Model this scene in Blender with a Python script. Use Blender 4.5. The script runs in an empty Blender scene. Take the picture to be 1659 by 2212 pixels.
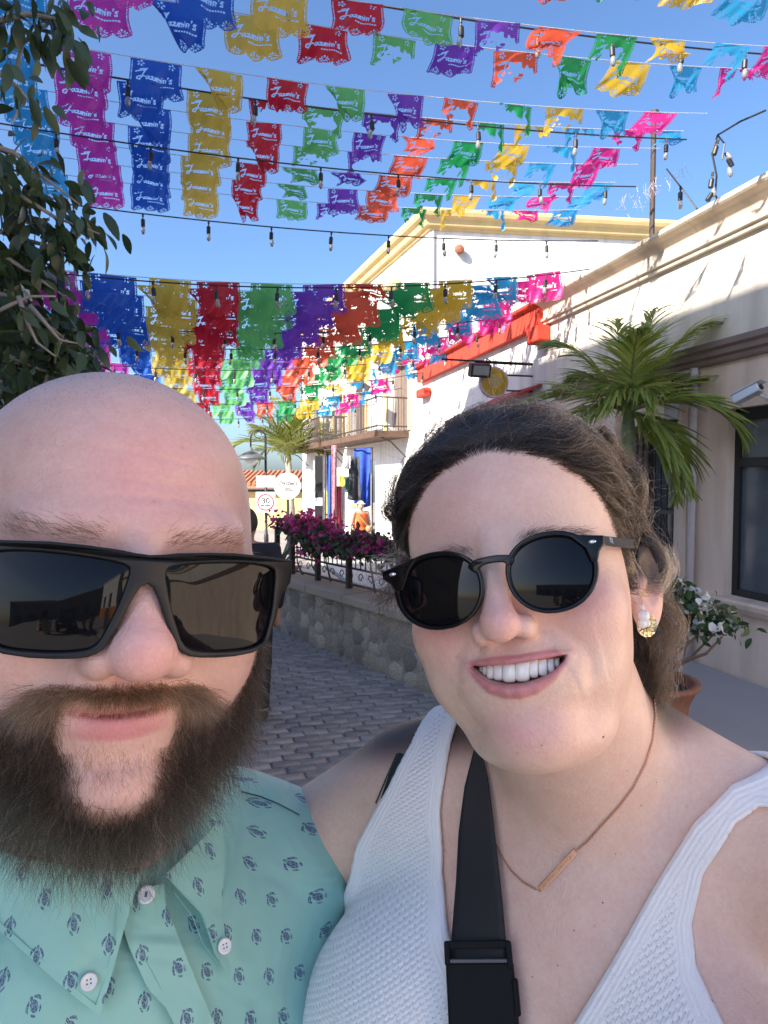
import bpy, bmesh, math, random
import numpy as np
from mathutils import Vector, Matrix
R = math.radians
random.seed(7); np.random.seed(7)
scn = bpy.context.scene
# ------------------------------------------------------------------ camera
CAMZ = 1.60
cd = bpy.data.cameras.new('camera'); cam = bpy.data.objects.new('camera', cd)
scn.collection.objects.link(cam); scn.camera = cam
PITCH = math.atan((1106 - 1038) / 1471.0)        # the horizon lies a little above the picture's middle
cam.location = (0, 0, CAMZ); cam.rotation_euler = (R(90) - PITCH, 0, 0)
cd.sensor_fit = 'HORIZONTAL'; cd.sensor_width = 36.0; cd.lens = 36.0 * 1471 / 1659
cd.clip_start = 0.02; cd.clip_end = 2000
cd.dof.use_dof = True; cd.dof.focus_distance = 0.40; cd.dof.aperture_fstop = 90.0
# ------------------------------------------------------------------ sky, sun, exposure
SUN_EL = R(34)
VPANG = R(14.5)                                 # the street runs 14.5 degrees left of the view axis
SDIR = Vector((-math.sin(VPANG), math.cos(VPANG), 0)); RDIR = Vector((math.cos(VPANG), math.sin(VPANG), 0))
to_sun_h = (-0.88 * RDIR - 0.47 * SDIR).normalized()
to_sun = Vector((to_sun_h.x * math.cos(SUN_EL), to_sun_h.y * math.cos(SUN_EL), math.sin(SUN_EL)))
w = bpy.data.worlds.new('World'); scn.world = w; w.use_nodes = True
nt = w.node_tree; bg = nt.nodes['Background']
sky = nt.nodes.new('ShaderNodeTexSky'); sky.sky_type = 'NISHITA'; sky.sun_disc = False
sky.sun_elevation = SUN_EL; sky.sun_rotation = math.atan2(to_sun_h.x, to_sun_h.y)
sky.air_density = 1.0; sky.dust_density = 1.8; sky.ozone_density = 7.0
nt.links.new(sky.outputs[0], bg.inputs[0]); bg.inputs[1].default_value = 0.10
sl = bpy.data.lights.new('sun', 'SUN'); sun = bpy.data.objects.new('sun', sl); scn.collection.objects.link(sun)
sl.energy = 5.0; sl.angle = R(0.53); sl.color = (1.0, 0.93, 0.82)
sun.rotation_euler = to_sun.to_track_quat('Z', 'Y').to_euler(); sun.location = (-5, -5, 20)
vs = scn.view_settings; vs.view_transform = 'Standard'; vs.look = 'None'; vs.exposure = 1.48; vs.gamma = 1.0
vs.use_curve_mapping = False
scn.cycles.use_denoising = True
try: scn.cycles.denoiser = 'OPENIMAGEDENOISE'
except Exception: pass
scn.cycles.denoising_prefilter = 'NONE'; scn.cycles.use_adaptive_sampling = False; scn.cycles.sample_clamp_indirect = 3.0
scn.cycles.max_bounces = 8; scn.cycles.diffuse_bounces = 4; scn.cycles.glossy_bounces = 4
scn.cycles.transmission_bounces = 6; scn.cycles.transparent_max_bounces = 12
scn.cycles.caustics_reflective = False; scn.cycles.caustics_refractive = False
# ------------------------------------------------------------------ helpers
COL = scn.collection
F1 = 1471.0
def pix_dir(u, v):
    k = (u - 829.5) / F1; m = (1106 - v) / F1; c, s_ = math.cos(PITCH), math.sin(PITCH)
    return Vector((k, c + m * s_, -s_ + m * c))
def at(u, v, Y):                                 # where the line of sight through a photo point (1659 wide) is Y metres ahead
    d = pix_dir(u, v); return Vector((0, 0, CAMZ)) + d * (Y / d.y)
def on_plane(u, v, p0, n):
    d = pix_dir(u, v); o = Vector((0, 0, CAMZ)); return o + d * ((Vector(p0) - o).dot(n) / d.dot(n))
def street(s, r, z=0.0): return SDIR * s + RDIR * r + Vector((0, 0, z))
def tag(o, label=None, cat=None, group=None, kind=None):
    if label: o['label'] = label
    if cat: o['category'] = cat
    if group: o['group'] = group
    if kind: o['kind'] = kind
    return o
def empty(name, loc=(0, 0, 0), label=None, cat=None, group=None, parent=None):
    o = bpy.data.objects.new(name, None); COL.objects.link(o); o.location = loc
    o.empty_display_size = 0.05
    if parent: o.parent = parent
    return tag(o, label, cat, group)
def link(name, me, mat=None, parent=None, smooth=False, world=True):
    o = bpy.data.objects.new(name, me); COL.objects.link(o)
    if mat is not None and not me.materials: me.materials.append(mat)
    if smooth and len(me.polygons): me.polygons.foreach_set('use_smooth', [True] * len(me.polygons))
    if parent is not None:
        o.parent = parent
        if world: o.matrix_parent_inverse = inv_world(parent)
    return o
def inv_world(o):
    # things stand at the top level and parts below them are stored in world coordinates
    m = Matrix.Identity(4); chain = []; p = o
    while p is not None: chain.append(p); p = p.parent
    for p in reversed(chain): m = m @ p.matrix_parent_inverse @ p.matrix_basis if p.parent else p.matrix_basis.copy()
    return m.inverted()
class MB:
    """collects boxes, prisms and tubes into one mesh"""
    def __init__(s): s.v = []; s.f = []
    def add(s, v, f):
        n = len(s.v); s.v += [tuple(a) for a in v]; s.f += [tuple(i + n for i in q) for q in f]
    def box(s, c, d, M=None):
        x, y, z = d[0] / 2, d[1] / 2, d[2] / 2; c = Vector(c)
        v = [Vector((sx * x, sy * y, sz * z)) for sz in (-1, 1) for sy in (-1, 1) for sx in (-1, 1)]
        if M is not None: v = [M @ a for a in v]
        s.add([a + c for a in v], [(0, 2, 3, 1), (4, 5, 7, 6), (0, 1, 5, 4), (2, 6, 7, 3), (0, 4, 6, 2), (1, 3, 7, 5)])
    def tube(s, pts, r, n=8, cap=True):
        pts = [Vector(p) for p in pts]; k = len(pts); rr = r if hasattr(r, '__len__') else [r] * k
        rings = []; up = None
        for i, p in enumerate(pts):
            t = (pts[min(i + 1, k - 1)] - pts[max(i - 1, 0)]).normalized()
            if up is None:
                up = Vector((0, 0, 1)) if abs(t.z) < .9 else Vector((1, 0, 0))
            a = t.cross(up).normalized(); up = a.cross(t).normalized()
            rings.append([p + (a * math.cos(2 * math.pi * j / n) + up * math.sin(2 * math.pi * j / n)) * rr[i] for j in range(n)])
        v = [q for g in rings for q in g]; f = []
        for i in range(k - 1):
            for j in range(n):
                f.append((i * n + j, i * n + (j + 1) % n, (i + 1) * n + (j + 1) % n, (i + 1) * n + j))
        if cap: f.append(tuple(range(n))[::-1]); f.append(tuple((k - 1) * n + j for j in range(n)))
        s.add(v, f)
    def lathe(s, prof, n=24, M=None, c=(0, 0, 0), caps=True):
        v = []; f = []; k = len(prof); c = Vector(c)
        for (r, z) in prof:
            for j in range(n):
                a = Vector((r * math.cos(2 * math.pi * j / n), r * math.sin(2 * math.pi * j / n), z))
                v.append((M @ a if M is not None else a) + c)
        for i in range(k - 1):
            for j in range(n): f.append((i * n + j, i * n + (j + 1) % n, (i + 1) * n + (j + 1) % n, (i + 1) * n + j))
        if caps and prof[0][0] > 1e-6: f.append(tuple(range(n))[::-1])
        if caps and prof[-1][0] > 1e-6: f.append(tuple((k - 1) * n + j for j in range(n)))
        s.add(v, f)
    def prism(s, poly, a, b):
        """poly: list of points of one face; extruded by the vector b - a"""
        d = Vector(b) - Vector(a); n = len(poly); v = [Vector(p) for p in poly] + [Vector(p) + d for p in poly]
        f = [tuple(range(n))[::-1], tuple(range(n, 2 * n))]
        for i in range(n): f.append((i, (i + 1) % n, n + (i + 1) % n, n + i))
        s.add(v, f)
    def sweep(s, prof, path, cap=True):
        """profile of (outward, up) offsets carried along a plan path of (x, y, z); outward is to the right of travel"""
        path = [Vector(p) for p in path]; k = len(path); n = len(prof); v = []; f = []
        for i, p in enumerate(path):
            t = (path[min(i + 1, k - 1)] - path[max(i - 1, 0)]); t.z = 0; t.normalize(); o = Vector((t.y, -t.x, 0))
            for (a, b) in prof: v.append(p + o * a + Vector((0, 0, b)))
        for i in range(k - 1):
            for j in range(n): f.append((i * n + j, i * n + (j + 1) % n, (i + 1) * n + (j + 1) % n, (i + 1) * n + j))
        if cap: f.append(tuple(range(n))[::-1]); f.append(tuple((k - 1) * n + j for j in range(n)))
        s.add(v, f)
    def mesh(s, name='mesh'):
        me = bpy.data.meshes.new(name); me.from_pydata(s.v, [], s.f); me.update()
        bm = bmesh.new(); bm.from_mesh(me); bmesh.ops.recalc_face_normals(bm, faces=bm.faces); bm.to_mesh(me); bm.free()
        return me
    def build(s, name, mat=None, parent=None, smooth=False, bevel=0, world=True):
        o = link(name, s.mesh(name), mat, parent, smooth, world)
        if bevel:
            m = o.modifiers.new('bevel', 'BEVEL'); m.width = bevel; m.segments = 2; m.limit_method = 'ANGLE'; m.angle_limit = R(40)
        return o
def np_mesh(name, V, F, attrs=None):
    me = bpy.data.meshes.new(name); V = np.asarray(V, np.float32); F = np.asarray(F, np.int32); k = F.shape[1]
    me.vertices.add(len(V)); me.vertices.foreach_set('co', V.ravel())
    me.loops.add(F.size); me.loops.foreach_set('vertex_index', F.ravel())
    me.polygons.add(len(F)); me.polygons.foreach_set('loop_start', np.arange(0, F.size, k, dtype=np.int32))
    me.polygons.foreach_set('use_smooth', np.ones(len(F), bool)); me.update(calc_edges=True); me.validate()
    for nm, (typ, arr) in (attrs or {}).items():
        a = me.attributes.new(nm, typ, 'POINT')
        key = {'FLOAT_COLOR': 'color', 'FLOAT': 'value', 'FLOAT_VECTOR': 'vector'}[typ]
        a.data.foreach_set(key, np.asarray(arr, np.float32).ravel())
    return me
# ------------------------------------------------------------------ materials
def mat(name, col=(.5, .5, .5), rough=.6, metal=0, spec=.5, noise=None, bump=None, coat=0, sss=0, emit=None, trans=0):
    """noise = (scale, amount) varies the colour, bump = (scale, strength, distance) gives fine relief"""
    m = bpy.data.materials.new(name); m.use_nodes = True; t = m.node_tree; b = t.nodes['Principled BSDF']
    b.inputs['Base Color'].default_value = (*col, 1); b.inputs['Roughness'].default_value = rough
    b.inputs['Metallic'].default_value = metal; b.inputs['Specular IOR Level'].default_value = spec
    b.inputs['Coat Weight'].default_value = coat
    if trans: b.inputs['Transmission Weight'].default_value = trans
    if emit: b.inputs['Emission Color'].default_value = (*emit[0], 1); b.inputs['Emission Strength'].default_value = emit[1]
    if noise:
        tc = t.nodes.new('ShaderNodeTexCoord'); n = t.nodes.new('ShaderNodeTexNoise'); n.inputs['Scale'].default_value = noise[0]
        n.inputs['Detail'].default_value = 6; n.inputs['Roughness'].default_value = .6
        t.links.new(tc.outputs['Object'], n.inputs['Vector'])
        mr = t.nodes.new('ShaderNodeMapRange'); mr.inputs[1].default_value = .25; mr.inputs[2].default_value = .75
        mr.inputs[3].default_value = 1 - noise[1]; mr.inputs[4].default_value = 1 + noise[1]
        t.links.new(n.outputs[0], mr.inputs[0])
        mx = t.nodes.new('ShaderNodeVectorMath'); mx.operation = 'SCALE'; mx.inputs[0].default_value = col
        t.links.new(mr.outputs[0], mx.inputs['Scale']); t.links.new(mx.outputs[0], b.inputs['Base Color'])
    if bump:
        tc = t.nodes.new('ShaderNodeTexCoord'); n = t.nodes.new('ShaderNodeTexNoise'); n.inputs['Scale'].default_value = bump[0]
        n.inputs['Detail'].default_value = 5
        t.links.new(tc.outputs['Object'], n.inputs['Vector'])
        bp = t.nodes.new('ShaderNodeBump'); bp.inputs['Strength'].default_value = bump[1]; bp.inputs['Distance'].default_value = bump[2]
        t.links.new(n.outputs[0], bp.inputs['Height']); t.links.new(bp.outputs[0], b.inputs['Normal'])
    return m
def nd(t, typ, ins=(), **kw):
    n = t.nodes.new(typ)
    for k, v in kw.items(): setattr(n, k, v)
    for i, v in enumerate(ins):
        if v is None: continue
        if isinstance(v, bpy.types.NodeSocket): t.links.new(v, n.inputs[i])
        else: n.inputs[i].default_value = v
    return n
def mth(t, op, a, b=0.0, c=0.0): return nd(t, 'ShaderNodeMath', (a, b, c), operation=op).outputs[0]
# ------------------------------------------------------------------ implicit surfaces
def smin(a, b, k):
    h = np.maximum(k - np.abs(a - b), 0) / k
    return np.minimum(a, b) - h * h * h * k / 6
def smax(a, b, k): return -smin(-a, -b, k)
def ell(p, c, r):
    x = (p[0] - c[0]); y = (p[1] - c[1]); z = (p[2] - c[2])
    k0 = np.sqrt((x / r[0]) ** 2 + (y / r[1]) ** 2 + (z / r[2]) ** 2)
    k1 = np.sqrt((x / r[0] ** 2) ** 2 + (y / r[1] ** 2) ** 2 + (z / r[2] ** 2) ** 2)
    return k0 * (k0 - 1) / np.maximum(k1, 1e-6)
def cap(p, a, b, ra, rb=None):
    rb = ra if rb is None else rb
    a = np.asarray(a, float); b = np.asarray(b, float); d = b - a; L = float(d @ d)
    h = np.clip(((p[0] - a[0]) * d[0] + (p[1] - a[1]) * d[1] + (p[2] - a[2]) * d[2]) / L, 0, 1)
    return np.sqrt((p[0] - a[0] - h * d[0]) ** 2 + (p[1] - a[1] - h * d[1]) ** 2 + (p[2] - a[2] - h * d[2]) ** 2) - (ra + (rb - ra) * h)
def poly_sd(x, z, poly):
    """signed distance to a closed polygon, negative inside"""
    P = np.asarray(poly, float); n = len(P); d = np.full(x.shape, 1e9, np.float32); s = np.ones(x.shape, np.float32)
    for i in range(n):
        a = P[i]; b = P[i - 1]; e = b - a; wx = x - a[0]; wz = z - a[1]
        t = np.clip((wx * e[0] + wz * e[1]) / max(e @ e, 1e-12), 0, 1)
        d = np.minimum(d, (wx - e[0] * t) ** 2 + (wz - e[1] * t) ** 2)
        c1 = z >= a[1]; c2 = z < b[1]; c3 = e[0] * wz > e[1] * wx
        s = np.where((c1 & c2 & c3) | (~c1 & ~c2 & ~c3), -s, s)
    return s * np.sqrt(d)
def grid_mesh(fn, xs, ys, zs, newton=3, reach=1.1):
    """naive surface nets of fn = 0 on a rectilinear grid, then pulled onto the surface"""
    xs, ys, zs = [np.asarray(a, np.float32) for a in (xs, ys, zs)]
    nx, ny, nz = len(xs), len(ys), len(zs)
    # coarse pass, then only the blocks near the surface at full resolution
    K = 5; ci = [np.unique(np.r_[np.arange(0, n, K), n - 1]) for n in (nx, ny, nz)]
    g = np.meshgrid(xs[ci[0]], ys[ci[1]], zs[ci[2]], indexing='ij'); C = fn(g).astype(np.float32)
    amin = np.abs(C[:-1, :-1, :-1]).copy(); 
    for dx in (0, 1):
        for dy in (0, 1):
            for dz in (0, 1): amin = np.minimum(amin, np.abs(C[dx:C.shape[0] - 1 + dx, dy:C.shape[1] - 1 + dy, dz:C.shape[2] - 1 + dz]))
    dg = [np.diff(a[c]) for a, c in zip((xs, ys, zs), ci)]
    diag = np.sqrt(dg[0][:, None, None] ** 2 + dg[1][None, :, None] ** 2 + dg[2][None, None, :] ** 2)
    act = amin < diag * reach
    rep = [np.diff(c) for c in ci]; rep = [np.r_[r[:-1], r[-1] + 1] for r in rep]
    def up(a): return np.repeat(np.repeat(np.repeat(a, rep[0], 0), rep[1], 1), rep[2], 2)
    big = act.copy()                                # a block shares its faces with its neighbours
    big[1:] |= act[:-1]; big[:, 1:] |= act[:, :-1]; big[:, :, 1:] |= act[:, :, :-1]
    big[1:, 1:] |= act[:-1, :-1]; big[1:, :, 1:] |= act[:-1, :, :-1]; big[:, 1:, 1:] |= act[:, :-1, :-1]; big[1:, 1:, 1:] |= act[:-1, :-1, :-1]
    F = up(C[:-1, :-1, :-1]); M = np.argwhere(up(big))
    for i in range(0, len(M), 400000):
        m = M[i:i + 400000]; F[m[:, 0], m[:, 1], m[:, 2]] = fn((xs[m[:, 0]], ys[m[:, 1]], zs[m[:, 2]]))
    inside = F < 0
    c = np.zeros((nx - 1, ny - 1, nz - 1), np.int8)
    for dx in (0, 1):
        for dy in (0, 1):
            for dz in (0, 1): c += inside[dx:nx - 1 + dx, dy:ny - 1 + dy, dz:nz - 1 + dz]
    act = np.argwhere((c > 0) & (c < 8)); del c
    idx = np.full((nx - 1, ny - 1, nz - 1), -1, np.int32); idx[act[:, 0], act[:, 1], act[:, 2]] = np.arange(len(act))
    acc = np.zeros((len(act), 3), np.float32); cnt = np.zeros(len(act), np.float32)
    cor = [(a, b, d) for a in (0, 1) for b in (0, 1) for d in (0, 1)]
    ax = (xs, ys, zs)
    for i, p in enumerate(cor):
        for q in cor[i + 1:]:
            if sum(abs(p[k] - q[k]) for k in range(3)) != 1: continue
            A = act + p; B = act + q
            fa = F[A[:, 0], A[:, 1], A[:, 2]]; fb = F[B[:, 0], B[:, 1], B[:, 2]]
            m = (fa < 0) != (fb < 0); t = np.where(m, fa / np.where(m, fa - fb, 1), 0)[:, None]
            pa = np.stack([ax[k][A[:, k]] for k in range(3)], 1); pb = np.stack([ax[k][B[:, k]] for k in range(3)], 1)
            acc += np.where(m[:, None], pa + (pb - pa) * t, 0); cnt += m
    V = acc / cnt[:, None]
    quads = []
    for k in range(3):
        a, b = [(1, 2), (2, 0), (0, 1)][k]
        s0 = [slice(None)] * 3; s1 = [slice(None)] * 3; s0[k] = slice(0, -1); s1[k] = slice(1, None)
        A = inside[tuple(s0)]; B = inside[tuple(s1)]
        for flip in (False, True):
            e = np.argwhere((A & ~B) if not flip else (~A & B))
            ok = (e[:, a] > 0) & (e[:, b] > 0) & (e[:, a] < F.shape[a] - 1) & (e[:, b] < F.shape[b] - 1); e = e[ok]
            def ix(da, db):
                g = e.copy(); g[:, a] += da; g[:, b] += db; return idx[g[:, 0], g[:, 1], g[:, 2]]
            q = np.stack([ix(-1, -1), ix(0, -1), ix(0, 0), ix(-1, 0)], 1)
            quads.append(q[:, ::-1] if flip else q)
    Q = np.concatenate(quads); Q = Q[(Q >= 0).all(1)]
    V = V.astype(np.float64)
    for _ in range(newton):
        f0, g = grad(fn, V)
        st_ = (f0 / np.maximum((g * g).sum(1), 1e-6))[:, None] * g
        L = np.linalg.norm(st_, axis=1, keepdims=True); st_ *= np.minimum(1, .003 / np.maximum(L, 1e-9))
        V -= st_ * .9
    return V, Q
def grad(fn, V, e=2e-4):
    f0 = fn((V[:, 0], V[:, 1], V[:, 2])); g = np.empty_like(V)
    for k in range(3):
        W = V.copy(); W[:, k] += e; U = V.copy(); U[:, k] -= e
        g[:, k] = (fn((W[:, 0], W[:, 1], W[:, 2])) - fn((U[:, 0], U[:, 1], U[:, 2]))) / (2 * e)
    return f0, g
def axis(segs):
    """[(start, end, step), ...] -> rising coordinates"""
    out = []
    for a, b, s in segs: out += list(np.arange(a, b, s))
    return np.array(out + [segs[-1][1]])
class Frame:
    """a head's own axes: x to the picture's right, y away from the camera, z up; yaw, pitch, roll in degrees"""
    def __init__(s, o, yaw=0, pitch=0, roll=0):
        s.o = np.array(o, float)
        M = Matrix.Rotation(R(yaw), 3, 'Z') @ Matrix.Rotation(R(roll), 3, 'Y') @ Matrix.Rotation(R(pitch), 3, 'X')
        s.M = np.array(M)
    def loc(s, p):
        d = [p[0] - s.o[0], p[1] - s.o[1], p[2] - s.o[2]]; M = s.M
        return [M[0, k] * d[0] + M[1, k] * d[1] + M[2, k] * d[2] for k in range(3)]
    def wor(s, q):
        q = np.asarray(q, float); return q @ s.M.T + s.o
    def mat4(s):
        m = Matrix(s.M.tolist()).to_4x4(); m.translation = Vector(s.o); return m
# ================================================================== the street
FR = 3.92                                       # the right-hand house fronts stand this far from the camera's line along the street
FQ = Matrix.Rotation(VPANG, 3, 'Z')             # box axes: x across the street, y along it
def fac(u, v):
    """photo point on the right-hand fronts -> (metres along the street, height)"""
    p = on_plane(u, v, RDIR * FR, RDIR); return p.dot(SDIR), p.z
def sbox(m, s0, s1, r0, r1, z0, z1):
    m.box(street((s0 + s1) / 2, (r0 + r1) / 2, (z0 + z1) / 2), (abs(r1 - r0), abs(s1 - s0), abs(z1 - z0)), FQ)
def plaster(name, col, amt=.10, scale=1.6, stain=.0, rough=.85):
    m = bpy.data.materials.new(name); m.use_nodes = True; t = m.node_tree; b = t.nodes['Principled BSDF']; tc = nd(t, 'ShaderNodeTexCoord').outputs['Object']
    n1 = nd(t, 'ShaderNodeTexNoise', (tc,)); n1.inputs['Scale'].default_value = scale; n1.inputs['Detail'].default_value = 8; n1.inputs['Roughness'].default_value = .65
    n2 = nd(t, 'ShaderNodeTexNoise', (tc,)); n2.inputs['Scale'].default_value = 34; n2.inputs['Detail'].default_value = 6
    mp = nd(t, 'ShaderNodeMapping', (tc,)); mp.inputs['Scale'].default_value = (2.2, 2.2, .35); n3 = nd(t, 'ShaderNodeTexNoise', (mp.outputs[0],)); n3.inputs['Scale'].default_value = 2; n3.inputs['Detail'].default_value = 5
    k = mth(t, 'ADD', mth(t, 'MULTIPLY', mth(t, 'SUBTRACT', n1.outputs[0], .5), amt * 2.4), mth(t, 'MULTIPLY', mth(t, 'SUBTRACT', n2.outputs[0], .5), amt * .9))
    k = mth(t, 'ADD', k, mth(t, 'MULTIPLY', mth(t, 'MINIMUM', mth(t, 'SUBTRACT', n3.outputs[0], .55), 0.0), stain * 4)); k = mth(t, 'ADD', k, 1.0)
    v = nd(t, 'ShaderNodeVectorMath', operation='SCALE'); v.inputs[0].default_value = col; t.links.new(k, v.inputs['Scale']); t.links.new(v.outputs[0], b.inputs['Base Color'])
    b.inputs['Roughness'].default_value = rough; b.inputs['Specular IOR Level'].default_value = .25
    bp = nd(t, 'ShaderNodeBump'); bp.inputs['Strength'].default_value = .35; bp.inputs['Distance'].default_value = .01
    t.links.new(mth(t, 'ADD', mth(t, 'MULTIPLY', n2.outputs[0], .5), mth(t, 'MULTIPLY', n1.outputs[0], 1.2)), bp.inputs['Height']); t.links.new(bp.outputs[0], b.inputs['Normal']); return m
M_white = plaster('white stucco', (.78, .755, .72), .07, 1.0, .22)
M_beige = plaster('beige pink stucco', (.78, .615, .495), .11, 1.1, .20)
M_upper = plaster('cream white stucco', (.77, .70, .60), .10, 1.0, .24)
M_cream = plaster('cream cornice', (.72, .60, .47), .10, 2, .25)
M_mauve = plaster('mauve brown moulding', (.24, .18, .16), .08, 3, .1)
M_ochre = plaster('ochre yellow paint', (.70, .52, .25), .08, 2, .12)
M_red = plaster('red cornice paint', (.58, .060, .035), .10, 3, .1, .7)
M_black = mat('black painted metal', (.015, .015, .017), .45, spec=.5)
M_iron = mat('rusty wrought iron', (.050, .036, .030), .7, noise=(30, .3))
M_glass = mat('dusty window glass', (.085, .105, .125), .12, spec=.6, noise=(5, .25))
M_conc = plaster('grey pavement concrete', (.36, .345, .34), .14, 1.0, .0)
M_tile = mat('terracotta tile', (.42, .17, .085), .8, noise=(6, .2))
# ---- ground
def ground_z(s): return -.030 * max(0.0, s - 7.0)
def cobble_mat():
    m = bpy.data.materials.new('worn street paving'); m.use_nodes = True; t = m.node_tree; b = t.nodes['Principled BSDF']; tc = nd(t, 'ShaderNodeTexCoord').outputs['Object']
    mp = nd(t, 'ShaderNodeMapping', (tc,)); mp.inputs['Rotation'].default_value = (0, 0, -VPANG)
    br = nd(t, 'ShaderNodeTexBrick', (mp.outputs[0],)); br.inputs['Scale'].default_value = 1.0; br.inputs['Brick Width'].default_value = .162; br.inputs['Row Height'].default_value = .087; br.inputs['Mortar Size'].default_value = .005
    br.inputs['Color1'].default_value = (.26, .225, .20, 1); br.inputs['Color2'].default_value = (.32, .275, .245, 1); br.inputs['Mortar'].default_value = (.17, .16, .16, 1)
    n = nd(t, 'ShaderNodeTexNoise', (tc,)); n.inputs['Scale'].default_value = 1.1; n.inputs['Detail'].default_value = 7
    mx = nd(t, 'ShaderNodeMix', (.7,), data_type='RGBA', blend_type='MULTIPLY'); t.links.new(br.outputs[0], mx.inputs[6])
    cr = nd(t, 'ShaderNodeMapRange', (n.outputs[0], .3, .7, .7, 1.35)); cc = nd(t, 'ShaderNodeCombineColor', (cr.outputs[0], cr.outputs[0], cr.outputs[0])); t.links.new(cc.outputs[0], mx.inputs[7])
    t.links.new(mx.outputs[2], b.inputs['Base Color']); b.inputs['Roughness'].default_value = .92
    bp = nd(t, 'ShaderNodeBump'); bp.inputs['Strength'].default_value = .5; bp.inputs['Distance'].default_value = .006; t.links.new(mth(t, 'SUBTRACT', n.outputs[0], br.outputs['Fac']), bp.inputs['Height']); t.links.new(bp.outputs[0], b.inputs['Normal']); return m
M_cob = cobble_mat()
gm = MB(); ss = [-60, -20, 0, 7, 12, 20, 40, 90, 400]
for a, b in zip(ss[:-1], ss[1:]):
    n = len(gm.v); gm.v += [tuple(street(a, -300, ground_z(a) - .004)), tuple(street(a, 300, ground_z(a) - .004)), tuple(street(b, 300, ground_z(b) - .004)), tuple(street(b, -300, ground_z(b) - .004))]; gm.f.append((n, n + 1, n + 2, n + 3))
grd = gm.build('street', M_cob); tag(grd, kind='structure')
# paving stones in the stretch that shows between the two people
stone_ms = [mat('street stone', c, .92, noise=(14, .28), bump=(60, .5, .004)) for c in ((.28, .238, .21), (.32, .275, .24), (.25, .215, .195), (.35, .30, .265))]
def stone_mesh(name, w_, d, h, seed, material, jag=.012):
    r = random.Random(seed); bm = bmesh.new(); v = []
    for z, k in ((-.03, 1.0), (h * .55, 1.0), (h, .86)):
        for (a, b) in ((-1, -1), (0, -1.06), (1, -1), (1.04, 0), (1, 1), (0, 1.05), (-1, 1), (-1.05, 0)):
            v.append(bm.verts.new((a * w_ / 2 * k + r.uniform(-jag, jag), b * d / 2 * k + r.uniform(-jag, jag), z + (r.uniform(-.15, .15) * h if z > 0 else 0))))
    for lv in (0, 1):
        for i in range(8): bm.faces.new((v[lv * 8 + i], v[lv * 8 + (i + 1) % 8], v[lv * 8 + 8 + (i + 1) % 8], v[lv * 8 + 8 + i]))
    bm.faces.new(v[16:24]); me = bpy.data.meshes.new(name); bm.normal_update(); bm.to_mesh(me); bm.free(); me.materials.append(material); me.polygons.foreach_set('use_smooth', [True] * len(me.polygons)); return me
pv = [stone_mesh('paving_stone', .150, .078, .010, k, stone_ms[k % 4], .006) for k in range(10)]
cnt = 0; rest = []
for row in range(int(6.4 / .087)):
    s = 3.0 + row * .087
    for c in range(-20, 20):
        r = .162 * c + (.081 if row % 2 else 0) + random.uniform(-.008, .008); p = street(s + random.uniform(-.006, .006), r)
        u = 829.5 + F1 * p.x / p.y
        if not (500 < u < 1010): continue
        big = u > 548 and u < 960 - (p.y - 4) * 10 and s < 6.6
        if big and cnt < 300:
            o = bpy.data.objects.new('paving_stone', random.choice(pv)); COL.objects.link(o); o.location = p; o.rotation_euler = (random.uniform(-.02, .02), random.uniform(-.02, .02), VPANG + random.uniform(-.03, .03)); o.parent = grd; cnt += 1
        else: rest.append((p, random.choice(pv)))
rb = bmesh.new()
for p, me in rest:
    n0 = len(rb.verts); rb.from_mesh(me); rb.verts.ensure_lookup_table(); vs_ = rb.verts[n0:]; bmesh.ops.rotate(rb, verts=vs_, cent=(0, 0, 0), matrix=FQ); bmesh.ops.translate(rb, verts=vs_, vec=p)
rme = bpy.data.meshes.new('paving_stones'); rb.to_mesh(rme); rb.free(); rme.materials.append(stone_ms[0]); o = link('paving_stones', rme, None, grd); tag(o, kind='stuff')
# raised pavement along the right-hand fronts
m = MB(); sbox(m, -12, 13, FR - 1.75, FR - .02, -.05, .10); pav = m.build('pavement', M_conc, bevel=.01); tag(pav, kind='structure')
m = MB(); sbox(m, -12, 13, FR - 1.90, FR - 1.752, -.05, .112); m.build('kerb', plaster('kerb concrete', (.40, .385, .37), .1, 3), pav, bevel=.012)
# ---- the long low building on the right: beige and white, cornice partly painted red
s_near, s_end = -9.0, fac(912, 790)[0]; s_red = fac(1181, 660)[0]; ZC = 3.74
bld = empty('stucco_building', street(0, FR + 1, 0), 'long single-storey stucco building with moulded cornice, half beige half white', 'building')
zb0, zb1 = fac(1659, 762)[1], fac(1659, 714)[1]
w0, w1 = fac(1760, 900)[0], fac(1572, 900)[0]; wz0, wz1 = fac(1572, 1288)[1], fac(1572, 884)[1]
d0, d1 = fac(1458, 1000)[0], fac(1352, 1000)[0]; dz = fac(1420, 915)[1]
e0, e1 = fac(1268, 930)[0], fac(1170, 930)[0]
def wall_run(s0, s1, z0, z1, mt, nm='wall'):
    m = MB(); sbox(m, s0, s1, FR, FR + .32, z0, z1); return m.build(nm, mt, bld)
for a, b in ((s_near, w0), (w1, d0), (d1, e0), (e1, s_red)): wall_run(a, b, -.3, zb0, M_beige)
for (a, b, lo, hi) in ((w0, w1, -.3, wz0), (w0, w1, wz1, zb0), (d0, d1, dz, zb0), (e0, e1, dz, zb0)): wall_run(a, b, lo, hi, M_beige)
wall_run(s_near, s_red, zb0, ZC - .25, M_upper, 'upper_wall'); wall_run(s_red, s_end, -.5, ZC - .25, M_white, 'upper_wall')
m = MB(); sbox(m, s_near, s_end, FR + .32, FR + 7, ZC - .6, ZC - .45); m.build('roof', M_conc, bld)
m = MB(); sbox(m, s_end - .3, s_end, FR + .32, FR + 7, -.5, ZC - .25); m.build('side_wall', M_white, bld)
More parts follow.
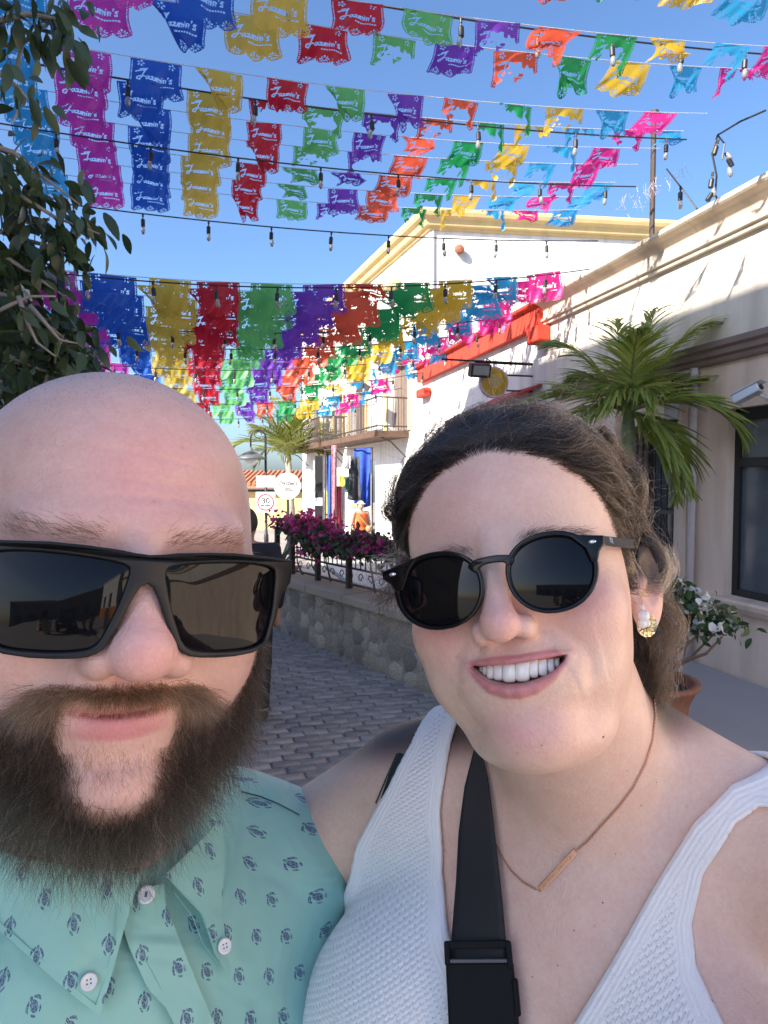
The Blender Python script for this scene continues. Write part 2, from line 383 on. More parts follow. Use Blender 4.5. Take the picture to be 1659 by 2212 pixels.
m = MB(); sbox(m, s_near, s_end - .3, FR + 3, FR + 3.2, -.3, ZC - .6); m.build('inner_wall', plaster('dim room', (.12, .11, .10), .1), bld)
# cornice profile: (out from the wall, up)
cp = [(-.10, -.30), (.045, -.30), (.05, -.27), (.075, -.262), (.08, -.24), (.05, -.232), (.05, -.14), (.065, -.12), (.10, -.085), (.15, -.06), (.165, -.045), (.165, -.012), (.14, 0), (-.10, 0)]
def sweep_front(prof, s0, s1, z, mt, nm, par):
    m = MB(); v = []
    for s in (s0, s1):
        for (a, b) in prof: v.append(street(s, FR - a, z + b))
    n = len(prof); f = [(i, (i + 1) % n, n + (i + 1) % n, n + i) for i in range(n)] + [tuple(range(n))[::-1], tuple(range(n, 2 * n))]; m.add(v, f); return m.build(nm, mt, par)
L = 1.15; s = s_near
while s < s_red - .05:                                               # cast in lengths, with fine joints
    e = min(s + L, s_red - .004); sweep_front(cp, s, e - .004, ZC, M_cream, 'cornice', bld); s = e
s = s_red
while s < s_end - .02:
    e = min(s + .27, s_end); c = sweep_front(cp, s, e - .012, ZC, M_red, 'red_cornice', bld); s = e
m = MB(); sbox(m, s_red, s_end, FR - .10, FR, ZC - .31, ZC - .012); m.build('cornice_core', M_red, bld)
m = MB(); sbox(m, s_red - .12, s_red + .14, FR - .20, FR, ZC - .52, ZC - .31); m.build('corbel', M_red, bld, bevel=.03)
m = MB(); sbox(m, s_end - .55, s_end - .1, FR - .16, FR, ZC - .62, ZC - .46); m.build('corbel', M_red, bld, bevel=.03)
bp_ = [(-.05, 0), (.03, 0), (.04, .02), (.04, .045), (.065, .06), (.065, .10), (.09, .12), (.09, .165), (.05, .172), (-.05, .172)]
sweep_front(bp_, s_near, s_red - .3, zb0, M_mauve, 'string_course', bld)
sweep_front([(-.05, 0), (.008, 0), (.008, .34), (-.05, .34)], s_near, w0 - .02, .10, M_beige, 'plinth', bld)
# window with black frame
wf = empty('window', (0, 0, 0), parent=bld); wf.matrix_parent_inverse = inv_world(bld)
def wbox(nm, mt, s0, s1, r0, r1, z0, z1, par, bev=0):
    m = MB(); sbox(m, s0, s1, r0, r1, z0, z1); return m.build(nm, mt, par, bevel=bev)
rec = FR + .10; fw = .055; tz = wz1 - .40
for (a, b, lo, hi) in ((w1 - fw, w1, wz0, wz1), (w0, w0 + fw, wz0, wz1), (w0 + fw, w1 - fw, wz0, wz0 + fw), (w0 + fw, w1 - fw, wz1 - .09, wz1), (w0 + fw, w1 - fw, tz - .05, tz + .02)):
    wbox('frame', M_black, a, b, rec - .03, rec + .05, lo, hi, wf, .004)
wbox('pane', M_glass, w0 + fw, w1 - fw, rec, rec + .01, wz0 + fw, tz - .05, wf); wbox('pane', mat('grey film glass', (.14, .15, .155), .3, noise=(4, .2)), w0 + fw, w1 - fw, rec - .005, rec + .006, tz + .02, wz1 - .09, wf)
sweep_front([(-.25, -.10), (.05, -.10), (.085, -.055), (.095, -.02), (.085, 0), (-.25, .006)], w0 - .1, w1 + .16, wz0, M_beige, 'sill', wf)
wbox('bottle', mat('window bottle', (.55, .55, .55), .3), w1 - .46, w1 - .40, rec + .03, rec + .06, wz0 + fw, wz0 + .17, wf); wbox('curtain', mat('sheer curtain', (.30, .33, .36), .9, noise=(3, .3)), w0, w1, rec + .16, rec + .18, wz0, wz1, wf)
# pilasters, downpipe
for (a, b) in ((fac(1497, 1000)[0], fac(1470, 1000)[0]), (fac(1340, 1000)[0] , fac(1318, 1000)[0])): wbox('pilaster', M_beige, a, b, FR - .06, FR - .001, -.1, zb0 - .003, bld, .008)
m = MB(); sp = fac(1506, 1000)[0]; m.tube([street(sp, FR - .045, .1), street(sp, FR - .045, zb0)], .032, 10); m.build('downpipe', plaster('painted pipe', (.60, .52, .50), .05), bld, True)
# doors behind iron gates
for (a, b) in ((d0, d1), (e0, e1)):
    dr = empty('door', (0, 0, 0), parent=bld); dr.matrix_parent_inverse = inv_world(bld)
    wbox('door_leaf', mat('dark door', (.04, .045, .05), .5, noise=(3, .2)), a, b, FR + .24, FR + .29, -.1, dz, dr)
    wbox('pane', M_glass, a + .12, b - .12, FR + .225, FR + .235, 1.0, dz - .2, dr)
    g = empty('gate', (0, 0, 0), parent=bld); g.matrix_parent_inverse = inv_world(bld)
    for zz in (.12, .75, 1.30, dz - .06): wbox('rail', M_black, a, b, FR + .05, FR + .075, zz, zz + .035, g)
    k = 8
    for i in range(k + 1):
        m = MB(); q = a + (b - a) * i / k; m.tube([street(q, FR + .062, .1), street(q, FR + .062, dz)], .009, 6); m.build('bar', M_black, g)
    for i in range(3):
        m = MB(); q0 = a + (b - a) * i / 3; q1 = a + (b - a) * (i + 1) / 3; m.tube([street(q0, FR + .062, .78), street(q1, FR + .062, 1.30)], .008, 6); m.build('brace', M_black, g)
# recessed arches on the white part
def arch(sc, rad, zs, dep, mt):
    m = MB(); pts = [(sc - rad, -.2), (sc - rad, zs)] + [(sc - rad * math.cos(R(a)), zs + rad * math.sin(R(a))) for a in range(15, 180, 15)] + [(sc + rad, zs), (sc + rad, -.2)]
    m.prism([street(s, FR - .002, z) for s, z in pts], (0, 0, 0), -RDIR * dep); return m
arch(fac(1085, 900)[0], .62, 2.15, .035, M_white).build('arch_surround', plaster('lilac white stucco', (.62, .54, .56), .05), bld)
# small fittings on the front
def wall_lantern(u, v, label):
    s, z = fac(u, v); t = tag(empty('wall_lantern', street(s, FR, z)), label, 'wall lamp', 'lanterns on the beige front')
    c = street(s, FR - .16, z); gl = mat('milky lantern glass', (.45, .47, .50), .3)
    m = MB(); m.lathe([(.055, -.14), (.075, .02), (.055, .02)], 6, None, c); m.build('glass_body', gl, t)
    m = MB(); m.lathe([(.10, .02), (.075, .07), (.03, .11), (.018, .15), (.006, .19), (0, .2)], 6, None, c); m.build('cap', M_black, t)
    m = MB(); m.lathe([(.02, -.20), (.045, -.17), (.06, -.14)], 6, None, c); m.build('finial', M_black, t)
    m = MB(); m.tube([c + Vector((0, 0, .10)), c + Vector((0, 0, .16)) + RDIR * .08, street(s, FR, z + .05)], .010, 6); m.build('bracket', M_black, t)
wall_lantern(1487, 872, 'small black wall lantern beside the palm, nearer the black window'); wall_lantern(1290, 915, 'small black wall lantern left of the palm trunk, above the woman')
s, z = fac(1662, 852); t = tag(empty('security_camera', street(s, FR, z)), 'silver box security camera on the wall above the black window', 'camera')
q = FQ @ Matrix.Rotation(R(-24), 3, 'X') @ Matrix.Rotation(R(18), 3, 'Z'); c = street(s + .02, FR - .17, z); sm = mat('silver housing', (.55, .57, .60), .35, .3)
m = MB(); m.box(c, (.075, .20, .065), q); m.build('housing', sm, t, bevel=.008); m = MB(); m.box(c + q @ Vector((0, -.015, .036)), (.088, .24, .008), q); m.build('sun_shield', sm, t, bevel=.003)
m = MB(); m.tube([c, c + RDIR * .10, street(s, FR, z - .03)], .012, 8); m.build('bracket', sm, t); m = MB(); m.lathe([(.02, 0), (.02, .01), (0, .012)], 12, q @ Matrix.Rotation(R(-90), 3, 'X').inverted(), c + q @ Vector((0, -.10, 0))); m.build('lens', M_black, t)
# red awning below the white part
sa, za = fac(1088, 868); sb, zb_ = fac(1172, 868)
aw = tag(empty('awning', street((sa + sb) / 2, FR, 2.4)), 'small dark red sloping awning over a doorway behind the woman', 'awning'); M_awn = mat('dark red canvas', (.30, .022, .022), .8, noise=(8, .12)); zt = fac(1172, 846)[1]
m = MB(); v = []
for s in (min(sa, sb) , max(sa, sb)): v += [street(s, FR - .01, zt + .10), street(s, FR - .85, zt - .28), street(s, FR - .85, zt - .46), street(s, FR - .83, zt - .46), street(s, FR - .83, zt - .30), street(s, FR - .01, zt + .07)]
m.add(v, [(i, (i + 1) % 6, 6 + (i + 1) % 6, 6 + i) for i in range(6)] + [(5, 4, 3, 2, 1, 0), (6, 7, 8, 9, 10, 11)]); m.build('canvas', M_awn, aw)
m = MB()
for s in (sa, sb): m.tube([street(s, FR, zt - .3), street(s, FR - .83, zt - .3)], .012, 6)
m.build('arm', M_black, aw)
# round yellow hanging sign with its bracket and spotlight
sY, zY = fac(1150, 826); cY = on_plane(1066, 826, street(sY, 0), SDIR)
t = tag(empty('round_sign', cY), 'round yellow and lilac hanging sign on an iron bracket', 'sign'); rs = .036 * (cY.y) * .62
rs = 33 / F1 * cY.y; Qs = FQ @ Matrix.Rotation(R(90), 3, 'X')
m = MB(); m.lathe([(0, -.03), (rs, -.03), (rs * 1.02, -.02), (rs * 1.02, .02), (rs, .03), (0, .03)], 40, Qs, cY); m.build('disc', mat('lilac sign rim', (.50, .46, .60), .5), t, bevel=0)
for sd in (-1, 1):
    m = MB(); m.lathe([(rs * .9, .0312 * sd), (0, .0312 * sd)], 36, Qs, cY); m.build('face', mat('yellow sign paint', (.80, .58, .06), .5), t)
    for (a, b, c_, d) in ((-.28, .05, .20, .34), (.30, .05, .20, .34), (0, .42, .30, .12), (0, -.32, .42, .14), (0, .06, .18, .40)):
        m = MB(); m.lathe([(rs * .5, .033 * sd), (0, .033 * sd)], 18, Qs @ Matrix.Diagonal((c_ * 1.6, d * 1.6, 1)), cY + Qs @ Vector((a * rs, b * rs, 0))); m.build('emblem', mat('pale emblem', (.80, .66, .32), .5), t)
m = MB(); wallp = cY + RDIR * (FR - cY.dot(RDIR)); up_ = Vector((0, 0, rs * 1.25)); m.tube([cY + up_ - RDIR * rs * 1.3, wallp + up_], .014, 6); m.tube([cY + up_, cY + Vector((0, 0, rs))], .008, 6)
for dz_ in (.5, -.5): m.tube([cY + Vector((0, 0, rs * dz_)) + RDIR * rs * .85, wallp + Vector((0, 0, rs * dz_))], .012, 6)
m.build('bracket', M_black, t)
m = MB(); m.tube([wallp + up_ * 1.05 , wallp + up_ * 1.05 - RDIR * 1.2 - SDIR * .02], .013, 6); m.build('bracket', M_black, t)
cF = at(1036, 800, cY.y - .2); t = tag(empty('spotlight', cF), 'small black floodlight fixed beside the round yellow sign', 'floodlight')
m = MB(); m.box(cF, (.26, .10, .16), FQ @ Matrix.Rotation(R(20), 3, 'X')); m.build('housing', M_black, t, bevel=.01); m = MB(); m.tube([cF, cF + Vector((0, 0, .14)) + RDIR * .1, cY + up_], .010, 6); m.build('bracket', M_black, t)
m = MB(); m.box(cF + FQ @ Vector((0, -.052, -.01)), (.20, .006, .11), FQ @ Matrix.Rotation(R(20), 3, 'X')); m.build('lens', mat('floodlight glass', (.3, .32, .33), .2), t)
# ---- white two-storey building with ochre cornice, further on
Z3 = 8.15; A3 = at(930, 465, 17.0); A3.z = 0; a3 = R(19.6); D3 = Vector((-math.sin(a3), math.cos(a3), 0)); N3 = Vector((math.cos(a3), math.sin(a3), 0)); E3 = Vector((7.2, .95, 0)).normalized(); L3 = 14.2
b3 = tag(empty('white_building', A3), 'tall white building with ochre cornice and iron balconies', 'building')
def p3(t, o, z): return A3 + D3 * t - N3 * o + Vector((0, 0, z))       # along the front, out towards the street, up
def slab(m, t0, t1, o0, o1, z0, z1): m.add([p3(t, o, z) for z in (z0, z1) for t in (t0, t1) for o in (o0, o1)], [(0, 1, 3, 2), (4, 6, 7, 5), (0, 4, 5, 1), (2, 3, 7, 6), (0, 2, 6, 4), (1, 5, 7, 3)])
def f3(u, v): p = on_plane(u, v, A3, N3); return (p - A3).dot(D3), p.z
opens = []
for (u0, u1, v0, v1) in ((884, 838, 772, 938), (790, 757, 800, 940), (742, 722, 850, 962), (690, 668, 870, 968)):
    t0, zt_ = f3(u0, v0); t1, _ = f3(u1, v0); _, zb_2 = f3((u0 + u1) / 2, v1); opens.append((t0, t1, 2.95, min(zt_, 5.6)))
ts = [0] + [x for o in opens for x in o[:2]] + [L3]
for i in range(0, len(ts), 2): m = MB(); slab(m, ts[i], ts[i + 1], -.35, 0, 2.9, Z3 - .25); m.build('front_wall', M_white, b3)
for (t0, t1, lo, hi) in opens:
    m = MB(); slab(m, t0, t1, -.35, 0, hi, Z3 - .25); m.build('front_wall', M_white, b3)
    d = empty('balcony_door', (0, 0, 0), parent=b3); d.matrix_parent_inverse = inv_world(b3)
    for (a, b, l, h) in ((t0 - .22, t0, lo, hi + .2), (t1, t1 + .22, lo, hi + .2), (t0, t1, hi, hi + .2)): m = MB(); slab(m, a, b, 0, .05, l, h); m.build('surround', M_ochre, d)
    m = MB(); slab(m, t0, t1, -.25, -.2, lo, hi); m.build('leaf', mat('grey brown shutters', (.16, .12, .10), .7, noise=(3, .25)), d)
    for k in range(1, 3): m = MB(); q = t0 + (t1 - t0) * k / 3; slab(m, q - .03, q + .03, -.2, -.17, lo, hi); m.build('stile', mat('brown stile', (.22, .15, .10), .7), d)
gs = [(0, 4.2), (5.6, 9.3), (10.6, L3)]
for (a, b) in gs: m = MB(); slab(m, a, b, -.35, 0, -.9, 2.9); m.build('front_wall', M_white, b3)
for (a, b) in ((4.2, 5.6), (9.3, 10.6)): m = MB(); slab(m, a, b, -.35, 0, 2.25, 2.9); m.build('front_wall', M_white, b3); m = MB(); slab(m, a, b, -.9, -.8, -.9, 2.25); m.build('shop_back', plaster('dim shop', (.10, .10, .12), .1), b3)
# wall that faces the camera
v = [A3 + Vector((0, 0, -.9)), A3 + E3 * 8 + Vector((0, 0, -.9)), A3 + E3 * 8 + Vector((0, 0, Z3 - .25)), A3 + Vector((0, 0, Z3 - .25))]
m = MB(); m.prism([a + E3 * (.0 if i in (1, 2) else .003) for i, a in enumerate(v)], (0, 0, 0), D3 * .3); m.build('end_wall', M_white, b3)
m = MB(); m.prism([A3 + Vector((0, 0, Z3 - .3)), A3 + E3 * 8 + Vector((0, 0, Z3 - .3)), A3 + E3 * 8 + D3 * L3 + Vector((0, 0, Z3 - .3)), A3 + D3 * L3 + Vector((0, 0, Z3 - .3))], (0, 0, 0), (0, 0, .1)); m.build('roof', M_conc, b3)
c3 = [(-.1, -.42), (.06, -.42), (.08, -.36), (.16, -.34), (.20, -.22), (.30, -.16), (.34, -.08), (.34, 0), (-.1, 0)]
Nf = Vector((E3.y, -E3.x, 0)); cor = (-N3 + Nf); cor = cor / cor.dot(-N3)
m = MB(); v = []
for base, dr in ((A3 + D3 * L3, -N3), (A3, cor), (A3 + E3 * 8, Nf)):
    for (a, b) in c3: v.append(base + dr * a + Vector((0, 0, Z3 + b)))
n = len(c3); m.add(v, [(k * n + i, k * n + (i + 1) % n, (k + 1) * n + (i + 1) % n, (k + 1) * n + i) for k in range(2) for i in range(n)] + [tuple(range(n))[::-1], tuple(range(2 * n, 3 * n))]); m.build('cornice', M_ochre, b3)
m = MB(); p = A3 + E3 * .06 + Nf * .03; m.tube([p + Vector((0, 0, 3)), p + Vector((0, 0, Z3 - .42))], .035, 8); m.build('downpipe', plaster('pale pipe', (.62, .60, .58), .05), b3)
def e3(u, v): p = on_plane(u, v, A3, Nf); return (p - A3).dot(E3), p.z
t, z = e3(990, 542); m = MB(); q = Matrix((E3, -Nf, Vector((0, 0, 1)))).transposed(); m.lathe([(.02, 0), (.10, .03), (.13, .12), (.09, .2), (0, .22)], 9, q @ Matrix.Rotation(R(90), 3, 'X'), A3 + E3 * t + Vector((0, 0, z))); m.build('wall_lamp', mat('rusty lamp', (.28, .10, .05), .7), b3)
t0, z0 = e3(1146, 622); t1, z1 = e3(1230, 650); m = MB(); m.prism([A3 + E3 * a + Nf * .012 + Vector((0, 0, b)) for a, b in ((t0, z1 - 1.2), (t1 + .4, z1 - 1.2), (t1 + .4, z0), (t0, z0))], (0, 0, 0), -Nf * .02); m.build('window', mat('dark window', (.03, .032, .035), .2), b3)
t, z = f3(868, 600); m = MB(); slab(m, t, t + .9, 0, .35, z - .25, z); m.build('corbel', M_ochre, b3, bevel=.08)
# iron balconies
def balcony(u0, u1, v, label):
    t0, z = f3(u0, v); t1, _ = f3(u1, v); z = 2.92
    b = empty('balcony', (0, 0, 0), parent=b3); b.matrix_parent_inverse = inv_world(b3)
    m = MB(); slab(m, t0, t1, 0, .95, z - .16, z); m.build('floor', mat('weathered timber', (.10, .055, .035), .8, noise=(5, .3)), b)
    path = [(t0, .0), (t0, .92), (t1, .92), (t1, .0)]
    for zz in (.12, .88): m = MB(); m.tube([p3(a, o, z + zz) for a, o in path], .024, 6); m.build('rail', M_iron, b)
    for (a, o), (c, d) in zip(path[:-1], path[1:]):
        k = max(3, int(math.hypot(c - a, d - o) / .14))
        for i in range(k): m = MB(); x = a + (c - a) * i / k; y = o + (d - o) * i / k; m.tube([p3(x, y, z), p3(x, y, z + .88)], .013, 5); m.build('baluster', M_iron, b)
    for q in (t0 + .2, t1 - .2): m = MB(); m.tube([p3(q, 0, z - .7), p3(q, .45, z - .28), p3(q, .85, z - .11)], .02, 6); m.build('bracket', M_iron, b)
balcony(884, 752, 935, ''); balcony(745, 664, 962, '')
# floodlight arm on the balcony
c = p3(f3(850, 880)[0], .9, 4.15); t = tag(empty('floodlight', c), 'small floodlight on a bent arm above the white building balcony', 'floodlight'); m = MB(); m.box(c, (.30, .14, .34), Matrix.Rotation(R(30), 3, 'Y')); m.build('housing', M_iron, t, bevel=.02); m = MB(); m.tube([c, c + Vector((.1, 0, .25)), p3(f3(850, 880)[0], 0, 4.4)], .014, 6); m.build('arm', M_iron, t)
# ---- tall house on the left, just outside the picture, that shades the street; a pale slab added for its bounce; and what stands behind the camera
def plain_house(nm, s0, s1, r0, r1, H, mt, label, facing, wins):
    h = tag(empty(nm, street((s0 + s1) / 2, (r0 + r1) / 2)), label, 'building'); m = MB(); sbox(m, s0, s1, r0, r1, -.3, H); m.build('wall', mt, h)
    m = MB(); sbox(m, s0 - .15, s1 + .15, r0 - .15, r1 + .15, H, H + .25); m.build('cornice', M_cream, h)
    for (a, b, lo, hi) in wins:
        m = MB()
        if facing == 'street': sbox(m, a, b, r1, r1 + .03, lo, hi)
        elif facing == 'left': sbox(m, a, b, r0 - .03, r0, lo, hi)
        else: sbox(m, s1, s1 + .03, a, b, lo, hi)
        m.build('window', M_glass, h)
    return h
m = MB(); m.add([street(s, r, .004) for s, r in ((-3.4, -60), (-3.4, FR - 2), (-32, FR - 2), (-32, -60))], [(0, 1, 2, 3)]); tag(m.build('plaza', plaster('pale bounce concrete', (.30, .28, .255), .08, .6)), kind='structure')  # unseen pale slab, added to throw sunlight back onto the two people
M_tan = plaster('tan stucco', (.26, .225, .19), .08)
plain_house('townhouse', -3.2, 5.3, -13, -4.6, 9.20, M_tan, 'tall tan house shading the street, beyond the tree', 'street', [(s, s + 1.1, z, z + 1.6) for s in (-2.4, -.2, 2.0, 4.0) for z in (.9, 4.1, 7.0)])
plain_house('corner_house', -22, -13, 5.0, 12, 4.2, M_white, 'white and orange corner house behind the camera', 'left', [(-20, -18.6, 1, 2.4), (-16.5, -15.2, 1, 2.4)])
plain_house('plaza_house', -42, -32, -20, 9, 4.6, plaster('grey plaza front', (.30, .29, .28), .1), 'low grey house across the plaza behind the camera', 'front', [(r, r + 1.6, .8, 2.6) for r in range(-18, 8, 4)])
m = MB(); sbox(m, -22.05, -12.95, 4.94, 5.0, 0, 1.1); m.build('dado', plaster('orange dado', (.55, .20, .07), .06), bpy.data.objects['corner_house'])
# ================================================================== retaining wall, railing, planting
def gpt(u, v): return on_plane(u, v, (0, 0, 0), Vector((0, 0, 1)))
WA = gpt(955, 1513); WB = gpt(600, 1362); WD = (WB - WA).normalized(); WN = Vector((WD.y, -WD.x, 0))
if WN.y > 0: WN = -WN                                               # the face that looks to the camera
WA = WA - WD * .9; WL = (WB - WA).length + .05; HW = .56
rw = tag(empty('retaining_wall', WA), 'low rubble stone retaining wall with pale coping below the railing', 'wall')
m = MB(); m.add([WA + WD * t - WN * o + Vector((0, 0, z)) for z in (-.1, HW - .05) for t in (0, WL) for o in (.002, .34)], [(0, 1, 3, 2), (4, 6, 7, 5), (0, 4, 5, 1), (2, 3, 7, 6), (0, 2, 6, 4), (1, 5, 7, 3)]); m.build('mortar_core', plaster('grey mortar', (.34, .29, .235), .2, 6), rw)
sm_ = [mat('rubble stone', c, .85, noise=(12, .35), bump=(40, .7, .01)) for c in ((.40, .325, .24), (.30, .245, .185), (.48, .40, .30), (.24, .20, .165), (.36, .295, .225))]
rs_ = []
for k in range(14):
    r = random.Random(k + 40); bm = bmesh.new(); n = r.choice((5, 5, 6, 7)); ph = r.random() * 6; ri = [1 + r.uniform(-.30, .22) for _ in range(n)]
    lo = [bm.verts.new((math.cos(6.283 * i / n + ph) * ri[i] * .5, 0, math.sin(6.283 * i / n + ph) * ri[i] * .5)) for i in range(n)]
    hi = [bm.verts.new((a.co.x * .90 + r.uniform(-.05, .05), -.20 + r.uniform(-.05, .05), a.co.z * .90 + r.uniform(-.03, .03))) for a in lo]
    mi = [bm.verts.new((a.co.x * .99, -.12, a.co.z * .99)) for a in lo]; c = bm.verts.new((r.uniform(-.1, .1), -.22, r.uniform(-.1, .1)))
    for i in range(n): j = (i + 1) % n; bm.faces.new((lo[i], lo[j], mi[j], mi[i])); bm.faces.new((mi[i], mi[j], hi[j], hi[i])); bm.faces.new((hi[i], hi[j], c))
    bmesh.ops.recalc_face_normals(bm, faces=bm.faces); me = bpy.data.meshes.new('stone'); bm.to_mesh(me); bm.free(); me.materials.append(sm_[k % 5]); me.polygons.foreach_set('use_smooth', [True] * len(me.polygons)); rs_.append(me)
Mw = Matrix((WD, -WN, Vector((0, 0, 1)))).transposed(); k = 0
t = .03
while t < WL - .02:
    wd = random.uniform(.10, .20); z = .01
    while z < HW - .10:
        hh = random.uniform(.09, .19)
        if z + hh > HW - .05: hh = HW - .06 - z
        if hh < .05: break
        o = bpy.data.objects.new('stone', random.choice(rs_)); COL.objects.link(o); o.parent = rw; o.matrix_parent_inverse = inv_world(rw)
        q = Mw.to_4x4() @ Matrix.Rotation(random.uniform(-.25, .25), 4, 'Y') @ Matrix.Diagonal((wd * 1.26, .085, hh * 1.30, 1)); q.translation = WA + WD * (t + wd / 2 + random.uniform(-.02, .02)) - WN * .015 + Vector((0, 0, z + hh / 2)); o.matrix_basis = q; z += hh; k += 1
    t += wd
M_cop = plaster('sandy coping', (.42, .34, .26), .12, 3, .05); t = 0
while t < WL - .05:
    e = min(t + random.uniform(.45, .7), WL); m = MB(); m.add([WA + WD * q - WN * o + Vector((0, 0, z)) for z in (HW - .05, HW + .03 + random.uniform(-.008, .008)) for q in (t, e - .008) for o in (-.05, .40)], [(0, 1, 3, 2), (4, 6, 7, 5), (0, 4, 5, 1), (2, 3, 7, 6), (0, 2, 6, 4), (1, 5, 7, 3)]); m.build('coping_stone', M_cop, rw, bevel=.012); t = e
# terrace behind it
m = MB(); tp = [WA - WN * .3, WB + WD * .3 - WN * .3, WB + WD * 6 - WN * 2, street(14, 2.0), street(10, 1.9), WA - WN * 1.6]
m.prism([p + Vector((0, 0, .10 if i != 3 else .05)) for i, p in enumerate(tp)], (0, 0, 0), (0, 0, .02)); ter = m.build('terrace', plaster('dusty terrace paving', (.36, .31, .27), .12, 2)); tag(ter, kind='structure')
# iron railing on the coping
rl = tag(empty('railing', WA), 'rusty wrought iron railing with scrolls on top of the stone wall', 'railing'); HR = .44
def wp(t, z, o=.17): return WA + WD * t - WN * o + Vector((0, 0, HW + .03 + z))
def t_of(u):
    p = on_plane(u, 1300, WA - WN * .17, WN); return (p - WA).dot(WD)
posts = sorted([t_of(754), t_of(687), t_of(632), t_of(600)]); tt = posts[0] - 1.05
while tt > 0: posts.insert(0, tt); tt -= 1.05
for q in posts: m = MB(); m.box(wp(q, HR * .52), (.05, .05, HR * 1.04), Mw); m.build('post', M_iron, rl, bevel=.005); m = MB(); m.lathe([(.03, 0), (.035, .02), (.015, .045), (0, .06)], 8, None, wp(q, HR * 1.04)); m.build('finial', M_iron, rl)
for zz in (.05, .20, HR): m = MB(); m.tube([wp(0.05, zz), wp(WL - .05, zz)], .011, 6); m.build('rail', M_iron, rl)
q = .08; i = 0
sc_pts = [(.045 * math.cos(a) * (1 - a / 9), .045 * math.sin(a) * (1 - a / 9)) for a in np.linspace(0, 6.6, 16)]; scm = MB(); scm.tube([(a, 0, b) for a, b in sc_pts], .0055, 4); sc_me = scm.mesh('scroll'); sc_me.materials.append(M_iron)
bam = MB(); bam.tube([(0, 0, .20), (0, 0, HR)], .0065, 5); ba_me = bam.mesh('baluster'); ba_me.materials.append(M_iron)
while q < WL - .08:
    for me, zz in ((ba_me, 0),) + (((sc_me, .125),) if i % 2 == 0 else ()):
        o = bpy.data.objects.new(me.name.split('.')[0], me); COL.objects.link(o); o.parent = rl; o.matrix_parent_inverse = inv_world(rl); M_ = Mw.to_4x4() @ Matrix.Rotation(R(180) * (i // 2 % 2), 4, 'Z'); M_.translation = wp(q, zz); o.matrix_basis = M_
    q += .085; i += 1
# ---- leaves
def leaf_mesh(nm, L, W, mt, fold=.25, bend=.2, n=4):
    m = MB(); v = []; f = []
    for i in range(n + 1):
        s = i / n; w_ = W * math.sin(math.pi * (s * .92 + .04)) ** .8 * (1.0 - .25 * s); z = -bend * L * s * s
        v += [(-w_ / 2, L * s, z + fold * w_ / 2), (0, L * s, z), (w_ / 2, L * s, z + fold * w_ / 2)]
    for i in range(n):
        for j in (0, 1): f.append((i * 3 + j, i * 3 + j + 1, i * 3 + j + 4, i * 3 + j + 3))
    me = bpy.data.meshes.new(nm); me.from_pydata(v, [], f); me.materials.append(mt); me.polygons.foreach_set('use_smooth', [True] * len(f)); return me
def leaf_mat(nm, c1, c2, rough=.42, trans=.25):
    m = bpy.data.materials.new(nm); m.use_nodes = True; t = m.node_tree; b = t.nodes['Principled BSDF']; oi = nd(t, 'ShaderNodeObjectInfo'); geo = nd(t, 'ShaderNodeNewGeometry')
    r = mth(t, 'FRACT', mth(t, 'ADD', oi.outputs['Random'], geo.outputs['Random Per Island'])); mx = nd(t, 'ShaderNodeMix', (r,), data_type='RGBA'); mx.inputs[6].default_value = (*c1, 1); mx.inputs[7].default_value = (*c2, 1)
    t.links.new(mx.outputs[2], b.inputs['Base Color']); b.inputs['Roughness'].default_value = rough; tr = nd(t, 'ShaderNodeBsdfTranslucent'); t.links.new(mx.outputs[2], tr.inputs[0]); ms = nd(t, 'ShaderNodeMixShader', (trans,)); t.links.new(b.outputs[0], ms.inputs[1]); t.links.new(tr.outputs[0], ms.inputs[2]); t.links.new(ms.outputs[0], t.nodes['Material Output'].inputs[0]); return m
def scatter(nm, items, parent, kind='stuff'):
    """many leaves joined as one part: items = [(mesh, 4x4 matrix)]"""
    VV, FF, MI = [], [], []; mats_ = []; n0 = 0; cache = {}
    for me, M_ in items:
        if me not in cache:
            c = np.array([v.co for v in me.vertices]); cache[me] = (c, [tuple(p.vertices) for p in me.polygons])
            if me.materials[0] not in mats_: mats_.append(me.materials[0])
        c, f = cache[me]; A = np.array(M_); VV.append(c @ A[:3, :3].T + A[:3, 3]); FF += [tuple(i + n0 for i in q) for q in f]; MI += [mats_.index(me.materials[0])] * len(f); n0 += len(c)
    me = bpy.data.meshes.new(nm); me.from_pydata(np.concatenate(VV).tolist(), [], FF)
    for x in mats_: me.materials.append(x)
    me.polygons.foreach_set('material_index', MI); me.polygons.foreach_set('use_smooth', [True] * len(FF)); o = link(nm, me, None, parent); tag(o, kind=kind); return o
def aim(p, d, roll=0, sc=1.0):
    """a matrix that puts a leaf (its length along y) at p pointing along d"""
    d = Vector(d).normalized(); up = Vector((0, 0, 1)) if abs(d.z) < .95 else Vector((1, 0, 0)); x = d.cross(up).normalized(); z = x.cross(d)
    M_ = Matrix((x, d, z)).transposed().to_4x4() @ Matrix.Rotation(roll, 4, 'Y') @ Matrix.Diagonal((sc, sc, sc, 1)); M_.translation = p; return M_
rv = lambda s=1.0: Vector((random.gauss(0, s), random.gauss(0, s), random.gauss(0, s)))
